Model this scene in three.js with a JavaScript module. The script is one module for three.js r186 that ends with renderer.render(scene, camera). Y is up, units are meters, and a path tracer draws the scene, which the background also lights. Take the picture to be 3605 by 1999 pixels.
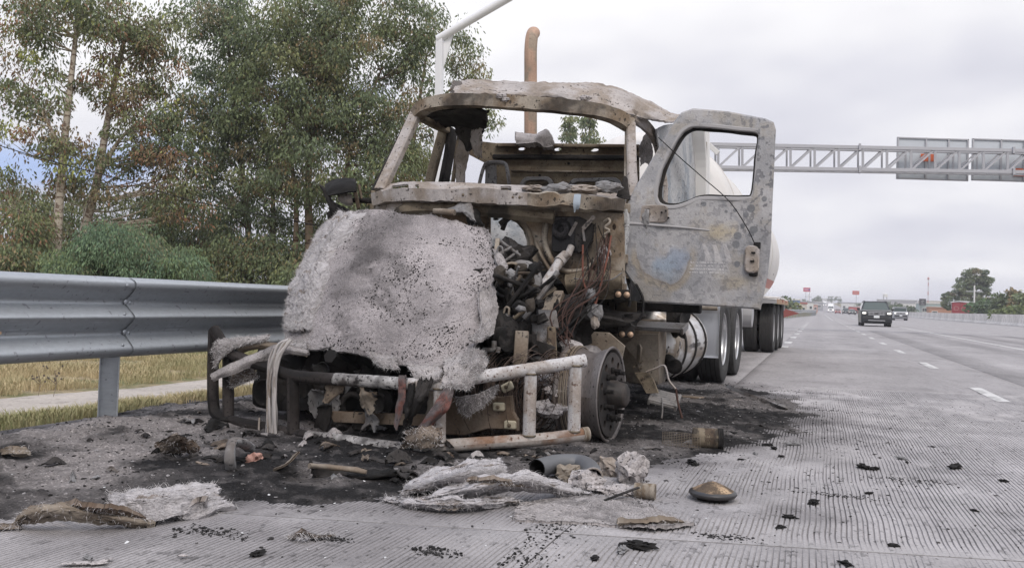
import * as THREE from 'three';
import { RoundedBoxGeometry } from 'three/addons/geometries/RoundedBoxGeometry.js';
import { TessellateModifier } from 'three/addons/modifiers/TessellateModifier.js';
import { mergeGeometries } from 'three/addons/utils/BufferGeometryUtils.js';

// ---------------------------------------------------------------- camera, sky, sun, exposure
const scene = new THREE.Scene();
const camera = new THREE.PerspectiveCamera(36.85, 1024 / 567, 0.05, 4000);
camera.position.set(0, 0.86, 0);
camera.rotation.order = 'YXZ';
camera.rotation.set(THREE.MathUtils.degToRad(1.27), THREE.MathUtils.degToRad(19.83), THREE.MathUtils.degToRad(1.8));
const renderer = new THREE.WebGLRenderer({ antialias: true });
renderer.toneMapping = THREE.LinearToneMapping;
renderer.toneMappingExposure = 1.14;
renderer.shadowMap.enabled = true;

// seeded random numbers and noise
function RNG(seed) { let a = seed >>> 0; return () => { a = (a + 0x6D2B79F5) >>> 0; let t = a; t = Math.imul(t ^ (t >>> 15), t | 1); t ^= t + Math.imul(t ^ (t >>> 7), t | 61); return ((t ^ (t >>> 14)) >>> 0) / 4294967296; }; }
let rnd = RNG(7);
const R = (a, b) => a + (b - a) * rnd();
const clamp = (x, a = 0, b = 1) => x < a ? a : x > b ? b : x;
const mix = (a, b, t) => a + (b - a) * t;
const smooth = (a, b, x) => { const t = clamp((x - a) / (b - a)); return t * t * (3 - 2 * t); };
function hash3(x, y, z) { let n = Math.imul(x, 374761393) + Math.imul(y, 668265263) + Math.imul(z, 1274126177); n = Math.imul(n ^ (n >>> 13), 1103515245); n = Math.imul(n ^ (n >>> 15), 2246822519); return ((n ^ (n >>> 16)) >>> 0) / 4294967296; }
const PT = new Uint8Array(512), VT = new Float32Array(256), TT = new Float32Array(1 << 20);
{ const r = RNG(99), p = []; for (let i = 0; i < 256; i++) { p.push(i); VT[i] = r(); } for (let i = 255; i > 0; i--) { const j = Math.floor(r() * (i + 1)); [p[i], p[j]] = [p[j], p[i]]; } for (let i = 0; i < 512; i++) PT[i] = p[i & 255]; for (let i = 0; i < TT.length; i++) TT[i] = r(); }
function vn(x, y, z = 0) {
  const ix = Math.floor(x), iy = Math.floor(y), iz = Math.floor(z); let fx = x - ix, fy = y - iy, fz = z - iz;
  fx = fx * fx * (3 - 2 * fx); fy = fy * fy * (3 - 2 * fy); fz = fz * fz * (3 - 2 * fz);
  const X = ix & 255, Y = iy & 255, Z = iz & 255, A = PT[X] + Y, B = PT[X + 1 & 255] + Y, a = PT[A] + Z, b = PT[A + 1] + Z, c = PT[B] + Z, d = PT[B + 1] + Z;
  const v = (k) => VT[PT[k & 511]];
  const p0 = v(a), p1 = v(a + 1), q0 = v(c), q1 = v(c + 1), r0 = v(b), r1 = v(b + 1), s0 = v(d), s1 = v(d + 1);
  const l0 = p0 + (q0 - p0) * fx, l1 = p1 + (q1 - p1) * fx, m0 = r0 + (s0 - r0) * fx, m1 = r1 + (s1 - r1) * fx, e = l0 + (m0 - l0) * fy, f = l1 + (m1 - l1) * fy;
  return e + (f - e) * fz;
}
function fbm(x, y, z = 0, o = 4) { let s = 0, a = 0.5, t = 0; for (let i = 0; i < o; i++) { s += a * vn(x, y, z + i * 17.3); t += a; a *= 0.5; x *= 2.03; y *= 2.03; z *= 2.03; } return s / t; }
// noise that tiles with period p in x and q in y
function tv(x, y, p, q, s = 0) {
  const ix = Math.floor(x), iy = Math.floor(y); let fx = x - ix, fy = y - iy; fx = fx * fx * (3 - 2 * fx); fy = fy * fy * (3 - 2 * fy);
  const x0 = ((ix % p) + p) % p, y0 = ((iy % q) + q) % q, x1 = x0 + 1 === p ? 0 : x0 + 1, y1 = y0 + 1 === q ? 0 : y0 + 1, k = s * 7919, r0 = (y0 * 1021 + k), r1 = (y1 * 1021 + k), m = 1048575;
  const a = TT[r0 + x0 & m], b = TT[r0 + x1 & m], c = TT[r1 + x0 & m], d = TT[r1 + x1 & m], e = a + (b - a) * fx, f = c + (d - c) * fx; return e + (f - e) * fy;
}
function tf(u, v, p, q, o = 4, s = 0) { let r = 0, a = 0.5, t = 0; for (let i = 0; i < o; i++) { r += a * tv(u * p, v * q, p, q, s + i); t += a; a *= 0.55; p *= 2; q *= 2; } return r / t; }

// the overcast sky: bright broken cloud with a few blue gaps
{
  const w = 1024, h = 512, d = new Float32Array(w * h * 4);
  for (let j = 0; j < h; j++) for (let i = 0; i < w; i++) {
    const el = ((j + 0.5) / h - 0.5) * Math.PI, az = ((i + 0.5) / w - 0.5) * 2 * Math.PI;
    const x = Math.cos(el) * Math.cos(az), y = Math.sin(el), z = Math.cos(el) * Math.sin(az);
    const k = (j * w + i) * 4; let r, g, b;
    if (y < 0) { r = 0.3; g = 0.29; b = 0.29; }
    else {
      const q = 1 / (y + 0.12), cx = x * q, cz = z * q;
      const big = fbm(cx * 0.9 + 3.1, cz * 0.9 + 8.2, 1, 5), fine = fbm(cx * 2.6, cz * 2.6 + 5, 4, 4);
      let L = (0.645 + 0.70 * y + 0.12 * smooth(0.10, 0.30, y)) * (1 + 0.75 * (big - 0.5) + 0.26 * (fine - 0.5));
      const dull = 0.5 + 0.5 * Math.sin(y * 70 + 3 * fbm(az * 3, y * 8, 2, 3));          // long low cloud bands
      L -= 0.05 * dull * (1 - smooth(0.1, 0.35, y));
      L += 0.1 * (1 - smooth(0.02, 0.07, y));
      const grey = smooth(0.9, 0.6, L); r = L * mix(1.0, 0.965, grey); g = L * mix(0.995, 0.97, grey); b = L * mix(1.025, 1.085, grey);
      const gap = smooth(0.60, 0.72, fbm(cx * 0.75 + 40.3, cz * 0.75 + 11, 9, 4)) * smooth(0.05, 0.12, y);
      r = mix(r, 0.30, gap * 0.75); g = mix(g, 0.45, gap * 0.75); b = mix(b, 0.80, gap * 0.75);
    }
    d[k] = r; d[k + 1] = g; d[k + 2] = b; d[k + 3] = 1;
  }
  const t = new THREE.DataTexture(d, w, h, THREE.RGBAFormat, THREE.FloatType);
  t.mapping = THREE.EquirectangularReflectionMapping; t.magFilter = t.minFilter = THREE.LinearFilter; t.needsUpdate = true;
  scene.background = t; scene.environment = t;
}
const sun = new THREE.DirectionalLight(0xfff5ec, 1.25);
sun.position.set(14, 42, 24); sun.target.position.set(-2, 0, -7);
sun.castShadow = true; sun.shadow.radius = 30; sun.shadow.mapSize.set(2048, 2048);
Object.assign(sun.shadow.camera, { left: -30, right: 30, top: 30, bottom: -30, near: 1, far: 140 });
scene.add(sun, sun.target);

// ---------------------------------------------------------------- helpers
const used = new Map();
function numbered(n) { const k = used.get(n) || 0; used.set(n, k + 1); return k ? n + '_' + String(k).padStart(3, '0') : n; }
function part(name, geo, m, parent) { const o = new THREE.Mesh(geo, m); o.name = name; o.castShadow = o.receiveShadow = true; parent.add(o); return o; }
function tag(o, label, category, group, kind) { if (label) o.userData.label = label; if (category) o.userData.category = category; if (group) o.userData.group = group; if (kind) o.userData.kind = kind; return o; }
function thing(name, label, category, pos = [0, 0, 0], turn = 0, group) { const o = new THREE.Group(); o.name = numbered(name); o.position.set(...pos); o.rotation.y = turn; scene.add(o); return tag(o, label, category, group); }
function single(name, geo, m, label, category, group, pos) { const o = part(numbered(name), geo, m, scene); if (pos) o.position.set(...pos); return tag(o, label, category, group); }
function struct(name, geo, m, label) { const o = part(numbered(name), geo, m, scene); o.userData.kind = 'structure'; if (label) o.userData.label = label; return o; }
function stuff(name, obj, label, category, parent = scene) { obj.name = parent === scene ? numbered(name) : name; obj.castShadow = obj.receiveShadow = true; obj.userData.kind = 'stuff'; if (label) obj.userData.label = label; if (category) obj.userData.category = category; parent.add(obj); return obj; }
const V = (a) => a.isVector3 ? a : new THREE.Vector3(a[0], a[1], a[2]);
function clean(g) { const o = g.index ? g.toNonIndexed() : g.clone(); for (const k of Object.keys(o.attributes)) if (!['position', 'normal', 'uv'].includes(k)) o.deleteAttribute(k); if (!o.attributes.uv) o.setAttribute('uv', new THREE.Float32BufferAttribute(new Float32Array(o.attributes.position.count * 2), 2)); if (!o.attributes.normal) o.computeVertexNormals(); return o; }
const merge = (list) => mergeGeometries(list.map(clean));
// texture coordinates in metres, from the side each face looks to
function boxUV(g, ox = 0, oy = 0) {
  g = g.index ? g.toNonIndexed() : g; const p = g.attributes.position, n = p.count, uv = new Float32Array(n * 2), a = new THREE.Vector3(), b = new THREE.Vector3(), c = new THREE.Vector3();
  for (let i = 0; i < n; i += 3) {
    a.fromBufferAttribute(p, i); b.fromBufferAttribute(p, i + 1); c.fromBufferAttribute(p, i + 2); b.sub(a); c.sub(a); b.cross(c);
    const X = Math.abs(b.x), Y = Math.abs(b.y), Z = Math.abs(b.z);
    for (let k = 0; k < 3; k++) { const x = p.getX(i + k), y = p.getY(i + k), z = p.getZ(i + k); uv[(i + k) * 2] = (X > Y && X > Z ? z : x) + ox; uv[(i + k) * 2 + 1] = (Y >= X && Y >= Z ? z : y) + oy; }
  }
  g.setAttribute('uv', new THREE.BufferAttribute(uv, 2)); return g;
}
const box = (w, h, d, x = 0, y = 0, z = 0, r = 0.006) => { const g = r > 0 ? new RoundedBoxGeometry(w, h, d, 1, Math.min(r, w / 2.1, h / 2.1, d / 2.1)) : new THREE.BoxGeometry(w, h, d); g.translate(x, y, z); return g; };
function turn(g, rx = 0, ry = 0, rz = 0, p = [0, 0, 0]) { g.applyMatrix4(new THREE.Matrix4().makeRotationFromEuler(new THREE.Euler(rx, ry, rz)).setPosition(p[0], p[1], p[2])); return g; }
function rod(a, b, r, r2 = r, seg = 10, caps = true) { a = V(a); b = V(b); const d = b.clone().sub(a), g = new THREE.CylinderGeometry(r2, r, d.length(), seg, 1, !caps); g.translate(0, d.length() / 2, 0); g.applyQuaternion(new THREE.Quaternion().setFromUnitVectors(new THREE.Vector3(0, 1, 0), d.normalize())); g.translate(a.x, a.y, a.z); return g; }
function beam(a, b, w, h, r = 0.004, roll = 0) { a = V(a); b = V(b); const d = b.clone().sub(a), L = d.length(), g = r > 0 ? new RoundedBoxGeometry(w, h, L, 1, Math.min(r, w / 2.1, h / 2.1)) : new THREE.BoxGeometry(w, h, L); g.rotateZ(roll); const m = new THREE.Matrix4().lookAt(b, a, Math.abs(d.y / L) > 0.98 ? new THREE.Vector3(0, 0, 1) : new THREE.Vector3(0, 1, 0)); m.setPosition(a.add(b).multiplyScalar(0.5)); g.applyMatrix4(m); return g; }
// a pipe of round section along a smooth (or straight-sided) line, capped, with an optional taper and dents
function tube(pts, r, { seg = 0, rad = 10, closed = false, tension = 0.5, taper, poly = false, dent = 0, cap = true } = {}) {
  const P = pts.map(V); let C;
  if (poly) { C = new THREE.CurvePath(); for (let i = 0; i + 1 < P.length; i++) C.add(new THREE.LineCurve3(P[i], P[i + 1])); }
  else C = new THREE.CatmullRomCurve3(P, closed, 'catmullrom', tension);
  seg = seg || (P.length - 1) * 6;
  const g = new THREE.TubeGeometry(C, seg, 1, rad, closed), p = g.attributes.position;
  for (let i = 0; i <= seg; i++) {
    const c = C.getPointAt(i / seg), t = i / seg, rr = taper ? taper(t) * r : r;
    for (let j = 0; j <= rad; j++) { const k = i * (rad + 1) + j, dx = p.getX(k) - c.x, dy = p.getY(k) - c.y, dz = p.getZ(k) - c.z, w = rr * (1 + (dent ? dent * (vn(c.x * 18 + dx * 2, c.y * 18 + dy * 2, c.z * 18 + dz * 2) - 0.5) * 2 : 0)); p.setXYZ(k, c.x + dx * w, c.y + dy * w, c.z + dz * w); }
  }
  g.computeVertexNormals();
  const L = C.getLength(), uv = g.attributes.uv; for (let i = 0; i < uv.count; i++) uv.setXY(i, uv.getX(i) * L, uv.getY(i) * 6.283 * r);
  if (closed || !cap) return g;
  const ends = [];
  for (const e of [0, seg]) { const c = C.getPointAt(e / seg), q = []; for (let j = 0; j < rad; j++) { const k = e * (rad + 1) + j, l = k + 1; const A = [p.getX(k), p.getY(k), p.getZ(k)], B = [p.getX(l), p.getY(l), p.getZ(l)]; if (e) q.push(c.x, c.y, c.z, ...A, ...B); else q.push(c.x, c.y, c.z, ...B, ...A); } const eg = new THREE.BufferGeometry(); eg.setAttribute('position', new THREE.Float32BufferAttribute(q, 3)); eg.computeVertexNormals(); ends.push(eg); }
  return merge([g, ...ends]);
}
// a flat plate cut to an outline (x, y), with holes, laid at depth z
function plate(outline, t, { holes = [], z = 0, bevel = 0.003, seg = 6 } = {}) {
  const s = new THREE.Shape(outline.map((p) => new THREE.Vector2(p[0], p[1])));
  for (const h of holes) s.holes.push(Array.isArray(h) ? new THREE.Path(h.map((p) => new THREE.Vector2(p[0], p[1]))) : h);
  const g = new THREE.ExtrudeGeometry(s, { depth: t, bevelEnabled: bevel > 0, bevelThickness: bevel, bevelSize: bevel, bevelSegments: 1, curveSegments: seg, steps: 1 }); g.translate(0, 0, z - t / 2); return g;
}
const oval = (x, y, rx, ry, n = 14) => { const a = []; for (let i = 0; i < n; i++) { const t = -i / n * Math.PI * 2; a.push([x + Math.cos(t) * rx, y + Math.sin(t) * ry]); } return a; };
const rrect = (x0, y0, x1, y1, r, n = 4, rev = false) => { const a = []; for (const [cx, cy, s] of [[x1 - r, y1 - r, 0], [x0 + r, y1 - r, 1], [x0 + r, y0 + r, 2], [x1 - r, y0 + r, 3]]) for (let i = 0; i <= n; i++) { const t = (s + i / n) * Math.PI / 2; a.push([cx + Math.cos(t) * r, cy + Math.sin(t) * r]); } return rev ? a.reverse() : a; };
const cr = (a, b, c, d, t) => 0.5 * (2 * b + (c - a) * t + (2 * a - 5 * b + 4 * c - d) * t * t + (3 * b - a - 3 * c + d) * t * t * t);
// a smooth sheet through a net of points, with real thickness, crumples and torn edges
function sheet(net, { nu = 40, nv = 40, thick = 0.012, bump = 0.01, freq = 9, ragged = 0.0, raggedFreq = 14, seed = 1, fine = 0, sides = 15, hole, extra } = {}) {
  const rows = net.length, cols = net[0].length, at = (i, j) => net[clamp(i, 0, rows - 1)][clamp(j, 0, cols - 1)];
  const S = (u, v) => { u = clamp(u, 0, 1); v = clamp(v, 0, 1); const x = u * (cols - 1), y = v * (rows - 1), j = Math.min(Math.floor(x), cols - 2), i = Math.min(Math.floor(y), rows - 2), fx = x - j, fy = y - i, o = []; for (let k = 0; k < 3; k++) { const c = []; for (let a = -1; a < 3; a++) c.push(cr(at(i + a, j - 1)[k], at(i + a, j)[k], at(i + a, j + 1)[k], at(i + a, j + 2)[k], fx)); o.push(cr(c[0], c[1], c[2], c[3], fy)); } return new THREE.Vector3(...o); };
  const top = [], N = [], W = nu + 1, H = nv + 1;
  for (let j = 0; j < H; j++) for (let i = 0; i < W; i++) {
    let u = i / nu, v = j / nv; const q = (s) => ragged * (fbm(s * raggedFreq, seed * 7.7, seed, 3) - 0.25) * 1.6;
    const l = sides & 1 ? q(v + 10) : 0, r = sides & 2 ? q(v + 20) : 0, t = sides & 4 ? q(u + 30) : 0, b = sides & 8 ? q(u + 40) : 0;
    u = clamp(mix(Math.max(l, 0), 1 - Math.max(r, 0), u), 0, 1); v = clamp(mix(Math.max(t, 0), 1 - Math.max(b, 0), v), 0, 1);
    const p = S(u, v), e = 0.01, nrm = S(Math.min(u + e, 1), v).sub(S(Math.max(u - e, 0), v)).cross(S(u, Math.min(v + e, 1)).sub(S(u, Math.max(v - e, 0)))).normalize().negate();
    const amp = bump * (fbm(p.x * freq + seed, p.y * freq, p.z * freq, 4) - 0.5) * 2 + (fine ? fine * (vn(p.x * 90, p.y * 90, p.z * 90 + seed) - 0.5) * 2 : 0) + (extra ? extra(u, v, p) : 0);
    top.push(p.addScaledVector(nrm, amp)); N.push(nrm);
  }
  const pos = [], uv = [], idx = [], n = W * H;
  for (const s of [0, 1]) for (let k = 0; k < n; k++) { const p = top[k].clone().addScaledVector(N[k], s ? -thick * (0.6 + 0.8 * vn(top[k].x * 30, top[k].y * 30, top[k].z * 30)) : 0); pos.push(p.x, p.y, p.z); const i = k % W, j = (k / W) | 0; uv.push(i / nu * 1, j / nv * 1); }
  const cut = new Set();
  for (let j = 0; j < nv; j++) for (let i = 0; i < nu; i++) { if (hole && hole((i + 0.5) / nu, (j + 0.5) / nv)) { cut.add(j * nu + i); continue; } const a = j * W + i, b = a + 1, c = a + W, d = c + 1; idx.push(a, b, c, b, d, c, a + n, c + n, b + n, b + n, c + n, d + n); }
  const wall = (a, b) => idx.push(a, a + n, b, b, a + n, b + n);
  for (let j = 0; j < nv; j++) for (let i = 0; i < nu; i++) { if (cut.has(j * nu + i)) continue; const a = j * W + i, gone = (x, y) => x < 0 || y < 0 || x >= nu || y >= nv || cut.has(y * nu + x); if (gone(i, j - 1)) wall(a + 1, a); if (gone(i, j + 1)) wall(a + W, a + W + 1); if (gone(i - 1, j)) wall(a, a + W); if (gone(i + 1, j)) wall(a + W + 1, a + 1); }
  const g = new THREE.BufferGeometry(); g.setAttribute('position', new THREE.Float32BufferAttribute(pos, 3)); g.setIndex(idx); g.computeVertexNormals();
  // texture coordinates in metres along the net
  const lu = S(0, 0.5).distanceTo(S(0.5, 0.5)) + S(0.5, 0.5).distanceTo(S(1, 0.5)), lv = S(0.5, 0).distanceTo(S(0.5, 0.5)) + S(0.5, 0.5).distanceTo(S(0.5, 1));
  g.setAttribute('uv', new THREE.Float32BufferAttribute(uv.map((q, k) => q * (k % 2 ? lv : lu) + seed * 0.37), 2)); g.userData.top = top; g.userData.N = N; g.userData.W = W; return g;
}
// thin curved hairs standing on a list of points
function hairs(list, { len = [0.02, 0.05], w = 0.0012, droop = 0.5, seed = 3 } = {}) {
  const r = RNG(seed), pos = [], d = new THREE.Vector3(), s = new THREE.Vector3();
  for (const [p, n] of list) {
    const L = mix(len[0], len[1], r()); d.copy(n).multiplyScalar(0.6).add(s.set(r() - 0.5, r() - 0.5, r() - 0.5).multiplyScalar(1.7)).normalize();
    s.set(r() - 0.5, r() - 0.5, r() - 0.5).cross(d).normalize().multiplyScalar(w);
    let a = p.clone(); const k = 3;
    for (let i = 0; i < k; i++) { const b = a.clone().addScaledVector(d, L / k); d.y -= droop * 0.35; d.x += (r() - 0.5) * 0.7; d.z += (r() - 0.5) * 0.7; d.normalize(); const t0 = 1 - i / k, t1 = 1 - (i + 1) / k; const A = a.clone().addScaledVector(s, t0), B = a.clone().addScaledVector(s, -t0), Cc = b.clone().addScaledVector(s, t1), D = b.clone().addScaledVector(s, -t1); pos.push(A.x, A.y, A.z, B.x, B.y, B.z, Cc.x, Cc.y, Cc.z); if (i < k - 1) pos.push(B.x, B.y, B.z, D.x, D.y, D.z, Cc.x, Cc.y, Cc.z); a = b; }
  }
  const g = new THREE.BufferGeometry(); g.setAttribute('position', new THREE.Float32BufferAttribute(pos, 3)); g.computeVertexNormals(); return g;
}
// a lump: an icosahedron roughened by noise and squashed
function lump(rx, ry, rz, rough = 0.35, seed = 1, detail = 2, f = 2.2) { const g = new THREE.IcosahedronGeometry(1, detail), p = g.attributes.position; for (let i = 0; i < p.count; i++) { const x = p.getX(i), y = p.getY(i), z = p.getZ(i), k = 1 + rough * (fbm(x * f + seed * 3.3, y * f + seed, z * f, 3) - 0.5) * 2; p.setXYZ(i, x * k * rx, y * k * ry, z * k * rz); } g.computeVertexNormals(); return boxUV(g); }
function crumple(g, amp, f, seed = 0) { const p = g.attributes.position; for (let i = 0; i < p.count; i++) { const x = p.getX(i), y = p.getY(i), z = p.getZ(i); p.setXYZ(i, x + amp * (fbm(x * f + seed, y * f, z * f, 2) - 0.5) * 2, y + amp * (fbm(x * f, y * f + 9 + seed, z * f, 2) - 0.5) * 2, z + amp * (fbm(x * f, y * f, z * f + 17 + seed, 2) - 0.5) * 2); } g.computeVertexNormals(); return g; }

// ---------------------------------------------------------------- materials
const enc = (c) => { c = clamp(c); return Math.round(255 * (c <= 0.0031308 ? 12.92 * c : 1.055 * Math.pow(c, 1 / 2.4) - 0.055)); };
function tex(w, h, fn, tile = [1, 1]) {
  const c = new Uint8Array(w * h * 4), b = new Uint8Array(w * h * 4);
  for (let j = 0; j < h; j++) for (let i = 0; i < w; i++) { const q = fn((i + 0.5) / w, (j + 0.5) / h), k = (j * w + i) * 4; c[k] = enc(q[0]); c[k + 1] = enc(q[1]); c[k + 2] = enc(q[2]); c[k + 3] = 255; b[k] = b[k + 1] = b[k + 2] = Math.round(255 * clamp(q[3] ?? 0.5)); b[k + 3] = 255; }
  const mk = (d, s) => { const t = new THREE.DataTexture(d, w, h); t.wrapS = t.wrapT = THREE.RepeatWrapping; t.magFilter = THREE.LinearFilter; t.minFilter = THREE.LinearMipmapLinearFilter; t.generateMipmaps = true; if (s) t.colorSpace = THREE.SRGBColorSpace; t.repeat.set(1 / tile[0], 1 / tile[1]); t.needsUpdate = true; return t; };
  return { map: mk(c, true), bumpMap: mk(b, false) };
}
const std = (o, t, bump = 0.003) => { const m = new THREE.MeshPhysicalMaterial({ specularIntensity: (o.roughness ?? 0.9) > 0.65 ? 0.35 : 1, roughness: 0.9, metalness: 0, side: THREE.DoubleSide, ...(t ? { map: t.map, bumpMap: t.bumpMap, bumpScale: bump } : {}), ...o }); if (Array.isArray(o.color)) m.color.setRGB(...o.color); return m; };
const col = (r, g, b) => new THREE.Color().setRGB(r, g, b);
const lerp3 = (a, b, t) => [mix(a[0], b[0], t), mix(a[1], b[1], t), mix(a[2], b[2], t)];
// burnt metal: ash film, heat stains, soot freckles; the colours differ from sheet to sheet
function burntTex(seed, ash, stain, soot, { stainAt = 0.5, freckle = 0.62, sootAt = 0.62, size = 512, tile = 0.9 } = {}) {
  return tex(size, size, (u, v) => {
    const a = tf(u, v, 4, 4, 6, seed), b = tf(u, v, 5, 5, 5, seed + 20), s = tf(u, v, 44, 44, 3, seed + 40), d = tf(u, v, 3, 3, 6, seed + 60), g = tf(u, v, 90, 90, 2, seed + 80);
    let c = lerp3(ash, stain, smooth(stainAt - 0.17, stainAt + 0.17, b));
    const k = 0.78 + 0.44 * a; c = [c[0] * k, c[1] * k, c[2] * k];
    const f = Math.max(smooth(freckle, freckle + 0.12, s * 0.75 + a * 0.25) * 0.9, smooth(sootAt - 0.06, sootAt + 0.16, d) * 0.8);
    c = lerp3(c, soot, f); const q = 0.82 + 0.36 * g; return [c[0] * q, c[1] * q, c[2] * q, 0.3 + 0.35 * a + 0.3 * g - 0.25 * f];
  }, [tile, tile]);
}
const M = {};
{
  const tAsh = burntTex(3, [0.375, 0.345, 0.33], [0.26, 0.22, 0.185], [0.05, 0.043, 0.04], { stainAt: 0.54, freckle: 0.64, sootAt: 0.68 });
  const tRust = burntTex(11, [0.31, 0.272, 0.225], [0.175, 0.132, 0.092], [0.03, 0.026, 0.024], { stainAt: 0.52, sootAt: 0.6 });
  const tWall = burntTex(17, [0.20, 0.165, 0.12], [0.085, 0.062, 0.045], [0.022, 0.02, 0.02], { stainAt: 0.5, sootAt: 0.55 });
  const tSoot = burntTex(23, [0.042, 0.038, 0.036], [0.024, 0.021, 0.019], [0.009, 0.009, 0.009], { stainAt: 0.5, sootAt: 0.5 });
  const tBar = burntTex(29, [0.46, 0.445, 0.44], [0.30, 0.26, 0.23], [0.10, 0.055, 0.038], { stainAt: 0.52, freckle: 0.62, sootAt: 0.70, tile: 0.55 });
  const tGrey = burntTex(35, [0.21, 0.205, 0.205], [0.125, 0.11, 0.1], [0.028, 0.026, 0.026], { stainAt: 0.54 });
  const tTan = burntTex(41, [0.255, 0.22, 0.18], [0.165, 0.13, 0.098], [0.04, 0.034, 0.03], { stainAt: 0.5, freckle: 0.68, sootAt: 0.7 });
  M.ash = std({ roughness: 0.92 }, tAsh, 0.004); M.rust = std({ roughness: 0.88 }, tRust, 0.004); M.wall = std({ roughness: 0.9 }, tWall, 0.004); M.soot = std({ roughness: 0.85 }, tSoot, 0.006);
  M.bar = std({ roughness: 0.75 }, tBar, 0.003); M.grey = std({ roughness: 0.8 }, tGrey, 0.004); M.tan = std({ roughness: 0.7, metalness: 0.15 }, tTan, 0.002);
  M.black = std({ color: [0.018, 0.017, 0.017], roughness: 0.8 });
  // fibre matting left of a burnt glass-fibre hood
  const tFib = tex(1024, 1024, (u, v) => {
    const a = tf(u, v, 2, 3, 5, 101), b = tf(u, v, 90, 40, 3, 131), c = tf(u, v, 40, 100, 3, 151), s = tf(u, v, 128, 110, 2, 171), e = tf(u, v, 4, 4, 4, 191), g = tf(u, v, 240, 240, 2, 211), h = tf(u, v, 9, 7, 4, 231);
    let k = 0.30 + 0.24 * (a - 0.5) + 0.05 * (b - 0.5) + 0.05 * (c - 0.5) + 0.26 * (g - 0.5) + 0.14 * (h - 0.5);
    k *= 1 - 0.38 * smooth(0.56, 0.70, e);                                    // grey smoke stains
    const f = smooth(0.67, 0.71, s * 0.66 + h * 0.34); k = mix(k, 0.05, f * 0.9); return [k * 1.06, k * 0.98, k * 0.955, clamp(0.45 + 0.25 * (b - 0.5) + 0.25 * (c - 0.5) + 0.6 * (g - 0.5) + 0.3 * (h - 0.5) - 0.35 * f)];
  }, [1.1, 1.1]);
  M.fibre = std({ roughness: 1 }, tFib, 0.005); M.scorched = std({ roughness: 1 }, burntTex(47, [0.20, 0.165, 0.135], [0.11, 0.08, 0.06], [0.03, 0.026, 0.024], { stainAt: 0.5, freckle: 0.6, sootAt: 0.6, tile: 0.6 }), 0.006);
  // burnt-out glass wool: streaky, almost white, brown where it was scorched
  const tWool = tex(1024, 512, (u, v) => {
    const a = tf(u, v, 3, 5, 5, 1101), b = tf(u, v, 14, 90, 4, 1111), g = tf(u, v, 200, 160, 2, 1121), e = tf(u, v, 5, 9, 5, 1131), s = tf(u, v, 60, 60, 3, 1141);
    const k = 0.365 + 0.22 * (a - 0.5) + 0.24 * (b - 0.5) + 0.22 * (g - 0.5); let c = [k * 1.035, k * 0.98, k * 0.985]; c = lerp3(c, [0.17, 0.135, 0.105], smooth(0.58, 0.72, e) * 0.8); c = lerp3(c, [0.035, 0.03, 0.028], smooth(0.66, 0.72, s * 0.7 + e * 0.3) * 0.9);
    return [...c, clamp(0.4 + 0.6 * (b - 0.5) + 0.5 * (g - 0.5) + 0.4 * (a - 0.5))];
  }, [1.0, 0.5]);
  M.glassWool = std({ roughness: 1 }, tWool, 0.008);
  M.hair = std({ color: [0.5, 0.48, 0.475], roughness: 1 }); M.hairDark = std({ color: [0.1, 0.085, 0.075], roughness: 1 });
  // galvanised steel
  const tGal = tex(512, 512, (u, v) => { const a = tf(u, v, 3, 20, 4, 301), b = tf(u, v, 60, 60, 2, 321), s = tf(u, v, 46, 30, 3, 341), k = 0.36 + 0.08 * (a - 0.5) + 0.06 * (b - 0.5), f = smooth(0.75, 0.79, s) * 0.5; const sc = smooth(0.6, 0.75, tf(u, v, 4, 60, 3, 361)) * smooth(0.5, 0.7, tf(u, v, 5, 5, 3, 371)); const q = k * (1 + 0.35 * sc); return [mix(q * 0.97, 0.09, f), mix(q * 1.03, 0.085, f), mix(q * 1.10, 0.085, f), 0.5 + 0.3 * (b - 0.5)]; }, [1.2, 0.6]);
  M.galv = std({ roughness: 0.42, metalness: 0.55 }, tGal, 0.0006); M.paintedSteel = std({ color: [0.34, 0.34, 0.35], roughness: 0.6 });
  M.steel = std({ color: [0.42, 0.41, 0.40], roughness: 0.35, metalness: 0.9 }); M.chrome = std({ color: [0.50, 0.50, 0.51], roughness: 0.38, metalness: 0.9 });
  M.white = std({ color: [0.68, 0.67, 0.65], roughness: 0.55 });
}

// ================================================================ the setting
const gy = (z) => { const d = -z; return d < 60 ? 0 : d < 375 ? 0.9 * smooth(40, 420, d) : 0.9 * smooth(40, 420, 375) + 9.5 * smooth(340, 900, d); };
// concrete of the road; the lengthwise tining of the near slabs is cut into their geometry
const tGroove = tex(1024, 1024, (u, v) => {
  const a = tf(u, v, 5, 7, 5, 411), g = tf(u, v, 200, 260, 2, 421), e = tf(u, v, 14, 16, 3, 441), d = tf(u, v, 60, 50, 3, 431), k = 0.33 + 0.14 * (a - 0.5) + 0.13 * (g - 0.5) + 0.06 * (e - 0.5) - 0.12 * smooth(0.66, 0.76, d);
  return [k * 1.025, k * 0.975, k * 0.975, clamp(0.6 + 0.5 * (g - 0.5))];
}, [1.4, 2.0]);
const tSmooth = tex(1024, 1024, (u, v) => {
  const a = tf(u, v, 4, 3, 5, 461), g = tf(u, v, 200, 200, 2, 471), e = tf(u, v, 30, 8, 3, 481), s = tf(u, v, 46, 46, 3, 491);
  let k = 0.295 + 0.09 * (a - 0.5) + 0.10 * (g - 0.5) + 0.05 * (e - 0.5); k = mix(k, 0.14, smooth(0.70, 0.78, s) * 0.5); return [k * 1.025, k * 0.975, k * 0.98, 0.5 + 0.4 * (g - 0.5)];
}, [3.1, 4.3]);
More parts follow.
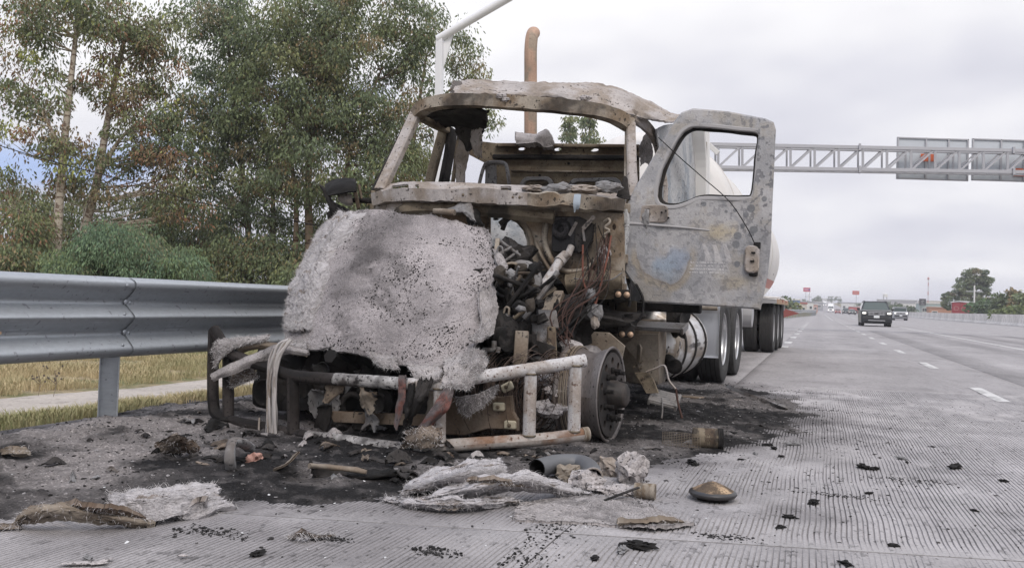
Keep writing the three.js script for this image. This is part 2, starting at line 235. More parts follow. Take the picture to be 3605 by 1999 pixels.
M.groove = std({ vertexColors: true, roughness: 0.93 }, tGroove, 0.0015); M.slab = std({ vertexColors: true, roughness: 0.85 }, tSmooth, 0.0015); M.roadFar = std({ roughness: 0.8 }, tSmooth, 0.001);
// outline of the burnt ground round the wreck
const BURN = [[-4.42, -3.0], [-3.9, -2.35], [-3.2, -2.4], [-2.55, -2.78], [-2.1, -3.0], [-1.8, -3.4], [-1.45, -3.95], [-0.95, -4.5], [-0.55, -5.3], [-0.2, -6.6], [-0.12, -7.6], [-0.35, -9.0], [-0.9, -10.0], [-1.8, -10.3], [-3.4, -8.6], [-4.45, -6.8]];
function inside(P, x, z) { let c = false; for (let i = 0, j = P.length - 1; i < P.length; j = i++) if ((P[i][1] > z) !== (P[j][1] > z) && x < (P[j][0] - P[i][0]) * (z - P[i][1]) / (P[j][1] - P[i][1]) + P[i][0]) c = !c; return c; }
function sdist(P, x, z) { let m = 1e9; for (let i = 0, j = P.length - 1; i < P.length; j = i++) { const ax = P[j][0], az = P[j][1], bx = P[i][0] - ax, bz = P[i][1] - az, t = clamp(((x - ax) * bx + (z - az) * bz) / (bx * bx + bz * bz)), dx = x - ax - bx * t, dz = z - az - bz * t; m = Math.min(m, dx * dx + dz * dz); } m = Math.sqrt(m); return inside(P, x, z) ? -m : m; }
// soot trodden and washed into the concrete: patchy, with ragged outlines
function sootStain(x, z) {
  const d = sdist(BURN, x, z) + (fbm(x * 2.1, z * 2.1, 3, 5) - 0.5) * 1.5; let s = smooth(0.35, -0.15, d) * 0.85;
  s = Math.max(s, smooth(0.56, 0.72, fbm(x * 1.3 + 5, z * 3.2, 8, 5)) * 0.45 * smooth(2.8, 0.4, d), smooth(1.1, 0.1, d) * 0.42 * smooth(0.36, 0.6, fbm(x * 3.1, z * 3.1, 4, 5)));
  return s;
}
const joints = [3.4, -3.1, -10.2, -16.4, -22.6, -28.8, -35, -41.2, -47.4];
const skew = (x) => -0.24 * (x + 0.9);
const columns = [-4.6, -0.89, 2.5, 5.9, 9.5, 13.1, 16.8, 21.4];
const road = new THREE.Group(); road.name = 'road'; road.userData = { kind: 'structure', label: 'concrete highway of jointed slabs, tined near the wreck' }; scene.add(road);
// a slab whose surface is raked with grooves 2 cm apart, wandering a little and worn away in places
function tinedSlab(r, c, x0, x1) {
  const pos = [], uv = [], cl = [], idx = [], pitch = 0.02, n = Math.floor((x1 - x0) / pitch), nz = r ? (c < 2 ? 76 : 56) : 26, lift = (hash3(c, r, 5) - 0.5) * 0.004, tone = 0.96 + 0.08 * hash3(r, c, 77), rows = [];
  const row = (fn) => { const a = pos.length / 3; for (let j = 0; j <= nz; j++) fn(j / nz); rows.push(a); return a; };
  const put = (x, t, dy) => { const z = mix(joints[r] + skew(x) - 0.006, joints[r + 1] + skew(x) + 0.006, t), s = sootStain(x, z), p = fbm(x * 0.9, z * 0.35, 5, 4), k = tone * (0.80 + 0.34 * p) * (1 - s * 0.78); pos.push(x, lift + dy, z); uv.push(x + c * 0.31, z + r * 0.7); cl.push(k, k * (1 - 0.015 * s), k); };
  const join = (a, b) => { for (let j = 0; j < nz; j++) idx.push(a + j, b + j, a + j + 1, b + j, b + j + 1, a + j + 1); };
  const way = (i, t) => { const x = x0 + (i + 0.5) * pitch, z = mix(joints[r], joints[r + 1], t); return x + (hash3(i, c, r + 40) - 0.5) * 0.005 + (fbm(x * 2.2, z * 3.1, 21, 3) - 0.5) * 0.022; };
  const deep = (i, t) => { const x = x0 + (i + 0.5) * pitch, z = mix(joints[r], joints[r + 1], t); return 0.009 * (0.55 + 0.5 * hash3(i, 8, c)) * smooth(0.24, 0.44, 0.5 * fbm(x * 7, z * 3, 31, 2) + 0.5 * fbm(x * 0.9, z * 0.9, 37, 3)) * smooth(0, 0.03, t) * smooth(1, 0.97, t); };
  let edge = row((t) => put(x0, t, 0));
  for (let i = 0; i < n; i++) {
    const w = 0.0034, l = row((t) => put(way(i, t) - w, t, 0)); join(edge, l);
    const a = row((t) => put(way(i, t) - w, t, 0)), b = row((t) => put(way(i, t) - w * 0.55, t, -deep(i, t))), d = row((t) => put(way(i, t) + w * 0.55, t, -deep(i, t))), e = row((t) => put(way(i, t) + w, t, 0)); join(a, b); join(b, d); join(d, e);
    edge = row((t) => put(way(i, t) + w, t, 0));
  }
  const last = row((t) => put(x1, t, 0)); join(edge, last);
  const l0 = row((t) => put(x0, t, -0.08)), l1 = row((t) => put(x0, t, 0)), r0 = row((t) => put(x1, t, 0)), r1 = row((t) => put(x1, t, -0.08)); join(l0, l1); join(r0, r1);
  for (const t of [0, 1]) { const a = pos.length / 3; put(x0, t, 0); put(x1, t, 0); put(x0, t, -0.08); put(x1, t, -0.08); idx.push(a, a + 2, a + 1, a + 1, a + 2, a + 3); }
  const g = new THREE.BufferGeometry(); g.setAttribute('position', new THREE.Float32BufferAttribute(pos, 3)); g.setAttribute('uv', new THREE.Float32BufferAttribute(uv, 2)); g.setAttribute('color', new THREE.Float32BufferAttribute(cl, 3)); g.setIndex(idx); g.computeVertexNormals(); part('slab', g, M.groove, road);
}
for (let r = 0; r + 1 < joints.length; r++) for (let c = 0; c + 1 < columns.length; c++) {
  if (r === 0 && c > 2) continue;
  const near = r < 2 && c < 3, x0 = columns[c] + 0.005, x1 = columns[c + 1] - 0.005, nx = near ? 84 : 24, nz = near ? (c < 2 ? 150 : 80) : 16;
  if (near) { tinedSlab(r, c, x0, x1); continue; }
  const pos = [], uv = [], cl = [], idx = [], W = nx + 1, tone = 0.94 + 0.1 * hash3(r, c, 77), lift = (hash3(c, r, 5) - 0.5) * 0.004;
  for (let j = 0; j <= nz; j++) for (let i = 0; i <= nx; i++) {
    const x = mix(x0, x1, i / nx), z = mix(joints[r] + skew(x) - 0.006, joints[r + 1] + skew(x) + 0.006, j / nz), edge = i === 0 || i === nx || j === 0 || j === nz;
    pos.push(x, gy(z) + lift - (edge ? 0.006 : 0), z); uv.push(x + c * 0.31, z + r * 0.7);
    const s = near || r < 3 ? sootStain(x, z) : 0, p = fbm(x * 0.9, z * 0.35, 5, 4), rub = Math.max(0, smooth(0.5, 0.1, Math.abs(Math.abs(x - (x > 5.5 ? 7.5 : 3.65)) - 0.85))) * (x > 2 ? 0.22 : 0) * (0.5 + fbm(x * 2, z * 0.15, 2, 3));
    const drip = smooth(0.63, 0.7, fbm(x * 2.6 + 30, z * 1.1, 9, 4)) * 0.16; const k = tone * (0.80 + 0.34 * p) * (1 - s * 0.78) * (1 - rub) * (1 - drip); cl.push(k, k * (1 - 0.015 * s), k);
  }
  for (let j = 0; j < nz; j++) for (let i = 0; i < nx; i++) { const a = j * W + i, b = a + 1, d = a + W; idx.push(a, b, d, b, d + 1, d); }
  const n = pos.length / 3, ring = []; for (let i = 0; i <= nx; i++) ring.push(i); for (let j = 1; j <= nz; j++) ring.push(j * W + nx); for (let i = nx - 1; i >= 0; i--) ring.push(nz * W + i); for (let j = nz - 1; j > 0; j--) ring.push(j * W);
  ring.forEach((k) => { pos.push(pos[k * 3], pos[k * 3 + 1] - 0.08, pos[k * 3 + 2]); uv.push(uv[k * 2], uv[k * 2 + 1] + 0.08); cl.push(cl[k * 3] * 0.7, cl[k * 3 + 1] * 0.7, cl[k * 3 + 2] * 0.7); });
  ring.forEach((k, q) => { const l = ring[(q + 1) % ring.length]; idx.push(k, n + q, l, l, n + q, n + (q + 1) % ring.length); });
  const g = new THREE.BufferGeometry(); g.setAttribute('position', new THREE.Float32BufferAttribute(pos, 3)); g.setAttribute('uv', new THREE.Float32BufferAttribute(uv, 2)); g.setAttribute('color', new THREE.Float32BufferAttribute(cl, 3)); g.setIndex(idx); g.computeVertexNormals();
  part('slab', g, near ? M.groove : M.slab, road);
}
function strip(fx0, fx1, zs, y = 0, uvs = 1) { const pos = [], uv = [], idx = []; zs.forEach((z, j) => { for (const x of [fx0(z), fx1(z)]) { pos.push(x, gy(z) + y, z); uv.push(x * uvs, z * uvs); } if (j) { const a = j * 2 - 2; idx.push(a, a + 1, a + 2, a + 1, a + 3, a + 2); } }); const g = new THREE.BufferGeometry(); g.setAttribute('position', new THREE.Float32BufferAttribute(pos, 3)); g.setAttribute('uv', new THREE.Float32BufferAttribute(uv, 2)); g.setIndex(idx); g.computeVertexNormals(); return g; }
const range = (a, b, s) => { const o = []; for (let x = a; s > 0 ? x <= b : x >= b; x += s) o.push(x); return o; };
{ // the road beyond the last joint that can be seen, up the far hill
  const zs = [-47.3, ...range(-50, -1000, -6)], far = (z) => { const d = -z; return -4.6 + 4.2 * smooth(70, 190, d); };
  part('far_carriageway', strip((z) => far(z) + (z > -48 ? 0 : 0), (z) => mix(21.4, 12, smooth(250, 700, -z)), zs.map((z) => z), -0.001), M.roadFar, road);
}
// painted marks, worn at the edges
M.paint = std({ roughness: 0.8 }, tex(256, 256, (u, v) => { const a = tf(u, v, 12, 12, 4, 501), g = tf(u, v, 60, 60, 2, 511), k = mix(0.54, 0.36, smooth(0.46, 0.62, a)) * (0.9 + 0.2 * g); return [k, k * 0.985, k * 0.97, 0.5]; }, [0.8, 0.8]), 0.001);
function mark(name, x, z0, z1, w, y = 0.004) { const zs = []; const n = Math.max(2, Math.min(12, Math.ceil((z0 - z1) / 3))); for (let i = 0; i <= n; i++) zs.push(mix(z0, z1, i / n)); return part(name, strip(() => x - w / 2, () => x + w / 2, zs, y), M.paint, road); }
for (let z = -10.0; z > -100; z -= 5.55) mark('lane_dash', 1.82, z, z - (z > -30 ? 1.75 : 2.0), 0.14);
for (let z = -24.2; z > -75; z -= 5.1) mark('edge_dash', -0.77, z, z - 1.5, 0.2);
mark('edge_dash', -0.76, -21.3, -22.2, 0.2);
for (let z = -18; z > -150; z -= 12) mark('lane_line', 5.4 - (z < -60 ? 0.2 : 0), z, z - 12, 0.13);
for (const x of [9.2, 12.9, 16.6]) for (let z = -26 - (x * 3.1) % 7; z > -200; z -= 9.5) mark('lane_dash', x, z, z - 3.6, 0.13);
for (let z = -96; z > -240; z -= 12) mark('lane_line', 1.5, z, z - 12, 0.12);

// land beyond the road: dry grass on soil, level beside the wreck and rising with the far hill
const tSoil = tex(512, 512, (u, v) => { const a = tf(u, v, 5, 5, 5, 521), g = tf(u, v, 70, 70, 3, 531), c = lerp3([0.27, 0.22, 0.14], [0.15, 0.15, 0.075], smooth(0.42, 0.6, a)), k = 0.65 + 0.7 * g; return [c[0] * k, c[1] * k, c[2] * k, g]; }, [2.2, 2.2]);
const tDirt = tex(512, 512, (u, v) => { const a = tf(u, v, 4, 4, 5, 541), g = tf(u, v, 90, 90, 3, 551), s = tf(u, v, 26, 26, 3, 561); const k = 0.40 + 0.12 * (a - 0.5) + 0.16 * (g - 0.5) - 0.1 * smooth(0.66, 0.75, s); return [k * 1.03, k * 0.93, k * 0.84, g]; }, [1.8, 1.8]);
M.soil = std({ roughness: 1 }, tSoil, 0.02); M.dirt = std({ roughness: 1 }, tDirt, 0.01);
const landY = (x, z) => { const g = gy(z); if (x > -4.65 && x < 21.5 && z > -1010) return g - 0.1; const d = x < 0 ? -4.65 - x : x - 21.5; return g - 0.02 - 0.1 * smooth(0, 0.9, d) + (fbm(x * 0.7, z * 0.7, 1, 3) - 0.5) * 0.05 + (x < -9 ? 0.06 * (fbm(x * 0.3, z * 0.3, 5, 3) - 0.3) : 0) + smooth(60, 260, d) * 3 * smooth(150, 500, -z); };
{
  const xs = [...range(-1400, -80, 60), ...range(-70, -22, 6), ...range(-20, -9, 0.8), ...range(-8.8, -4.7, 0.16), -4.62, 21.45, ...range(21.7, 30, 2), ...range(34, 90, 8), ...range(100, 1400, 60)];
  const zs = [60, 30, 12, ...range(4, -14, -0.25), ...range(-14.5, -40, -1), ...range(-44, -200, -6), ...range(-210, -1100, -20), -1300, -1700, -2400];
  const pos = [], uv = [], idx = [], W = xs.length; zs.forEach((z, j) => xs.forEach((x, i) => { pos.push(x, landY(x, z), z); uv.push(x, z); if (i && j) { const b = j * W + i, a = b - W; idx.push(a - 1, a, b - 1, a, b, b - 1); } }));
  const g = new THREE.BufferGeometry(); g.setAttribute('position', new THREE.Float32BufferAttribute(pos, 3)); g.setAttribute('uv', new THREE.Float32BufferAttribute(uv, 2)); g.setIndex(idx); g.computeVertexNormals(); struct('ground', g, M.soil, 'dry grassy ground beside the highway');
}
const pathEdge = [(z) => -6.62 + 0.10 * (fbm(z * 0.9, 1, 4, 3) - 0.5) * 3, (z) => -5.52 + 0.12 * (fbm(z * 0.9, 7, 2, 3) - 0.5) * 3];
{ // the worn dirt path behind the rail
  const pos = [], uv = [], idx = [], zs = range(4, -30, -0.2), n = 10; zs.forEach((z, j) => { for (let i = 0; i <= n; i++) { const x = mix(pathEdge[0](z), pathEdge[1](z), i / n), e = Math.sin(Math.PI * i / n); pos.push(x, landY(x, z) + 0.012 * smooth(0, 0.25, e) - 0.004, z); uv.push(x, z); if (j && i) { const b = j * (n + 1) + i, a = b - n - 1; idx.push(a - 1, a, b - 1, a, b, b - 1); } } });
  const g = new THREE.BufferGeometry(); g.setAttribute('position', new THREE.Float32BufferAttribute(pos, 3)); g.setAttribute('uv', new THREE.Float32BufferAttribute(uv, 2)); g.setIndex(idx); g.computeVertexNormals(); struct('path', g, M.dirt, 'pale worn dirt path behind the guard rail');
}
// grass: tufts of bent blades
function tuftGeo(n, h, seed, spread = 0.05) { const r = RNG(seed), pos = []; for (let i = 0; i < n; i++) { const a = r() * 6.283, d = r() * spread, x = Math.cos(a) * d, z = Math.sin(a) * d, l = h * (0.5 + 0.7 * r()), ox = (r() - 0.5) * l * 1.1, oz = (r() - 0.5) * l * 1.1, t = r() * 6.283, w = 0.0028; const A = [x - Math.cos(t) * w, 0, z - Math.sin(t) * w], B = [x + Math.cos(t) * w, 0, z + Math.sin(t) * w], mx = x + ox * 0.3, mz = z + oz * 0.3, C = [mx - Math.cos(t) * w * 0.8, l * 0.6, mz - Math.sin(t) * w * 0.8], D = [mx + Math.cos(t) * w * 0.8, l * 0.6, mz + Math.sin(t) * w * 0.8], E = [x + ox, l, z + oz]; pos.push(...A, ...B, ...C, ...B, ...D, ...C, ...C, ...D, ...E); } const g = new THREE.BufferGeometry(); g.setAttribute('position', new THREE.Float32BufferAttribute(pos, 3)); g.computeVertexNormals(); return g; }
M.grass = std({ color: [1, 1, 1], roughness: 1 });
{
  const zones = [[9500, -6.75, -10.5, -3.5, -16, 0.08, 0], [6000, -10.5, -16, -6, -24, 0.15, 0], [4200, -4.55, -5.5, -3.0, -13, 0.06, 1]];
  zones.forEach(([n, x0, x1, z0, z1, h, low], q) => {
    const im = new THREE.InstancedMesh(tuftGeo(16, h, 31 + q, 0.07), M.grass, n), m = new THREE.Matrix4(), c = new THREE.Color(), r = RNG(900 + q); let k = 0;
    for (let i = 0; i < n; i++) {
      const x = mix(x0, x1, r()), z = mix(z0, z1, r()), bare = fbm(x * 1.4, z * 1.4, 6, 4), s = (0.45 + 0.9 * r()) * (0.7 + 0.7 * (1 - bare)); if (bare > (low ? 0.56 : 0.62)) { r(); r(); continue; }
      m.makeRotationY(r() * 6.283).scale(new THREE.Vector3(s, s, s)).setPosition(x, landY(x, z) - 0.005, z); im.setMatrixAt(k, m);
      const dry = clamp(fbm(x * 0.8 + 9, z * 0.8, 3, 3) * 1.7 - 0.35 + (r() - 0.5) * 0.5); c.setRGB(mix(0.23, 0.50, dry), mix(0.245, 0.405, dry), mix(0.12, 0.25, dry)); im.setColorAt(k++, c);
    }
    im.count = k; stuff('grass', im, 'dry yellow grass growing behind the guard rail', 'grass');
  });
}

// ---------------------------------------------------------------- near guard rail
const railProfile = (() => { // offset towards the road, height below the top edge
  const k = [[0.018, 0], [0.05, 0.012], [0.078, 0.03], [0.083, 0.05], [0.076, 0.072], [0.02, 0.128], [0.004, 0.148], [0.004, 0.168], [0.02, 0.188], [0.072, 0.236], [0.083, 0.254], [0.072, 0.274], [0.02, 0.322], [0.004, 0.342], [0.004, 0.362], [0.02, 0.382], [0.072, 0.436], [0.083, 0.456], [0.078, 0.476], [0.05, 0.496], [0.018, 0.508]];
  const c = new THREE.CatmullRomCurve3(k.map((p) => new THREE.Vector3(p[0], -p[1], 0)), false, 'centripetal'); return c.getPoints(72).map((p) => [p.x, p.y]);
})();
function railPanel(z0, z1, off, thick = 0.004) {
  const pos = [], uv = [], idx = [], n = railProfile.length, ns = Math.ceil((z0 - z1) / 0.25);
  for (const s of [0, 1]) for (let j = 0; j <= ns; j++) { const z = mix(z0, z1, j / ns); railProfile.forEach((p, i) => { const w = (fbm(z * 1.1, p[1] * 5, 3, 2) - 0.5) * 0.012; pos.push(p[0] + off - s * thick + w, p[1], z); uv.push(z, p[1]); }); }
  const B = n * (ns + 1); for (let j = 0; j < ns; j++) for (let i = 0; i + 1 < n; i++) { const a = j * n + i, b = a + n; idx.push(a, a + 1, b, a + 1, b + 1, b, a + B, b + B, a + B + 1, a + B + 1, b + B, b + B + 1); }
  for (let j = 0; j < ns; j++) for (const i of [0, n - 1]) { const a = j * n + i, b = a + n; idx.push(a, b, a + B, b, b + B, a + B); } for (let i = 0; i + 1 < n; i++) for (const j of [0, ns]) { const a = j * n + i; idx.push(a, a + 1, a + B, a + 1, a + B + 1, a + B); }
  const g = new THREE.BufferGeometry(); g.setAttribute('position', new THREE.Float32BufferAttribute(pos, 3)); g.setAttribute('uv', new THREE.Float32BufferAttribute(uv, 2)); g.setIndex(idx); g.computeVertexNormals(); return g;
}
{
  const rail = thing('guard_rail', 'galvanised triple-ridged guard rail on steel posts behind the burnt truck', 'guard rail', [-4.21, 0.945, 0]);
  const cuts = [2.2, -4.66, -8.3, -12.4, -16.5];
  for (let i = 0; i + 1 < cuts.length; i++) part('beam', railPanel(cuts[i] + (i ? 0.34 : 0), cuts[i + 1], i % 2 ? 0.012 : 0), M.galv, rail);
  const dome = (x, y, z, r) => { const g = new THREE.SphereGeometry(r, 10, 6, 0, 6.284, 0, 1.4); g.scale(1, 0.5, 1); g.rotateZ(-Math.PI / 2); g.translate(x, y, z); return g; };
  for (const z of [-0.14, -2.2, -4.3, -6.4, -8.5, -10.6, -12.7, -14.8]) {
    const s = new THREE.Shape([[-0.055, -0.08], [0.055, -0.08], [0.055, -0.073], [0.004, -0.073], [0.004, 0.03], [0.055, 0.03], [0.055, 0.037], [-0.055, 0.037], [-0.055, 0.03], [-0.004, 0.03], [-0.004, -0.073], [-0.055, -0.073]].map((p) => new THREE.Vector2(p[0], p[1])));
    const g = new THREE.ExtrudeGeometry(s, { depth: 1.46, bevelEnabled: false }); g.rotateX(-Math.PI / 2); g.rotateY(Math.PI / 2 + 0.75); g.translate(-0.11, -1.5, z); const post = part('post', boxUV(g), M.galv, rail); post.rotation.x = 0.0;
    for (const y of [-0.158, -0.352]) part('bolt', merge([dome(0.012, y, z - 0.02, 0.02), dome(0.016, y - 0.005, z - 0.05, 0.014)]), M.galv, rail);
    if (z === -4.3) for (const [y, dz, o] of [[-0.052, -0.04, 0.086], [-0.052, -0.19, 0.086], [-0.236, -0.04, 0.074], [-0.236, -0.19, 0.074], [-0.43, -0.04, 0.07], [-0.43, -0.19, 0.07]]) part('bolt', dome(o, y, z + dz + 0.09, 0.012), M.galv, rail);
  }
  part('tag_plate', box(0.004, 0.02, 0.02, 0.012, -0.335, -3.43, 0.001), std({ color: [0.62, 0.45, 0.3] }), rail);
}

// ---------------------------------------------------------------- trees
M.bark = std({ roughness: 0.95 }, tex(256, 512, (u, v) => { const a = tf(u, v, 3, 6, 5, 601), b = tf(u, v, 24, 8, 3, 611), c = lerp3([0.50, 0.44, 0.36], [0.17, 0.12, 0.09], smooth(0.5, 0.62, a * 0.7 + b * 0.3)); const k = 0.85 + 0.3 * b; return [c[0] * k, c[1] * k, c[2] * k, b]; }, [1.2, 0.6]), 0.01);
M.barkDark = std({ roughness: 0.95, color: [0.42, 0.36, 0.30] }, { map: M.bark.map, bumpMap: M.bark.bumpMap }, 0.01);
M.leaf = new THREE.MeshPhysicalMaterial({ vertexColors: true, roughness: 0.85, transmission: 0.3, thickness: 0, side: THREE.DoubleSide });
const branch = (pts, r0, r1, seg = 8, rad = 7) => { const P = pts.map(V), C = new THREE.CatmullRomCurve3(P), g = new THREE.TubeGeometry(C, seg, 1, rad), p = g.attributes.position; for (let i = 0; i <= seg; i++) { const c = C.getPointAt(i / seg), r = mix(r0, r1, i / seg); for (let j = 0; j <= rad; j++) { const k = i * (rad + 1) + j; p.setXYZ(k, c.x + (p.getX(k) - c.x) * r, c.y + (p.getY(k) - c.y) * r, c.z + (p.getZ(k) - c.z) * r); } } const L = C.getLength(), uv = g.attributes.uv; for (let i = 0; i < uv.count; i++) uv.setXY(i, uv.getY(i) * 0.6, uv.getX(i) * L); g.computeVertexNormals(); return g; };
/* crowns: [x, y, z, rx, ry, clumps, leaves per clump, clump size]; palette: [rgb, weight] */
function tree(name, label, group, { trunks, crowns, palette, leaf = [0.13, 0.026], droop = 0.75, bark = M.bark, seed = 1, twigs = 1, depthScale = 1 }) {
  const r = RNG(seed), root = thing(name, label, 'tree', [trunks[0][0][0], trunks[0][0][1], trunks[0][0][2]], 0, group), o = root.position;
  const wood = [], spine = [], pos = [], cl = [], tot = palette.reduce((s, p) => s + p[1], 0);
  for (const t of trunks) { wood.push(branch(t, t[0][3], t[t.length - 1][3], 12, 8)); const C = new THREE.CatmullRomCurve3(t.map(V)); for (let i = 2; i <= 24; i++) spine.push([C.getPointAt(i / 24), mix(t[0][3], t[t.length - 1][3], i / 24)]); }
  const d = new THREE.Vector3(), s = new THREE.Vector3(), a = new THREE.Vector3();
  for (const [cx, cy, cz, rx, ry, n, per, size] of crowns) for (let q = 0; q < n; q++) {
    let x, y, z, l; do { x = r() * 2 - 1; y = r() * 2 - 1; z = r() * 2 - 1; l = x * x + y * y + z * z; } while (l > 1 || (l < 0.12 && r() < 0.5));
    const c = new THREE.Vector3(cx + x * rx, cy + y * ry, cz + z * rx * depthScale);
    if (r() < twigs) { // a limb from the stem to this clump
      let best = null, bd = 1e9; for (const sp of spine) { const dy = c.y - sp[0].y, dd = sp[0].distanceTo(c) + (dy < 0.3 ? 2.5 + Math.abs(dy) : 0); if (dd < bd) { bd = dd; best = sp; } }
      const m = best[0].clone().lerp(c, 0.5); m.y -= 0.06 * bd; m.x += (r() - 0.5) * 0.12 * bd; m.z += (r() - 0.5) * 0.12 * bd; const br = Math.min(best[1] * 0.55, 0.012 + 0.012 * Math.min(bd, 4)); wood.push(branch([best[0], m, c], br, 0.005, 5, 4)); if (r() < 0.35) spine.push([m, br * 0.8]);
    }
    const tint = r(); let w = tint * tot, ci = 0; while (ci < palette.length - 1 && (w -= palette[ci][1]) > 0) ci++; const base = palette[ci][0];
    const R0 = size * (0.6 + 0.8 * r()), nl = Math.round(per * (0.5 + r()));
    for (let k = 0; k < nl; k++) {
      let px, py, pz, pl; do { px = r() * 2 - 1; py = r() * 2 - 1; pz = r() * 2 - 1; pl = px * px + py * py + pz * pz; } while (pl > 1);
      a.set(c.x + px * R0 * 1.15, c.y + py * R0 * 0.8, c.z + pz * R0 * 1.15);
      d.set(px * 0.7 + (r() - 0.5), -droop + (r() - 0.5) * 0.9, pz * 0.7 + (r() - 0.5)).normalize(); const L = leaf[0] * (0.55 + 0.75 * r()), Wd = leaf[1] * (0.6 + 0.7 * r());
      s.set(r() - 0.5, r() - 0.5, r() - 0.5).cross(d).normalize().multiplyScalar(Wd);
      const mx = a.x + d.x * L * 0.45, my = a.y + d.y * L * 0.45, mz = a.z + d.z * L * 0.45, bx = a.x + d.x * L, by = a.y + d.y * L - 0.12 * L, bz = a.z + d.z * L;
      pos.push(a.x, a.y, a.z, mx + s.x, my + s.y, mz + s.z, mx - s.x, my - s.y, mz - s.z, mx + s.x, my + s.y, mz + s.z, bx, by, bz, mx - s.x, my - s.y, mz - s.z);
      const v = 0.6 + 0.8 * r(), oc = r() < 0.12 ? palette[Math.floor(r() * palette.length)][0] : base; for (let q2 = 0; q2 < 6; q2++) cl.push(oc[0] * v, oc[1] * v, oc[2] * v);
    }
  }
  const tw = merge(wood); tw.translate(-o.x, -o.y, -o.z); part('trunk', tw, bark, root);
  const g = new THREE.BufferGeometry(); g.setAttribute('position', new THREE.Float32BufferAttribute(pos, 3)); g.setAttribute('color', new THREE.Float32BufferAttribute(cl, 3)); g.computeVertexNormals(); g.translate(-o.x, -o.y, -o.z); part('crown', g, M.leaf, root);
  return root;
}
const olive = [[[0.160, 0.198, 0.085], 5], [[0.212, 0.228, 0.094], 3], [[0.122, 0.159, 0.076], 4], [[0.234, 0.176, 0.085], 1.3]], russet = [[[0.178, 0.198, 0.085], 5], [[0.260, 0.145, 0.076], 1.6], [[0.216, 0.162, 0.081], 1.8], [[0.130, 0.167, 0.076], 4], [[0.311, 0.334, 0.094], 0.6]], dusk = [[[0.138, 0.181, 0.090], 5], [[0.178, 0.211, 0.106], 4], [[0.112, 0.154, 0.085], 4], [[0.216, 0.184, 0.102], 1.6]];
const EU = 'eucalyptus trees behind the guard rail';
tree('eucalyptus_tree', 'tall eucalyptus with a straight cream trunk and open reddish crown', EU, { seed: 11,
  trunks: [[[-21.139,.237,-18.974, 0.16], [-21.095,1.822,-18.952, 0.15], [-21.01,3.992,-18.932, 0.12], [-20.874,5.996,-18.934, 0.1], [-20.708,8.085,-18.944, 0.075], [-20.577,10.34,-18.938, 0.04]], [[-21.017,1.825,-18.981, 0.07], [-21.269,2.681,-18.338, 0.05], [-21.45,3.184,-17.729, 0.03]], [[-20.946,4.661,-18.939, 0.07], [-21.368,5.933,-18.545, 0.045], [-21.826,6.991,-18.035, 0.02]]],
  crowns: [[-21.289,8.816,-18.718,1.25,.917, 27, 120, 0.5], [-22.054,7.957,-18.462,.917,.917, 16, 110, 0.45], [-20.035,8.858,-19.169,1.083,1.083, 21, 120, 0.5], [-22.258,6.533,-18.422,.917,.75, 13, 90, 0.42], [-21.318,6.565,-18.76,1,1, 15, 90, 0.42], [-21.917,5.295,-18.574,1.25,.667, 15, 90, 0.42], [-20.659,5.17,-19.031,.75,.75, 10, 80, 0.4], [-23.252,4.07,-19.185,.78,.78, 11, 90, 0.45], [-20.798,4.332,-19,.583,.583, 7, 80, 0.4]], palette: russet });
tree('eucalyptus_tree', 'leaning eucalyptus with forked pale trunks and loose russet leaves', EU, { seed: 12,
  trunks: [[[-21.251,.237,-19.997, 0.17], [-21.213,2.232,-19.963, 0.14], [-20.807,4.152,-20.065, 0.12], [-20.583,5.806,-20.107, 0.1], [-20.311,7.548,-20.164, 0.08], [-19.98,9.206,-20.244, 0.05]], [[-21.047,.244,-20.07, 0.1], [-21.128,2.061,-19.998, 0.08], [-21.365,3.653,-20.194, 0.06]], [[-20.77,4.326,-20.074, 0.08], [-20.104,5.562,-20.285, 0.05], [-19.064,6.463,-20.639, 0.025]]],
  crowns: [[-19.847,8.691,-20.304,1.213,1.127, 27, 120, 0.5], [-18.863,8.463,-20.664,.78,1.213, 18, 120, 0.45], [-20.216,6.945,-20.212,1.127,.78, 18, 110, 0.45], [-18.99,6.813,-20.657,.953,.867, 18, 120, 0.45], [-19.372,5.673,-20.546,1.3,.78, 21, 130, 0.48], [-18.396,5.792,-20.895,.693,.953, 12, 110, 0.45], [-20.333,4.861,-20.219,.867,.693, 11, 100, 0.45], [-18.696,4.569,-20.816,1.04,.693, 20, 130, 0.48], [-20.066,3.83,-20.34,1.04,.52, 12, 110, 0.45], [-18.347,3.541,-20.966,.78,.78, 15, 130, 0.48], [-21.537,3.954,-19.806,.78,.52, 9, 100, 0.45]], palette: russet });
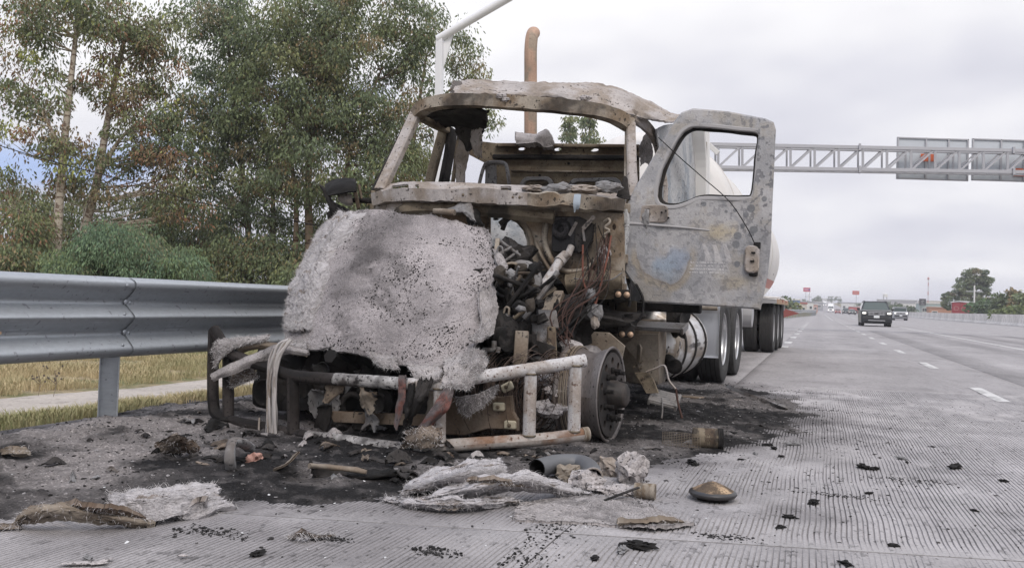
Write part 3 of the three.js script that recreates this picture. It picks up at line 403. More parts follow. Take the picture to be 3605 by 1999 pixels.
tree('eucalyptus_tree', 'dense olive eucalyptus with several stems behind the melted mirror', EU, { seed: 13, bark: M.barkDark,
  trunks: [[[-15.212,.442,-23.233, 0.16], [-15.234,2.601,-23.174, 0.14], [-15.309,4.849,-23.094, 0.11], [-15.02,7.108,-23.145, 0.08], [-14.943,9.361,-23.12, 0.05]], [[-15.68,.516,-23.063, 0.1], [-15.67,3.937,-22.985, 0.08], [-16.065,6.444,-22.784, 0.05]], [[-14.156,.567,-23.611, 0.12], [-14.205,4.706,-23.496, 0.09], [-13.699,6.703,-23.631, 0.06], [-13.22,8.069,-23.772, 0.03]]],
  crowns: [[-15.459,9.704,-22.926,2.25,1.17, 71, 140, 0.5], [-14.165,8.667,-23.417,1.8,1.44, 58, 140, 0.5], [-16.014,7.975,-22.766,1.89,1.44, 65, 150, 0.5], [-14.551,6.944,-23.318,2.07,1.08, 58, 140, 0.48], [-16.399,6.252,-22.668,1.71,.99, 43, 140, 0.46], [-13.271,6.537,-23.789,1.44,1.08, 38, 140, 0.46], [-14.686,5.41,-23.306,2.16,.81, 40, 130, 0.45], [-12.651,5.298,-24.042,1.17,.81, 25, 130, 0.45], [-15.852,4.471,-22.907,1.71,.72, 32, 130, 0.45], [-13.897,4.176,-23.619,2.07,.72, 43, 140, 0.45], [-12.581,9.8,-23.961,1.08,1.08, 25, 130, 0.45], [-12.38,8.367,-24.068,.99,.99, 25, 130, 0.45]], palette: olive });
tree('eucalyptus_tree', 'dark bushy eucalyptus with a tall narrow crown and thin stems', EU, { seed: 14, bark: M.barkDark,
  trunks: [[[-17.575,.366,-23.446, 0.13], [-17.731,3.441,-23.317, 0.11], [-18.146,6.321,-23.1, 0.08], [-18.477,9.39,-22.908, 0.04]], [[-16.961,.387,-23.667, 0.11], [-16.953,4.027,-23.584, 0.09], [-17.274,6.63,-23.407, 0.05]]],
  crowns: [[-18.84,9.938,-22.764,1.027,1.12, 31, 140, 0.48], [-18.193,8.466,-23.032,1.307,1.4, 49, 150, 0.5], [-18.595,6.772,-22.927,1.027,1.027, 30, 140, 0.46], [-17.868,5.677,-23.215,1.213,1.027, 31, 140, 0.46], [-19.093,5.449,-22.779,.747,.84, 13, 120, 0.42], [-18.36,4.074,-23.076,1.12,.933, 25, 140, 0.46], [-17.459,3.077,-23.424,1.213,.84, 27, 140, 0.46], [-18.857,2.75,-22.927,.747,.653, 12, 120, 0.44]], palette: dusk });
tree('eucalyptus_tree', 'slender eucalyptus reaching sparse twigs past the white gantry pole', EU, { seed: 15, bark: M.barkDark, twigs: 1,
  trunks: [[[-13.752,.501,-26.948, 0.13], [-13.744,4.401,-26.859, 0.1], [-13.434,7.411,-26.9, 0.08], [-13.196,9.419,-26.939, 0.04]], [[-13.427,7.112,-26.909, 0.06], [-12.417,8.245,-27.247, 0.04], [-11.308,9.182,-27.625, 0.015]]],
  crowns: [[-13.121,10.322,-26.944,.7,.9, 15, 60, 0.4], [-12.351,9.548,-27.24,.7,.9, 16, 55, 0.36], [-11.635,9.071,-27.51,.7,.8, 17, 55, 0.34], [-12.087,10.356,-27.316,.6,.5, 10, 50, 0.34], [-12.605,8.239,-27.179,.7,.6, 10, 45, 0.34], [-13.147,7.221,-27.008,.8,.7, 14, 60, 0.38], [-13.484,5.41,-26.929,.9,.7, 22, 110, 0.44], [-14.028,4.492,-26.754,1,.6, 20, 110, 0.44], [-11.35,7.508,-28.712,.362,.517, 9, 60, 0.34]], palette: olive });
// lower growth along the fence line, trunk by trunk
const low = [[60, 800, 24, 90, 130, 22], [30, 930, 23, 80, 60, 16], [420, 800, 30, 110, 90, 20], [560, 870, 29, 110, 100, 26], [690, 930, 28, 100, 90, 24], [830, 920, 27, 110, 100, 30], [960, 930, 27, 110, 110, 32], [1090, 860, 29, 120, 110, 32], [1210, 850, 30, 110, 100, 28], [1330, 720, 31, 100, 120, 28], [1130, 990, 26, 120, 60, 22], [150, 880, 28, 120, 100, 26], [320, 900, 29, 110, 110, 26], [240, 760, 31, 100, 90, 20], [40, 720, 29, 100, 90, 20], [560, 740, 31, 110, 90, 22], [700, 800, 30, 90, 100, 22]];
const lowSpots = [-21.234,.231,-17.877, -20.565,.25,-17.054, -23.157,.187,-23.564, -21.112,.252,-23.237, -19.244,.357,-22.844, -17.373,.46,-22.454, -16.272,.497,-22.85, -16.296,.509,-24.967, -15.729,.535,-26.234, -15.087,.563,-27.528, -14.284,.556,-22.502, -23.983,.153,-21.14, -23.294,.179,-22.451, -25.678,.106,-23.72, -25.839,.094,-21.535, -22.568,.21,-24.839, -20.524,.325,-24.51];
const lowNames = ['bushy tree behind the straight cream trunk, tallest of the low growth', 'low dark bush at the foot of the straight cream trunk', 'bushy tree between the forked trunks and the pepper tree', 'russet-green bushy tree rising behind the pepper tree', 'bushy tree beside the pepper tree, above the rail joint', 'bushy tree under the dark narrow eucalyptus', 'wide bushy tree just beyond the shaggy hood flank', 'bushy tree at the foot of the many-stemmed eucalyptus', 'bushy tree below the melted mirror', 'bushy tree seen through the empty side window of the cab', 'low spreading bush showing between rail and hood', 'leafy tree filling the gap between the cream trunk and the forked trunks', 'leafy tree right behind the foot of the forked trunks', 'thin leafy tree farther back between the two pale-trunked trees', 'leafy tree farther back beside the straight cream trunk', 'leafy tree farther back behind the forked trunks and bushy russet tree', 'leafy tree filling the gap beside the dark narrow eucalyptus'];
low.forEach(([px, py, D, rx, ry, n], i) => { const b = lowSpots.slice(i * 3, i * 3 + 3), s = D / 3000, cy = b[1] + (1088 - py) * s; tree('bushy_tree', lowNames[i], 'low trees behind the guard rail', { seed: 30 + i, bark: M.barkDark, twigs: 0.5, trunks: [[[b[0], b[1] - 0.6, b[2], 0.07], [b[0] + 0.1, mix(b[1], cy, 0.6), b[2], 0.05], [b[0] - 0.1, cy + ry * s * 0.5, b[2], 0.02]]], crowns: [[b[0], cy, b[2], rx * s, ry * s * 0.9, n, 150, 0.5], [b[0], mix(b[1], cy, 0.35), b[2], rx * s * 0.9, ry * s * 0.7, n * 0.6, 120, 0.5]], palette: i % 4 ? olive : russet }); });
// the weeping pepper tree
tree('pepper_tree', 'fresh green weeping pepper tree leaning over the guard rail', undefined, { seed: 51, droop: 1.1, leaf: [0.085, 0.014], twigs: 0.3,
  trunks: [[[-14.547,.438,-14.967, 0.1], [-14.624,1.258,-14.919, 0.08], [-14.579,1.893,-14.921, 0.04]], [[-14.189,.45,-15.095, 0.06], [-14.032,1.405,-15.13, 0.04]]],
  crowns: [[-14.695,1.763,-14.882,.823,.475, 60, 230, 0.36], [-15.46,1.294,-14.617,.633,.317, 34, 220, 0.34], [-13.854,1.474,-15.192,.76,.38, 46, 220, 0.34], [-13.371,1.174,-15.373,.57,.317, 26, 200, 0.32], [-14.622,1.132,-14.923,1.267,.317, 50, 200, 0.34]], palette: [[[0.15, 0.225, 0.115], 4], [[0.11, 0.18, 0.10], 3], [[0.20, 0.26, 0.115], 2], [[0.21, 0.20, 0.11], 0.5]] });
// two treetops seen past the back of the cab
for (const [i, p] of [[-16.78,13.2,-57.456, -16.5,.509,-57.856], [-14.95,12.927,-55.995, -14.678,.563,-56.385]].entries()) tree('distant_tree', i ? 'thin treetop rising over the cab back wall, the taller one' : 'thin treetop rising over the cab back wall, the shorter one', undefined, { seed: 61 + i, bark: M.barkDark, trunks: [[[p[3], p[4], p[5], 0.2], [p[0], p[1] + 0.6, p[2], 0.05]]], crowns: [[p[0], p[1] + 0.3, p[2], 0.55, 0.75, 12, 70, 0.35], [p[0], p[1] - 0.9, p[2], 0.8, 0.7, 10, 70, 0.4]], palette: olive, leaf: [0.22, 0.05] });
{ // the black cable sagging in front of the trees
  const cb = [[-20.388,4.616,-15.952], [-18.791,4.156,-16.539], [-17.195,3.769,-17.123], [-15.458,3.277,-17.761], [-14.003,2.996,-18.293], [-11.994,2.66,-19.025]]; single('overhead_cable', tube(cb, 0.012, { seg: 40, rad: 5 }), M.black, 'thin black cable sagging across the eucalyptus trunks', 'cable');
}

// ================================================================ the burnt truck
const truck = thing('burnt_truck', 'burnt-out tractor truck stripped to bare ashen metal, driver door open', 'truck', [-2.374,0,-5.287], THREE.MathUtils.degToRad(-1.4));
const P = (name, geo, m, parent = truck) => part(name, geo, m, parent);
// a bar of any section drawn along a smooth line
function sweep(pts, prof, { seg = 0, bump = 0, seed = 0, up = [0, 1, 0], f = 8, poly = false } = {}) {
  const C = new THREE.CatmullRomCurve3(pts.map(V), false, 'centripetal'), n = prof.length, u0 = V(up); seg = seg || (pts.length - 1) * 6; const pos = [], uv = [], idx = [], T = new THREE.Vector3(), S = new THREE.Vector3(), U = new THREE.Vector3(), L = C.getLength();
  for (let i = 0; i <= seg; i++) { const c = C.getPointAt(i / seg); C.getTangentAt(i / seg, T); S.crossVectors(T, u0).normalize(); U.crossVectors(S, T); let q = 0; for (let j = 0; j <= n; j++) { const p = prof[j % n], x = c.x + S.x * p[0] + U.x * p[1], y = c.y + S.y * p[0] + U.y * p[1], z = c.z + S.z * p[0] + U.z * p[1], b = bump ? bump * (fbm(x * f + seed, y * f, z * f, 3) - 0.5) * 2 : 0; pos.push(x + b, y + b * 0.8, z + b); if (j) q += Math.hypot(p[0] - prof[j - 1][0], p[1] - prof[j - 1][1]); uv.push(i / seg * L, q); } }
  const w = n + 1; for (let i = 0; i < seg; i++) for (let j = 0; j < n; j++) { const a = i * w + j, b = a + w; idx.push(a, b, a + 1, a + 1, b, b + 1); }
  for (const e of [0, seg]) for (let j = 1; j + 1 < n; j++) { const a = e * w; if (e) idx.push(a, a + j, a + j + 1); else idx.push(a, a + j + 1, a + j); }
  let g = new THREE.BufferGeometry(); g.setAttribute('position', new THREE.Float32BufferAttribute(pos, 3)); g.setAttribute('uv', new THREE.Float32BufferAttribute(uv, 2)); g.setIndex(idx); g = g.toNonIndexed(); g.computeVertexNormals(); return g;
}
const rect = (w, h, c = 0.012) => [[-w / 2 + c, -h / 2], [w / 2 - c, -h / 2], [w / 2, -h / 2 + c], [w / 2, h / 2 - c], [w / 2 - c, h / 2], [-w / 2 + c, h / 2], [-w / 2, h / 2 - c], [-w / 2, -h / 2 + c]];
const bx = (g) => boxUV(g);
// ---- cab shell
P('header_rail', sweep([[-.964,2.442,-1.26], [-.885,2.485,-1.21], [-.757,2.508,-1.14], [-.526,2.505,-1.07], [-.216,2.471,-1], [.161,2.422,-.97], [.507,2.377,-.98], [.722,2.344,-1.02], [.858,2.311,-1.1], [.947,2.262,-1.2]], [[-0.045, -0.05], [0.02, -0.06], [0.06, -0.05], [0.066, -0.028], [0.05, -0.02], [0.058, 0.02], [0.035, 0.046], [-0.04, 0.05]].map((p) => [-p[0], p[1]]).reverse(), { seg: 80, bump: 0.008 }), M.rust);
P('windshield_pillar', sweep([[-1,1.73,-.78], [-.973,2.072,-1], [-.952,2.466,-1.26]], rect(0.105, 0.07), { bump: 0.006, seg: 24 }), M.ash);
P('window_seal', sweep([[-1.116,1.743,-.86], [-1.06,2.084,-1.05], [-1.028,2.461,-1.3]], rect(0.03, 0.03, 0.004), { bump: 0.006, seg: 20 }), M.soot);
P('windshield_pillar', sweep([[.951,2.266,-1.2], [1.016,1.958,-.98], [1.081,1.635,-.78]], rect(0.07, 0.07), { bump: 0.006, seg: 24 }), M.ash);
P('inner_pillar', sweep([[.905,2.298,-1.26], [.958,1.973,-1.06], [1.015,1.667,-.86]], rect(0.035, 0.05), { bump: 0.006, seg: 20 }), M.rust);
P('roof_panel', sheet([
  [[-.51,2.551,-1.06], [-.231,2.52,-1.03], [.148,2.475,-1], [.493,2.431,-1.02], [.75,2.382,-1.08], [.956,2.332,-1.2], [1.128,2.334,-1.5], [1.218,2.407,-1.85]],
  [[-.564,2.64,-1.14], [-.281,2.629,-1.14], [.1,2.586,-1.12], [.451,2.551,-1.14], [.713,2.528,-1.2], [.931,2.467,-1.34], [1.114,2.406,-1.62], [1.214,2.451,-1.92]],
  [[-.647,2.724,-1.32], [-.361,2.713,-1.32], [.023,2.671,-1.32], [.386,2.644,-1.34], [.632,2.641,-1.4], [.886,2.572,-1.52], [1.098,2.477,-1.75], [1.204,2.491,-2]],
  [[-.766,2.739,-1.62], [-.49,2.727,-1.62], [-.088,2.688,-1.62], [.297,2.659,-1.62], [.56,2.651,-1.66], [.842,2.593,-1.76], [1.076,2.497,-1.92], [1.191,2.501,-2.1]]],
  { nu: 110, nv: 34, thick: 0.014, bump: 0.024, freq: 9, ragged: 0.05, sides: 9, seed: 4, fine: 0.004 }), M.ash);
P('roof_curl', sheet([[[-.6,2.705,-1.2], [-.511,2.706,-1.2], [-.502,2.663,-1.2]], [[-.575,2.638,-1.13], [-.476,2.632,-1.13], [-.455,2.607,-1.13]], [[-.552,2.563,-1.12], [-.461,2.558,-1.12], [-.443,2.557,-1.12]]], { nu: 16, nv: 16, thick: 0.03, bump: 0.02, freq: 14, ragged: 0.2, seed: 9 }), M.grey);
for (const [a, b, s] of [[[-.033,2.483,-.94], 0.05, 3], [[.008,2.451,-.93], 0.035, 5], [[.64,2.442,-1], 0.05, 7]]) P('melted_flake', lump(b, b * 0.45, b * 0.5, 0.5, s, 2).translate(...a), M.fibre);
// headliner and what hangs from it
P('headliner', sheet([[[-.911,2.461,-1.25], [-.646,2.461,-1.16], [-.409,2.431,-1.1], [-.184,2.396,-1.06]], [[-.922,2.461,-1.5], [-.731,2.456,-1.45], [-.518,2.42,-1.4], [-.337,2.392,-1.4]], [[-.98,2.47,-1.85], [-.84,2.448,-1.8], [-.645,2.398,-1.75], [-.501,2.387,-1.75]]], { nu: 34, nv: 28, thick: 0.02, bump: 0.035, freq: 9, ragged: 0.12, sides: 10, seed: 6 }), M.soot);
P('hanging_liner', sheet([[[-.822,2.458,-1.7], [-.634,2.43,-1.66], [-.439,2.446,-1.6]], [[-.8,2.373,-1.72], [-.649,2.337,-1.7], [-.464,2.373,-1.64]], [[-.733,2.297,-1.74], [-.655,2.259,-1.72], [-.556,2.317,-1.68]], [[-.691,2.218,-1.74], [-.668,2.204,-1.74], [-.626,2.225,-1.72]]], { nu: 26, nv: 26, thick: 0.02, bump: 0.03, freq: 11, ragged: 0.14, seed: 8 }), M.soot);
P('hanging_liner', sheet([[[-.786,2.388,-1.8], [-.713,2.329,-1.78], [-.641,2.297,-1.76]], [[-.834,2.198,-1.82], [-.744,2.166,-1.8], [-.679,2.186,-1.78]], [[-.844,2.058,-1.84], [-.771,2.04,-1.82], [-.723,2.049,-1.8]], [[-.821,1.901,-1.84], [-.766,1.897,-1.82], [-.723,1.893,-1.8]]], { nu: 20, nv: 30, thick: 0.012, bump: 0.02, freq: 12, ragged: 0.16, seed: 12 }), M.ash);
P('hanging_liner', sheet([[[-.578,2.378,-1.6], [-.515,2.383,-1.58], [-.458,2.382,-1.56]], [[-.597,2.269,-1.62], [-.53,2.25,-1.6], [-.467,2.256,-1.58]], [[-.56,2.15,-1.64], [-.51,2.127,-1.62], [-.468,2.11,-1.6]]], { nu: 18, nv: 26, thick: 0.012, bump: 0.015, freq: 12, ragged: 0.16, seed: 13 }), M.ash);
// left side of the cab: rail over the door, rear pillar
P('roof_rail', sweep([[-.959,2.465,-1.3], [-.972,2.465,-1.6], [-.978,2.468,-1.92]], rect(0.07, 0.09), { bump: 0.006, seg: 16 }), M.wall);
P('door_pillar', sweep([[-1.008,2.462,-1.92], [-1.075,2.224,-1.92], [-1.137,1.971,-1.92], [-1.195,1.758,-1.92]], rect(0.06, 0.09), { bump: 0.006, seg: 20 }), M.wall);
P('door_pillar', sweep([[-.958,2.484,-2], [-.984,2.235,-2], [-1.028,1.981,-2], [-1.071,1.766,-2]], rect(0.15, 0.05), { bump: 0.012, seg: 20 }), M.soot);
P('pillar_trim', sweep([[-.864,2.423,-1.96], [-.893,2.185,-1.96], [-.919,1.919,-1.96]], rect(0.03, 0.04), { bump: 0.01, seg: 14 }), M.wall);
// back wall with its row of oval holes and pressed ribs
const backWall = P('back_wall', bx(plate([[-.861,2.429], [-.765,2.387], [-.682,2.363], [-.552,2.344], [-.115,2.325], [.318,2.303], [.81,2.279], [.846,1.009], [-.576,.975], [-.623,1.986], [-.658,2.169], [-.81,2.246]].reverse(), 0.02, { holes: [[-.286,2.284], [.062,2.266], [.409,2.248]].map(([x, y]) => oval(x, y, 0.042, 0.018)), z: -2.1 })), M.wall);
for (const [x, y, r] of [[-.778,2.346, 0.012], [-.701,2.306, 0.013], [-.098,2.029, 0.012], [.175,2.132, 0.012]]) P('bolt_hole', new THREE.CylinderGeometry(r, r, 0.012, 10).rotateX(Math.PI / 2).translate(x, y, -2.082), M.black, backWall);
P('rib', bx(beam([-.539,2.319,-2.07], [.813,2.258,-2.07], 0.05, 0.03, 0.01)), M.wall, backWall);
P('rib', bx(beam([-.564,2.214,-2.07], [.815,2.159,-2.07], 0.06, 0.045, 0.015)), M.soot, backWall);
P('rib', bx(beam([-.374,2.076,-2.07], [.819,2.034,-2.07], 0.03, 0.02, 0.008)), M.rust, backWall);
{ const f = (x0, y0, x1, y1) => { const o = rrect(x0, y0, x1, y1, 0.08), i = rrect(x0 + 0.025, y0 + 0.025, x1 - 0.025, y1 - 0.025, 0.06, 4, true); return bx(plate(o, 0.02, { holes: [i], z: -2.07, bevel: 0.006 })); };
  const a = [-.277,1.843], b = [.036,2.013], c = [.183,1.81], d = [.673,1.988]; P('pressed_panel', f(a[0], a[1], b[0], b[1]), M.grey, backWall); P('pressed_panel', f(c[0], c[1], d[0], d[1]), M.grey, backWall); }
P('door', sheet([[[-1.06, 1.74, -0.82], [-1.07, 1.74, -1.4], [-1.06, 1.74, -1.98]], [[-1.09, 1.35, -0.82], [-1.11, 1.35, -1.4], [-1.09, 1.35, -1.98]], [[-1.06, 0.95, -0.82], [-1.08, 0.95, -1.4], [-1.06, 0.95, -1.98]]], { nu: 14, nv: 14, thick: 0.04, bump: 0.01 }), M.wall);
P('firewall_side', bx(plate([[-.955,1.551], [.012,1.535], [.029,1.038], [-.934,1.02]].reverse(), 0.02, { z: -0.68 })), M.wall);
P('floor_pan', bx(box(2.0, 0.03, 1.4, 0.0, 1.0, -1.45)), M.soot);
P('seat_frame', tube([[-.563,1.807,-1.75], [-.546,1.947,-1.75], [-.528,2.089,-1.8], [-.484,2.114,-1.8], [-.366,2.11,-1.8], [-.318,2.078,-1.8], [-.267,1.928,-1.75], [-.246,1.801,-1.75]], 0.017, { rad: 8 }), M.grey);
P('seat_back', bx(plate([[-.526,1.816], [-.524,2.099], [-.433,2.107], [-.415,1.814]].reverse(), 0.02, { z: -1.83 })), M.grey);
P('insulation_slab', sheet([[[-.384,2.462,-2.15], [-.276,2.441,-2.15], [-.153,2.424,-2.12], [-.051,2.463,-2.1], [.015,2.361,-2.1]], [[-.336,2.388,-2.03], [-.218,2.372,-2], [-.109,2.378,-2], [-.006,2.394,-2], [.062,2.294,-2]], [[-.316,2.309,-2], [-.202,2.307,-1.96], [-.092,2.308,-1.96], [-.015,2.259,-1.96], [.067,2.273,-1.97]]], { nu: 34, nv: 18, thick: 0.06, bump: 0.018, freq: 14, ragged: 0.06, seed: 15 }), M.fibre);
// driver's side: door opening rail, rear pillar, flank panel behind it
P('roof_rail', sweep([[.958,2.336,-1.22], [.983,2.33,-1.45], [.998,2.307,-1.75], [1.013,2.219,-1.95], [1.028,1.991,-2.05], [1.053,1.648,-2.05], [1.077,1.11,-2.05]], rect(0.05, 0.1), { bump: 0.006, seg: 40 }), M.ash);
P('rear_pillar', sheet([[[.829,2.235,-2], [.88,2.356,-2], [.936,2.325,-2]], [[.843,2.111,-2], [.898,2.183,-2], [.959,2.181,-2]], [[.839,2.067,-2], [.893,2.098,-2], [.943,2.059,-2]]], { nu: 20, nv: 24, thick: 0.012, bump: 0.02, freq: 12, ragged: 0.12, seed: 17 }), M.fibre);
P('flank_panel', sheet([
  [[1.06,2.311,-1.634], [1.07,2.414,-1.965], [1.07,2.532,-2.483], [1.06,2.646,-3.057], [1.05,2.688,-3.451]],
  [[1.05,2.085,-1.879], [1.03,2.173,-2.405], [1.09,2.21,-2.639], [1.08,2.283,-3.078], [1.06,2.368,-3.584]],
  [[1.06,1.802,-1.917], [1.02,1.881,-2.528], [1.06,1.926,-2.884], [1.1,1.942,-3.012], [1.06,2.028,-3.677]],
  [[1.06,1.304,-2.035], [1.06,1.331,-2.449], [1.06,1.363,-2.971], [1.06,1.387,-3.341], [1.06,1.417,-3.816]]], { nu: 50, nv: 50, thick: 0.01, bump: 0.012, freq: 3, ragged: 0.0, seed: 18 }), M.flank = std({ roughness: 0.7 }, burntTex(201, [0.42, 0.42, 0.42], [0.26, 0.28, 0.30], [0.13, 0.13, 0.14], { stainAt: 0.55, freckle: 0.6, sootAt: 0.8 }), 0.002));
P('flank_edge', sweep([[1.08,2.678,-3.407], [1.08,2.368,-3.586], [1.08,1.939,-3.676], [1.08,1.416,-3.802]], rect(0.05, 0.2, 0.01), { bump: 0.003, seg: 16, up: [1, 0, 0] }), M.white);
P('rear_post', bx(beam([1.021,2.709,-4.3], [1.051,1.447,-4.3], 0.09, 0.05)), M.wall);
// ---- cowl and firewall
P('cowl_beam', sweep([[-.947,1.636,-.66], [-.714,1.647,-.56], [-.428,1.641,-.48], [-.055,1.624,-.43], [.283,1.602,-.42], [.431,1.593,-.43]], [[-0.06, -0.04], [-0.02, -0.046], [0.02, -0.044], [0.045, -0.034], [0.055, -0.01], [0.052, 0.012], [0.04, 0.036], [0.01, 0.05], [-0.03, 0.055], [-0.07, 0.05]].map((p) => [-p[0], p[1]]).reverse(), { seg: 90, bump: 0.022, f: 9 }), M.ash);
P('cowl_beam', sweep([[.422,1.592,-.425], [.594,1.583,-.45], [.843,1.568,-.52], [1.038,1.56,-.64]], [[-0.06, -0.04], [-0.02, -0.046], [0.02, -0.044], [0.045, -0.034], [0.055, -0.01], [0.052, 0.012], [0.04, 0.036], [0.01, 0.05], [-0.03, 0.055], [-0.07, 0.05]].map((p) => [-p[0], p[1]]).reverse(), { seg: 60, bump: 0.026, f: 9 }), M.rust);
P('cowl_shelf', sheet([
  [[-1.03,1.798,-.86], [-.713,1.798,-.78], [-.311,1.776,-.72], [.169,1.745,-.7], [.603,1.721,-.74], [1.006,1.677,-.84]],
  [[-.995,1.749,-.78], [-.669,1.749,-.7], [-.271,1.729,-.64], [.21,1.701,-.6], [.629,1.68,-.66], [1.033,1.636,-.78]],
  [[-.952,1.701,-.7], [-.614,1.708,-.6], [-.223,1.688,-.54], [.25,1.657,-.5], [.668,1.635,-.54], [1.053,1.601,-.7]]], { nu: 110, nv: 22, thick: 0.012, bump: 0.012, freq: 7, seed: 19, hole: (u, v) => v > 0.3 && v < 0.78 && ((u > 0.09 && u < 0.185) || (u > 0.215 && u < 0.232) || (u > 0.56 && u < 0.60) || (u > 0.64 && u < 0.72)) }), M.ash);
P('cowl_end', sheet([[[-.993,1.678,-.7], [-.849,1.679,-.62], [-.69,1.66,-.56]], [[-.994,1.587,-.7], [-.839,1.574,-.6], [-.659,1.567,-.52]], [[-.994,1.451,-.7], [-.839,1.441,-.6], [-.685,1.454,-.52]]], { nu: 20, nv: 20, thick: 0.02, bump: 0.01, seed: 21 }), M.ash);
P('lower_cowl', sweep([[-.709,1.52,-.56], [-.615,1.545,-.52], [-.316,1.548,-.5], [.03,1.536,-.5], [.365,1.504,-.5], [.574,1.48,-.52]], rect(0.07, 0.1, 0.03), { seg: 50, bump: 0.014 }), M.wall);
for (const [x, y] of [[-.562,1.64], [-.074,1.629], [.315,1.606], [.366,1.605], [-.913,1.596]]) P('rivet', new THREE.SphereGeometry(0.011, 8, 6).translate(x, y, x < -0.9 ? -0.62 : x < -0.5 ? -0.46 : -0.37), M.wall);
for (const [a, rx, ry, s] of [[[.596,1.664,-.5], 0.11, 0.05, 1], [[.79,1.675,-.55], 0.12, 0.035, 2], [[.926,1.698,-.62], 0.1, 0.045, 3], [[.406,1.69,-.55], 0.08, 0.025, 4], [[.665,1.696,-.6], 0.1, 0.025, 5]]) P('molten_lump', lump(rx, ry, 0.06, 0.6, s + 20, 3, 2.6).translate(...a), s % 2 ? M.grey : M.ash);
P('pillar_bracket', sheet([[[.979,1.647,-.7], [1.003,1.73,-.72], [1.018,1.801,-.76]], [[1.021,1.634,-.7], [1.041,1.699,-.72], [1.039,1.787,-.76]], [[1.083,1.621,-.7], [1.066,1.684,-.72], [1.044,1.776,-.76]]], { nu: 14, nv: 14, thick: 0.012, bump: 0.006, seed: 22 }), M.soot);
P('hanging_strip', sheet([[[.764,1.625,-.38], [.791,1.624,-.38], [.813,1.62,-.38]], [[.77,1.555,-.34], [.803,1.553,-.34], [.819,1.549,-.34]], [[.775,1.485,-.36], [.79,1.512,-.36], [.802,1.508,-.36]]], { nu: 12, nv: 20, thick: 0.005, bump: 0.006, freq: 20, ragged: 0.12, sides: 8, seed: 23 }), std({ color: [0.26, 0.30, 0.34], roughness: 0.6 }));
const firewall = P('firewall', bx(plate([[.006,1.55], [.364,1.532], [1.054,1.511], [1.073,1.215], [1.073,.936], [.687,.918], [.631,1.007], [.553,1.097], [.356,1.109], [.344,1.313], [.313,1.392], [.26,1.449], [.187,1.485], [.095,1.502], [.008,1.507]].reverse(), 0.02, { holes: [oval(.992,1.415, 0.017, 0.026), rrect(.934,1.295, .97,1.375, 0.006, 2, true)], z: -0.62 })), M.rust);
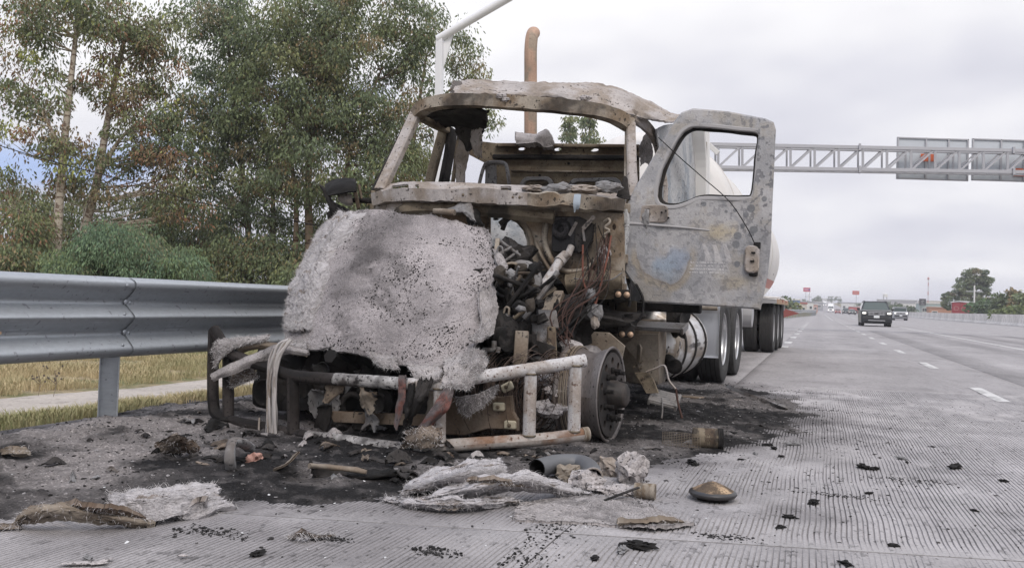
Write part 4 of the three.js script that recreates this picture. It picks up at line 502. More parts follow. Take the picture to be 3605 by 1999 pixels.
{ // through the opening under the cowl: grey cab floor parts and a bracket
  P('cab_tunnel', sheet([[[-.271,1.602,-1.2], [-.07,1.6,-1.2], [.141,1.564,-1.2]], [[-.224,1.464,-1.1], [-.005,1.436,-1.05], [.182,1.418,-1.1]], [[-.174,1.273,-1], [.04,1.271,-.95], [.224,1.254,-1]]], { nu: 20, nv: 20, thick: 0.02, bump: 0.02, seed: 25 }), M.flank);
  P('pedal_bracket', bx(merge([beam([.051,1.457,-.8], [.138,1.526,-.8], 0.05, 0.04), beam([.067,1.413,-.8], [.097,1.489,-.8], 0.03, 0.03), beam([-.012,1.545,-.85], [-.008,1.495,-.85], 0.035, 0.03)])), M.soot);
  P('pressed_rib', tube([[.493,1.477,-.6], [.483,1.312,-.6], [.55,1.168,-.59], [.652,1.097,-.58], [.799,1.11,-.58], [.897,1.202,-.59], [.928,1.313,-.6]], 0.022, { seg: 50 }), M.rust, firewall);
  P('pressed_rib', tube([[-.012,1.518,-.6], [.198,1.507,-.59], [.302,1.452,-.59], [.372,1.352,-.59], [.393,1.249,-.59]], 0.02, { seg: 40 }), M.tan, firewall);
  P('pressed_rib', tube([[.411,1.311,-.6], [.462,1.208,-.59], [.53,1.106,-.59]], 0.014), M.tan, firewall);
  P('lower_lip', bx(beam([.678,.946,-.58], [1.077,.995,-.58], 0.07, 0.07, 0.02)), M.wall, firewall);
  P('lower_pan', sheet([[[.652,1.087,-.58], [.861,1.111,-.58], [1.066,1.114,-.58]], [[.686,1.003,-.48], [.897,1.027,-.46], [1.088,1.042,-.5]], [[.694,.896,-.6], [.862,.9,-.6], [1.062,.916,-.62]]], { nu: 20, nv: 20, thick: 0.015, bump: 0.012, seed: 27 }), M.wall, firewall);
  P('booster_plate', bx(plate(rrect(.553,1.239, .758,1.483, 0.02), 0.03, { z: -0.585, bevel: 0.006 })), M.darkMetal = std({ roughness: 0.7, color: [1.5, 1.55, 1.7] }, { map: M.soot.map, bumpMap: M.soot.bumpMap }, 0.004), firewall);
  const c = [.621,1.394,-.56], fl = []; for (let i = 0; i < 10; i++) { const a = i / 10 * 6.283; fl.push(new THREE.CylinderGeometry(0.006, 0.006, 0.02, 6).rotateX(Math.PI / 2).translate(c[0] + Math.cos(a) * 0.048, c[1] + Math.sin(a) * 0.048, -0.535)); }
  P('booster_flange', merge([new THREE.LatheGeometry([[0.026, 0], [0.026, 0.035], [0.058, 0.035], [0.066, 0.028], [0.075, 0.01], [0.075, 0]].map((p) => new THREE.Vector2(...p)), 24).rotateX(Math.PI / 2).translate(c[0], c[1], -0.57), ...fl]), M.darkMetal, firewall);
  P('pedal_box', bx(plate([[.731,1.461], [.777,1.471], [.857,1.43], [.85,1.31], [.8,1.249], [.759,1.229], [.727,1.309]].reverse(), 0.04, { z: -0.56 })), M.soot, firewall);
  P('pedal_arm', bx(merge([beam([.871,1.482,-.52], [.797,1.392,-.5], 0.012, 0.03), beam([.797,1.392,-.5], [.812,1.305,-.5], 0.012, 0.03), beam([.75,1.441,-.5], [.699,1.345,-.5], 0.008, 0.025)])), M.grey, firewall);
  P('coil_clip', tube([[.929,1.452,-.58], [.963,1.469,-.56], [.978,1.444,-.55], [.943,1.409,-.55], [.976,1.385,-.55], [.933,1.354,-.56], [.956,1.331,-.57]], 0.009), M.rust, firewall);
  P('white_clump', lump(0.045, 0.06, 0.04, 0.7, 31, 3, 3).translate(.944,1.22,-.55), M.fibre, firewall);
}
P('hinge_post', sweep([[1.044,1.548,-.7], [1.058,1.423,-.7], [1.049,1.259,-.68], [1.037,1.157,-.66], [1.052,1.037,-.66], [1.079,.957,-.66]], rect(0.04, 0.05), { seg: 30, bump: 0.008 }), M.flank);
for (const p of [[1.06,1.556,-.72], [1.05,1.196,-.7]]) P('door_hinge', bx(box(0.05, 0.07, 0.07, ...p, 0.01)), M.rust);
P('mount_plate', merge([bx(box(0.115, 0.075, 0.02, 1.082,.939,-.55, 0.006))]), M.soot); P('mount_plate', bx(box(0.115, 0.085, 0.02, 1.068,.683,-.75, 0.006)), M.soot);
for (const p of [[1.057,.942,-.53], [1.117,.94,-.53], [1.042,.662,-.73], [1.104,.661,-.73]]) P('mount_bolt', new THREE.LatheGeometry([[0, 0.014], [0.01, 0.014], [0.012, 0.008], [0.021, 0.006], [0.022, 0]].map((q) => new THREE.Vector2(...q)), 14).rotateX(Math.PI / 2).translate(...p), M.brass = M.brass || std({ color: [0.42, 0.29, 0.20], roughness: 0.5, metalness: 0.4 }));
P('post_tab', bx(plate([[1.007,1.023], [1.099,1.015], [1.1,.964], [1.03,.966], [1.033,.998], [1.008,1.001]].reverse(), 0.012, { z: -0.58 })), M.tan);
// ---- the open driver's door
{
  const zd = -0.8, out = [[1.058,1.114], [1.044,1.309], [1.054,1.545], [1.12,1.711], [1.276,1.992], [1.378,2.183], [1.419,2.238], [1.49,2.263], [1.726,2.236], [1.975,2.18], [2.024,2.156], [2.036,2.113], [2.03,1.72], [2.023,1.332], [2.007,1.119], [1.965,.88], [1.721,.89], [1.463,.898], [1.18,.906], [1.162,.963]].reverse();
  const win = [[1.253,1.643], [1.255,1.708], [1.284,1.846], [1.38,2.056], [1.424,2.118], [1.487,2.152], [1.596,2.147], [1.806,2.119], [1.931,2.1], [1.951,2.078], [1.941,1.935], [1.921,1.664], [1.905,1.633], [1.837,1.626], [1.586,1.63], [1.537,1.622], [1.474,1.593], [1.385,1.568], [1.302,1.577], [1.267,1.604]];
  const x0 = 1.0, x1 = 2.2, y0 = 0.8, y1 = 2.3; const A = (px, py) => [px, py];
  const U = (x, y) => [(x - x0) / (x1 - x0), (y - y0) / (y1 - y0)];
  // what the fire left on the paint: grey ash, ring stains, blistered spots, a ghost of the lettering
  const blobs = [[1.905,1.56, 0.03], [1.872,1.516, 0.022], [1.927,1.414, 0.028], [1.915,1.383, 0.02], [1.857,1.439, 0.018], [1.836,1.665, 0.02], [1.801,1.548, 0.015], [1.744,1.539, 0.012], [1.587,1.59, 0.02], [1.824,1.371, 0.03], [1.811,1.312, 0.03], [1.822,1.175, 0.024], [1.988,1.624, 0.02]].map(([x, y, r]) => [...U(x, y), r / 1.3]);
  const bl = U(1.389,1.189), bl2 = U(1.341,1.118), ring = U(1.327,1.249), og = U(1.708,1.4), og2 = U(1.813,1.057), l1 = U(1.615,1.252), l2 = U(1.674,1.248), l3 = U(1.743,1.253), rowA = U(1.499,1.195), rowB = U(1.716,1.099);
  const tDoor = tex(1024, 1024, (u, v) => {
    const a = tf(u, v, 5, 6, 6, 701), b = tf(u, v, 9, 9, 5, 711), g = tf(u, v, 170, 200, 2, 721), s = tf(u, v, 42, 52, 3, 731), w = tf(u, v, 8, 8, 3, 741) - 0.5, st = tf(u, v, 60, 10, 4, 751);
    let c = lerp3([0.37, 0.36, 0.36], [0.29, 0.288, 0.295], smooth(0.40, 0.64, a)); c = lerp3(c, [0.30, 0.27, 0.23], smooth(0.5, 0.7, b) * 0.6);
    const D = (p, sx = 1, sy = 1) => Math.hypot((u - p[0]) * sx + w * 0.05, (v - p[1]) * sy * 1.25 + w * 0.06);
    const rg = D(ring, 1, 0.8); c = lerp3(c, [0.33, 0.25, 0.13], smooth(0.03, 0.0, Math.abs(rg - 0.17)) * 0.4 * smooth(ring[1] + 0.06, ring[1] - 0.03, v)); c = lerp3(c, [0.2, 0.15, 0.1], smooth(0.008, 0, Math.abs(rg - 0.155)) * 0.5 * (v < ring[1] ? 1 : 0));
    c = lerp3(c, [0.17, 0.235, 0.34], smooth(0.1, 0.03, D(bl, 1, 1.4) + (b - 0.5) * 0.24) * 0.42); c = lerp3(c, [0.22, 0.275, 0.33], smooth(0.1, 0.02, D(bl2) + (b - 0.5) * 0.16) * 0.45);
    c = lerp3(c, [0.40, 0.315, 0.165], smooth(0.11, 0.02, D(og, 0.8, 1.3) + (b - 0.5) * 0.22) * 0.5); c = lerp3(c, [0.36, 0.29, 0.17], smooth(0.1, 0.02, D(og2, 0.7, 1.5) + (b - 0.5) * 0.2) * 0.45);
    for (const p of blobs) c = lerp3(c, [0.15, 0.155, 0.165], smooth(1.15, 0.85, Math.hypot(u - p[0] + w * 0.02, (v - p[1]) * 1.25) / p[2]) * 0.85);
    c = lerp3(c, [0.14, 0.14, 0.15], smooth(0.58, 0.64, s) * (0.35 + 0.55 * smooth(0.5, 0.95, u) * smooth(0.3, 0.5, v)));
    for (const p of [l1, l2, l3]) { const x = (u - p[0]) / 0.03, y = (v - p[1]) / 0.045; if (Math.abs(y) < 1) c = lerp3(c, [0.56, 0.53, 0.52], smooth(1, 0.6, Math.abs(x + y * 0.35 + w * 1.6) / (0.35 + 0.45 * (1 - (y + 1) / 2))) * 0.5 * (0.4 + 1.1 * b) * smooth(1, 0.8, Math.abs(y))); }
    const rx = (u - rowA[0]) / (rowB[0] - rowA[0]), ry = (v - rowA[1]) / (rowB[1] - rowA[1]); if (rx > 0 && rx < 1.1 && ry > 0 && ry < 1) { const q = ry * 4.2, f = q - Math.floor(q), k = tv(Math.floor(u * 190 - f * 2), Math.floor(q), 512, 512, 761); if (f > 0.3 && f < 0.72 && k > 0.42) c = lerp3(c, [0.55, 0.53, 0.53], 0.6); }
    const k = 0.8 + 0.26 * g + 0.16 * st; return [c[0] * k, c[1] * k, c[2] * k, 0.4 + 0.3 * g + 0.3 * a - 0.2 * smooth(0.6, 0.66, s)];
  });
  M.door = std({ roughness: 0.78 }, tDoor, 0.004);
  let g = plate(out, 0.055, { holes: [win], z: zd, bevel: 0.012 }); g = new TessellateModifier(0.06, 7).modify(g.index ? g.toNonIndexed() : g);
  // the skin bows a little outwards and is buckled
  const p = g.attributes.position, uv = []; for (let i = 0; i < p.count; i++) { const x = p.getX(i), y = p.getY(i), z = p.getZ(i); uv.push(...U(x, y)); p.setZ(i, z + 0.05 * Math.sin(clamp((y - 0.9) / 1.4) * 3.1) + 0.03 * (fbm(x * 4.5, y * 4.5, 2, 2) - 0.5) + 0.007 * (fbm(x * 16, y * 16, 5, 2) - 0.5) - 0.12 * (x - 1.1)); } g.computeVertexNormals(); g.setAttribute('uv', new THREE.Float32BufferAttribute(uv, 2));
  const door = P('door', g, M.door); const zAt = (x, y, o = 0.04) => zd + o + 0.05 * Math.sin(clamp((y - 0.9) / 1.4) * 3.1) - 0.12 * (x - 1.1);
  P('window_rim', sweep([...win, win[0], win[1]].map(([x, y]) => [x, y, zAt(x, y, 0.028)]), rect(0.03, 0.024, 0.006), { seg: 110, up: [0, 0, 1] }), M.doorRim = std({ color: [0.35, 0.34, 0.34], roughness: 0.85 }), door);
  P('window_channel', sweep([...win, win[0], win[1]].map(([x, y]) => [mix(x, 1.72, 0.03), mix(y, 1.93, 0.03), zAt(x, y, -0.025)]), rect(0.045, 0.035, 0.006), { seg: 110, up: [0, 0, 1], bump: 0.004 }), M.soot, door);
  const f = (a) => [a[0], a[1], zAt(a[0], a[1], 0.042)];
  P('body_crease', tube([f([1.056,1.453]), f([1.23,1.442]), f([1.433,1.427]), f([1.631,1.407])], 0.012, { taper: (t) => 1 - 0.6 * t }), M.doorRim, door);
  const hb = [1.151,1.464], ht = [1.348,1.577], hz = zAt(1.3, 1.6, 0.045); P('mirror_mount', turn(bx(plate(rrect(hb[0], hb[1], ht[0], ht[1], 0.03), 0.014, { holes: [rrect(hb[0] + 0.035, hb[1] + 0.025, hb[0] + 0.075, ht[1] - 0.02, 0.006, 2, true)], z: 0, bevel: 0.005 })), 0, 0.1, 0, [0, 0, hz + 0.12]), M.ash, door);
  for (const q of [[1.305,1.529], [1.333,1.54], [1.351,1.492]]) P('screw_hole', new THREE.CylinderGeometry(0.006, 0.006, 0.03, 8).rotateX(Math.PI / 2).translate(q[0], q[1], zAt(q[0], q[1], 0.05)), M.black, door);
  P('melted_drip', lump(0.025, 0.06, 0.02, 0.7, 41, 2, 3).translate(...f([1.192,1.481])), M.grey, door);
  const la = [1.892,1.094], lb = [1.973,1.297], lz = zAt(2.0, 1.3, 0.05);
  const latch = P('latch_case', turn(bx(plate(rrect(la[0], la[1] + 0.03, lb[0], lb[1], 0.025), 0.03, { z: 0, bevel: 0.008 })), 0, 0.12, 0, [0, 0, lz + 0.24]), M.ash, door);
  for (const [w, h, c, o, r] of [[0.045, 0.045, [1.951,1.305], 0.06, 0.004], [0.028, 0.012, [1.929,1.254], 0.08, 0.002], [0.028, 0.012, [1.923,1.196], 0.08, 0.002], [0.06, 0.035, [1.929,1.11], 0.05, 0.012]]) P('latch_slot', box(w, h, 0.03, c[0], c[1], zAt(2.0, 1.3, o), r), M.black, door);
  P('loose_wire', tube([f([1.264,2.062]), f([1.42,1.915]), f([1.582,1.77]), f([1.761,1.607]), f([1.88,1.43]), f([1.955,1.274])].map((q) => [q[0], q[1], q[2] + 0.02]), 0.0035, { rad: 5 }), M.black, door);
}
// ---- frame, axle, engine
for (const x of [-0.42, 0.42]) P('frame_rail', bx(merge([box(0.012, 0.26, 7.2, x, 0.62, -3.3, 0.004), box(0.08, 0.012, 7.2, x - Math.sign(x) * 0.034, 0.745, -3.3, 0.004), box(0.08, 0.012, 7.2, x - Math.sign(x) * 0.034, 0.495, -3.3, 0.004)])), M.soot);
P('cross_member', bx(box(0.86, 0.2, 0.08, 0, 0.5, 0.42, 0.02)), M.soot); P('front_axle', merge([rod([-0.95, 0.28, 0.02], [0.95, 0.28, 0.02], 0.055), bx(box(0.7, 0.1, 0.11, 0, 0.26, 0.02, 0.03))]), M.soot);
for (const x of [-0.42, 0.42]) P('leaf_spring', tube([[x, 0.5, 0.75], [x, 0.36, 0.35], [x, 0.33, 0.0], [x, 0.38, -0.4], [x, 0.52, -0.75]], 0.045, { rad: 6 }), M.soot);
P('engine_block', crumple(bx(new THREE.BoxGeometry(0.6, 0.5, 0.8, 12, 10, 14).translate(0.02, 0.8, -0.2)), 0.05, 7, 2), M.soot);
P('cylinder_head', crumple(bx(new THREE.BoxGeometry(0.4, 0.2, 0.6, 10, 6, 12).translate(0.05, 1.1, -0.32)), 0.04, 9, 5), M.soot);
P('gearbox_case', crumple(bx(new THREE.BoxGeometry(0.7, 0.5, 1.3, 8, 8, 10).translate(0, 0.85, -1.3)), 0.05, 6, 8), M.soot);
P('radiator_core', bx(box(0.9, 0.4, 0.06, -0.15, 0.5, 0.34, 0.01)), M.soot);
{
  const pipeMouth = (c, r, len, tilt, m) => P('intake_pipe', crumple(new THREE.LatheGeometry([[r * 0.82, 0], [r * 1.0, 0], [r * 1.08, -0.012], [r, -0.03], [r * 0.98, -len], [r * 0.8, -len], [r * 0.8, -0.02]].map((q) => new THREE.Vector2(...q)), 20).rotateX(Math.PI / 2 - tilt).rotateY(0.25).translate(...c), 0.006, 16), m);
  pipeMouth([.472,1.061,.02], 0.068, 0.2, 0.1, M.tan); pipeMouth([.431,.962,.05], 0.06, 0.18, 0.25, M.grey); pipeMouth([.55,1.052,-.05], 0.05, 0.2, -0.1, M.grey);
  P('pipe_elbow', tube([[.449,1.081,-.1], [.507,1.104,-.15], [.552,1.059,-.2], [.555,.953,-.2]], 0.05, { dent: 0.15 }), M.grey);
  P('coolant_hose', tube([[.396,.952,.06], [.489,.907,.1], [.569,.854,.1], [.625,.847,.05]], 0.016), M.soot);
  P('oil_canister', merge([rod([.719,.508,.12], [.719,.733,.12], 0.052, 0.052, 16), rod([.719,.729,.12], [.719,.747,.12], 0.058, 0.058, 16), rod([.721,.743,.12], [.724,.772,.12], 0.022, 0.022, 10)]), M.grey);
  P('damper', merge([rod([.766,.744,.2], [.742,.791,.2], 0.04, 0.035, 12), rod([.686,.764,.2], [.776,.768,.2], 0.028, 0.028, 10)]), M.soot);
  P('pump_case', lump(0.12, 0.16, 0.1, 0.25, 51, 3).translate(.508,.646,.25), M.soot); P('pump_case', rod([.491,.637,.3], [.6,.635,.36], 0.08, 0.075, 18), M.soot);
  P('stay_bracket', bx(beam([.685,.939,-.3], [.683,.794,-.15], 0.11, 0.05, 0.008)), M.tan); P('stay_bracket', bx(beam([.714,.814,0], [.754,.697,.05], 0.13, 0.05, 0.008)), M.grey);
  P('stay_bracket', bx(beam([.665,.689,.3], [.676,.474,.35], 0.085, 0.03, 0.008)), M.tan); P('stay_bracket', bx(beam([.785,.717,.1], [.822,.453,.15], 0.06, 0.03, 0.008)), M.wall); P('stay_bracket', bx(beam([.345,1.113,0], [.319,1.291,-.1], 0.03, 0.02, 0.004)), M.tan); P('stay_bracket', bx(beam([.383,1.185,.05], [.408,1.072,.08], 0.05, 0.03, 0.008)), M.grey);
  for (const [a, b, r] of [[[.458,.566,.42], [.529,.57,.42], 0.016], [[.529,.57,.42], [.531,.625,.42], 0.016], [[.556,.557,.42], [.562,.589,.42], 0.014], [[.538,.727,.25], [.548,.792,.25], 0.016], [[.329,1.173,-.05], [.4,1.237,-.15], 0.01], [[.342,1.096,-.05], [.427,1.212,-.2], 0.01], [[.34,1.272,-.1], [.445,1.183,-.2], 0.012]]) P('pipe', rod(a, b, r), M.grey);
  P('pipe_clip', tube([[.521,.789,.26], [.535,.83,.26], [.558,.824,.26], [.556,.785,.26]], 0.007), M.tan); P('pipe_clip', tube([[.375,1.189,.05], [.39,1.227,.05], [.414,1.219,.05], [.42,1.182,.05]], 0.006), M.grey);
  for (let i = 0; i < 60; i++) { rnd = RNG(300 + i); const a = [.626,.893,.1]; P('engine_fitting', i % 3 ? lump(R(0.02, 0.05), R(0.02, 0.06), R(0.02, 0.04), 0.6, i, 1, 2).translate(a[0] + R(-0.36, 0.12), a[1] + R(-0.42, 0.2), a[2] + R(-0.3, 0.2)) : rod([a[0] + R(-0.3, 0.2), a[1] + R(-0.4, 0.2), a[2] + R(-0.1, 0.2)], [a[0] + R(-0.3, 0.2), a[1] + R(-0.4, 0.25), a[2] + R(-0.1, 0.2)], R(0.008, 0.018)), [M.soot, M.soot, M.grey, M.soot, M.wall][i % 5]); }
  P('burnt_harness', lump(0.2, 0.2, 0.16, 0.8, 91, 4, 3).translate(.674,.704,-.45), M.soot); P('burnt_harness', lump(0.2, 0.16, 0.18, 0.8, 92, 4, 3).translate(.285,1.123,-.4), M.soot); P('burnt_harness', lump(0.2, 0.16, 0.16, 0.8, 93, 4, 3).translate(.598,.59,.05), M.soot); P('burnt_harness', lump(0.34, 0.1, 0.2, 0.8, 94, 4, 3).translate(.767,.765,-.8), M.soot);
  // steering shaft with its joints
  P('steering_shaft', merge([rod([.643,1.174,-.5], [.555,.906,-.25], 0.034, 0.034, 16), rod([.56,.92,-.26], [.551,.888,-.23], 0.037, 0.037, 16), rod([.555,.9,-.24], [.514,.775,-.08], 0.022, 0.022, 12)]), M.bar);
  P('steering_joint', bx(merge([rod([.635,1.158,-.48], [.662,1.215,-.55], 0.042, 0.036, 12), rod([.653,1.188,-.5], [.707,1.22,-.5], 0.022), rod([.688,1.214,-.52], [.699,1.273,-.56], 0.026)])), M.bar); P('steering_joint', bx(merge([rod([.52,.783,-.08], [.512,.723,0], 0.04, 0.034, 12), rod([.484,.763,0], [.551,.747,-.02], 0.016)])), M.ash);
}
// wires: bare, rust-red copper
M.copper = std({ color: [0.06, 0.034, 0.028], roughness: 0.8 }); M.copperHot = std({ color: [0.15, 0.06, 0.042], roughness: 0.7 });
{
  const A = [[.914,1.406,-.52], [.924,1.346,-.52], [.818,1.245,-.5], [.985,1.346,-.52], [.901,1.206,-.5], [.879,1.126,-.48]], B = [[.948,1.034,-.35], [.914,.983,-.3], [.884,1.002,-.3], [.978,1.084,-.38]], C = [[.852,.791,-.1], [.831,.735,-.05], [.884,.829,-.12], [.811,.771,-.02]], D = [[.857,.629,.05], [.875,.647,.02], [.827,.664,.05], [.874,.603,.06]];
  for (let i = 0; i < 24; i++) { rnd = RNG(500 + i); const j = (p, s) => [p[0] + R(-s, s), p[1] + R(-s, s), p[2] + R(-s, s)], q = [j(A[i % 6], 0.03), j(B[i % 4], 0.09), j(C[(i * 3) % 4], 0.08), j(D[(i * 5) % 4], 0.04)]; P('wire', tube(i % 4 ? q : q.slice(0, 3), R(0.0022, 0.0045), { seg: 22, rad: 5 }), i % 2 ? M.copper : M.soot); }
  P('wire', tube([[.815,1.277,-.45], [.836,1.082,-.4], [.87,.984,-.35], [.938,.927,-.3], [.959,.861,-.3]], 0.007, { rad: 6 }), M.copperHot); P('wire', tube([[1.002,1.345,-.5], [.998,1.203,-.44], [.981,1.025,-.36], [.959,.861,-.3]], 0.007, { rad: 6 }), M.copperHot);
  P('wire_plug', lump(0.035, 0.05, 0.025, 0.6, 61, 2, 3).translate(.926,.926,-.3), M.grey); P('wire_plug', lump(0.05, 0.06, 0.03, 0.6, 62, 2, 3).translate(.961,.817,-.3), M.grey); P('wire_plug', lump(0.03, 0.055, 0.03, 0.5, 63, 2, 3).translate(.962,.756,-.3), M.ash);
  P('wire', tube([[1.086,1.091,-.5], [1.02,1.039,-.45], [.894,1.025,-.4], [.772,1.042,-.4]], 0.005, { rad: 5 }), M.grey); P('wire', tube([[1.13,1.021,-.75], [1.193,.921,-.7], [1.192,.821,-.7], [1.169,.77,-.7]], 0.009, { rad: 6 }), M.black); P('wire', tube([[1.092,1.019,-.7], [1.112,.939,-.68], [1.098,.858,-.68]], 0.012, { rad: 6 }), M.black);
}
// brackets beside the engine and steps under the door
P('fender_bracket', bx(plate([[.754,.655], [.796,.671], [.982,.671], [1.096,.584], [1.061,.401], [.773,.384]].reverse(), 0.012, { holes: [oval(.956,.661, 0.008, 0.008, 8), oval(.963,.61, 0.008, 0.008, 8)], z: -0.6 })), M.tan);
P('cab_mount', bx(plate([[.829,.903], [.925,.906], [1.076,.898], [1.079,.797], [.832,.788]].reverse(), 0.015, { holes: [oval(.861,.853, 0.014, 0.045), oval(.922,.855, 0.012, 0.04)], z: -1.0 })), M.wall);
P('cab_cross_beam', crumple(bx(box(0.75, 0.07, 0.08, 1.162,.867,-1.1, 0.01)), 0.02, 8), M.soot); P('cab_sill', crumple(bx(new THREE.BoxGeometry(0.12, 0.16, 1.3, 3, 3, 10).translate(1.0, 0.98, -1.5)), 0.03, 8), M.soot);
P('cab_sill_drop', crumple(bx(new THREE.BoxGeometry(0.14, 0.3, 0.2, 4, 6, 4).translate(1.258,.801,-1.7)), 0.06, 9, 3), M.soot); P('hanger_rod', bx(merge([beam([1.004,.794,-.85], [.999,.687,-.85], 0.025, 0.01), beam([1.076,.797,-.85], [1.083,.694,-.85], 0.02, 0.012)])), M.grey);
P('air_duct', crumple(rod([0.55, 0.86, -0.75], [0.55, 0.86, -2.2], 0.14, 0.14, 18), 0.02, 6), M.soot);
{
  const e = [1.14,.615,-1.586], zf = e[2], b = [1.015,.639,-1.3];
  const bxr = P('battery_box', bx(merge([box(0.36, 0.52, 0.3, 1.14 - 0.18, 0.5, zf - 0.15, 0.008)])), M.tan);
  P('front_flange', bx(plate([[.947,.556], [1.042,.647], [1.208,.659], [1.218,.296], [1.09,.338], [1.038,.469]].reverse(), 0.012, { z: -1.2 })), M.tan, bxr);
  P('lower_bracket', bx(plate([[1.049,.36], [1.148,.37], [1.189,.319], [1.23,.222], [1.144,.212]].reverse(), 0.02, { z: -1.15 })), M.wall, bxr);
  for (const q of [[1.082,.49,-1.18], [1.083,.442,-1.18], [1.032,.401,-1.18], [1.085,.395,-1.18], [1.111,.327,-1.13], [1.112,.288,-1.13]]) P('bolt', new THREE.CylinderGeometry(0.011, 0.011, 0.02, 6).rotateX(Math.PI / 2).translate(...q), M.wall, bxr);
  P('bent_tab', sheet([[[1.049,.573,-1.16], [1.084,.582,-1.14], [1.102,.557,-1.14]], [[1.063,.555,-1.14], [1.094,.554,-1.1], [1.107,.532,-1.12]], [[1.05,.45,-1.17], [1.075,.434,-1.16], [1.092,.442,-1.16]]], { nu: 8, nv: 8, thick: 0.006, bump: 0.004 }), M.tan, bxr);
  const tread = (c, w, d, tilt, roll) => { const l = [box(w, 0.02, d, 0, 0, 0, 0.005)]; for (let i = 0; i < 6; i++) l.push(box(w, 0.014, 0.032, 0, 0.014, mix(-d / 2 + 0.02, d / 2 - 0.02, i / 5), 0.004)); for (const s of [-1, 1]) l.push(box(0.02, 0.05, d, s * w / 2, 0, 0, 0.006)); return turn(bx(merge(l)), tilt, 0, roll, c); };
  P('step_tread', tread([1.18,.707,-1.35], 0.4, 0.24, 0.18, -0.02), M.steelAsh = std({ roughness: 0.6, metalness: 0.35, color: [1.15, 1.12, 1.08] }, { map: M.grey.map, bumpMap: M.grey.bumpMap }, 0.004)); P('step_tread', tread([1.269,.169,-1.2], 0.2, 0.22, 0.32, -0.2), M.steelAsh);
  P('braided_hose', tube([[1.146,.374,-1.1], [1.218,.407,-1.1], [1.272,.431,-1.1], [1.294,.403,-1.1], [1.318,.321,-1.1], [1.373,.263,-1.08]], 0.009, { rad: 6 }), M.ash); P('brake_line', tube([[1.373,.267,-1.08], [1.398,.163,-1.05], [1.439,.064,-1]], 0.008, { rad: 6 }), M.copper); P('brake_line', tube([[1.266,.191,-1.1], [1.279,.11,-1.08], [1.28,.046,-1.05]], 0.006, { rad: 6 }), M.grey);
}
{ // fuel tank: a brushed drum with straps
  const z0 = -1.9, z1 = -3.45, r = 0.335, c = [0.93, 0.53];
  const lathe = (pts, m, n, p) => P(n, new THREE.LatheGeometry(pts.map((q) => new THREE.Vector2(...q)), 48).rotateX(-Math.PI / 2).translate(c[0], c[1], 0), m, p);
  const tAl = tex(512, 256, (u, v) => { const a = tf(u, v, 3, 40, 4, 801), b = tf(u, v, 5, 6, 5, 811), s = tf(u, v, 12, 20, 4, 821); let k = lerp3([0.62, 0.61, 0.60], [0.30, 0.25, 0.20], smooth(0.45, 0.62, b)); k = lerp3(k, [0.06, 0.05, 0.045], smooth(0.62, 0.72, s)); const g = 0.8 + 0.4 * a; return [k[0] * g, k[1] * g, k[2] * g, a]; }); tAl.map.repeat.set(2, 1); tAl.bumpMap.repeat.set(2, 1);
  M.tankAl = std({ roughness: 0.42, metalness: 0.75 }, tAl, 0.001);
  const ft = lathe([[0, -z0 - 0.05], [r * 0.5, -z0 - 0.04], [r * 0.86, -z0], [r * 0.97, -z0 + 0.03], [r, -z0 + 0.07], [r, -z1 - 0.07], [r * 0.97, -z1 - 0.03], [0, -z1]].map(([a, b]) => [a, b]), M.tankAl, 'fuel_tank');
  for (const z of [-2.08, -2.62, -3.2]) lathe([[r + 0.001, -z], [r + 0.012, -z], [r + 0.012, -z + 0.05], [r + 0.001, -z + 0.05]], M.soot, 'strap', ft);
  P('filler_cap', new THREE.LatheGeometry([[0, 0.03], [0.05, 0.03], [0.062, 0.022], [0.064, 0]].map((q) => new THREE.Vector2(...q)), 20).rotateX(Math.PI / 2).translate(1.23,.38,-1.8), M.soot, ft); P('filler_neck', rod([1.227,.379,-1.82], [c[0] + 0.15, c[1] - 0.05, -1.98], 0.05), M.soot, ft);
}
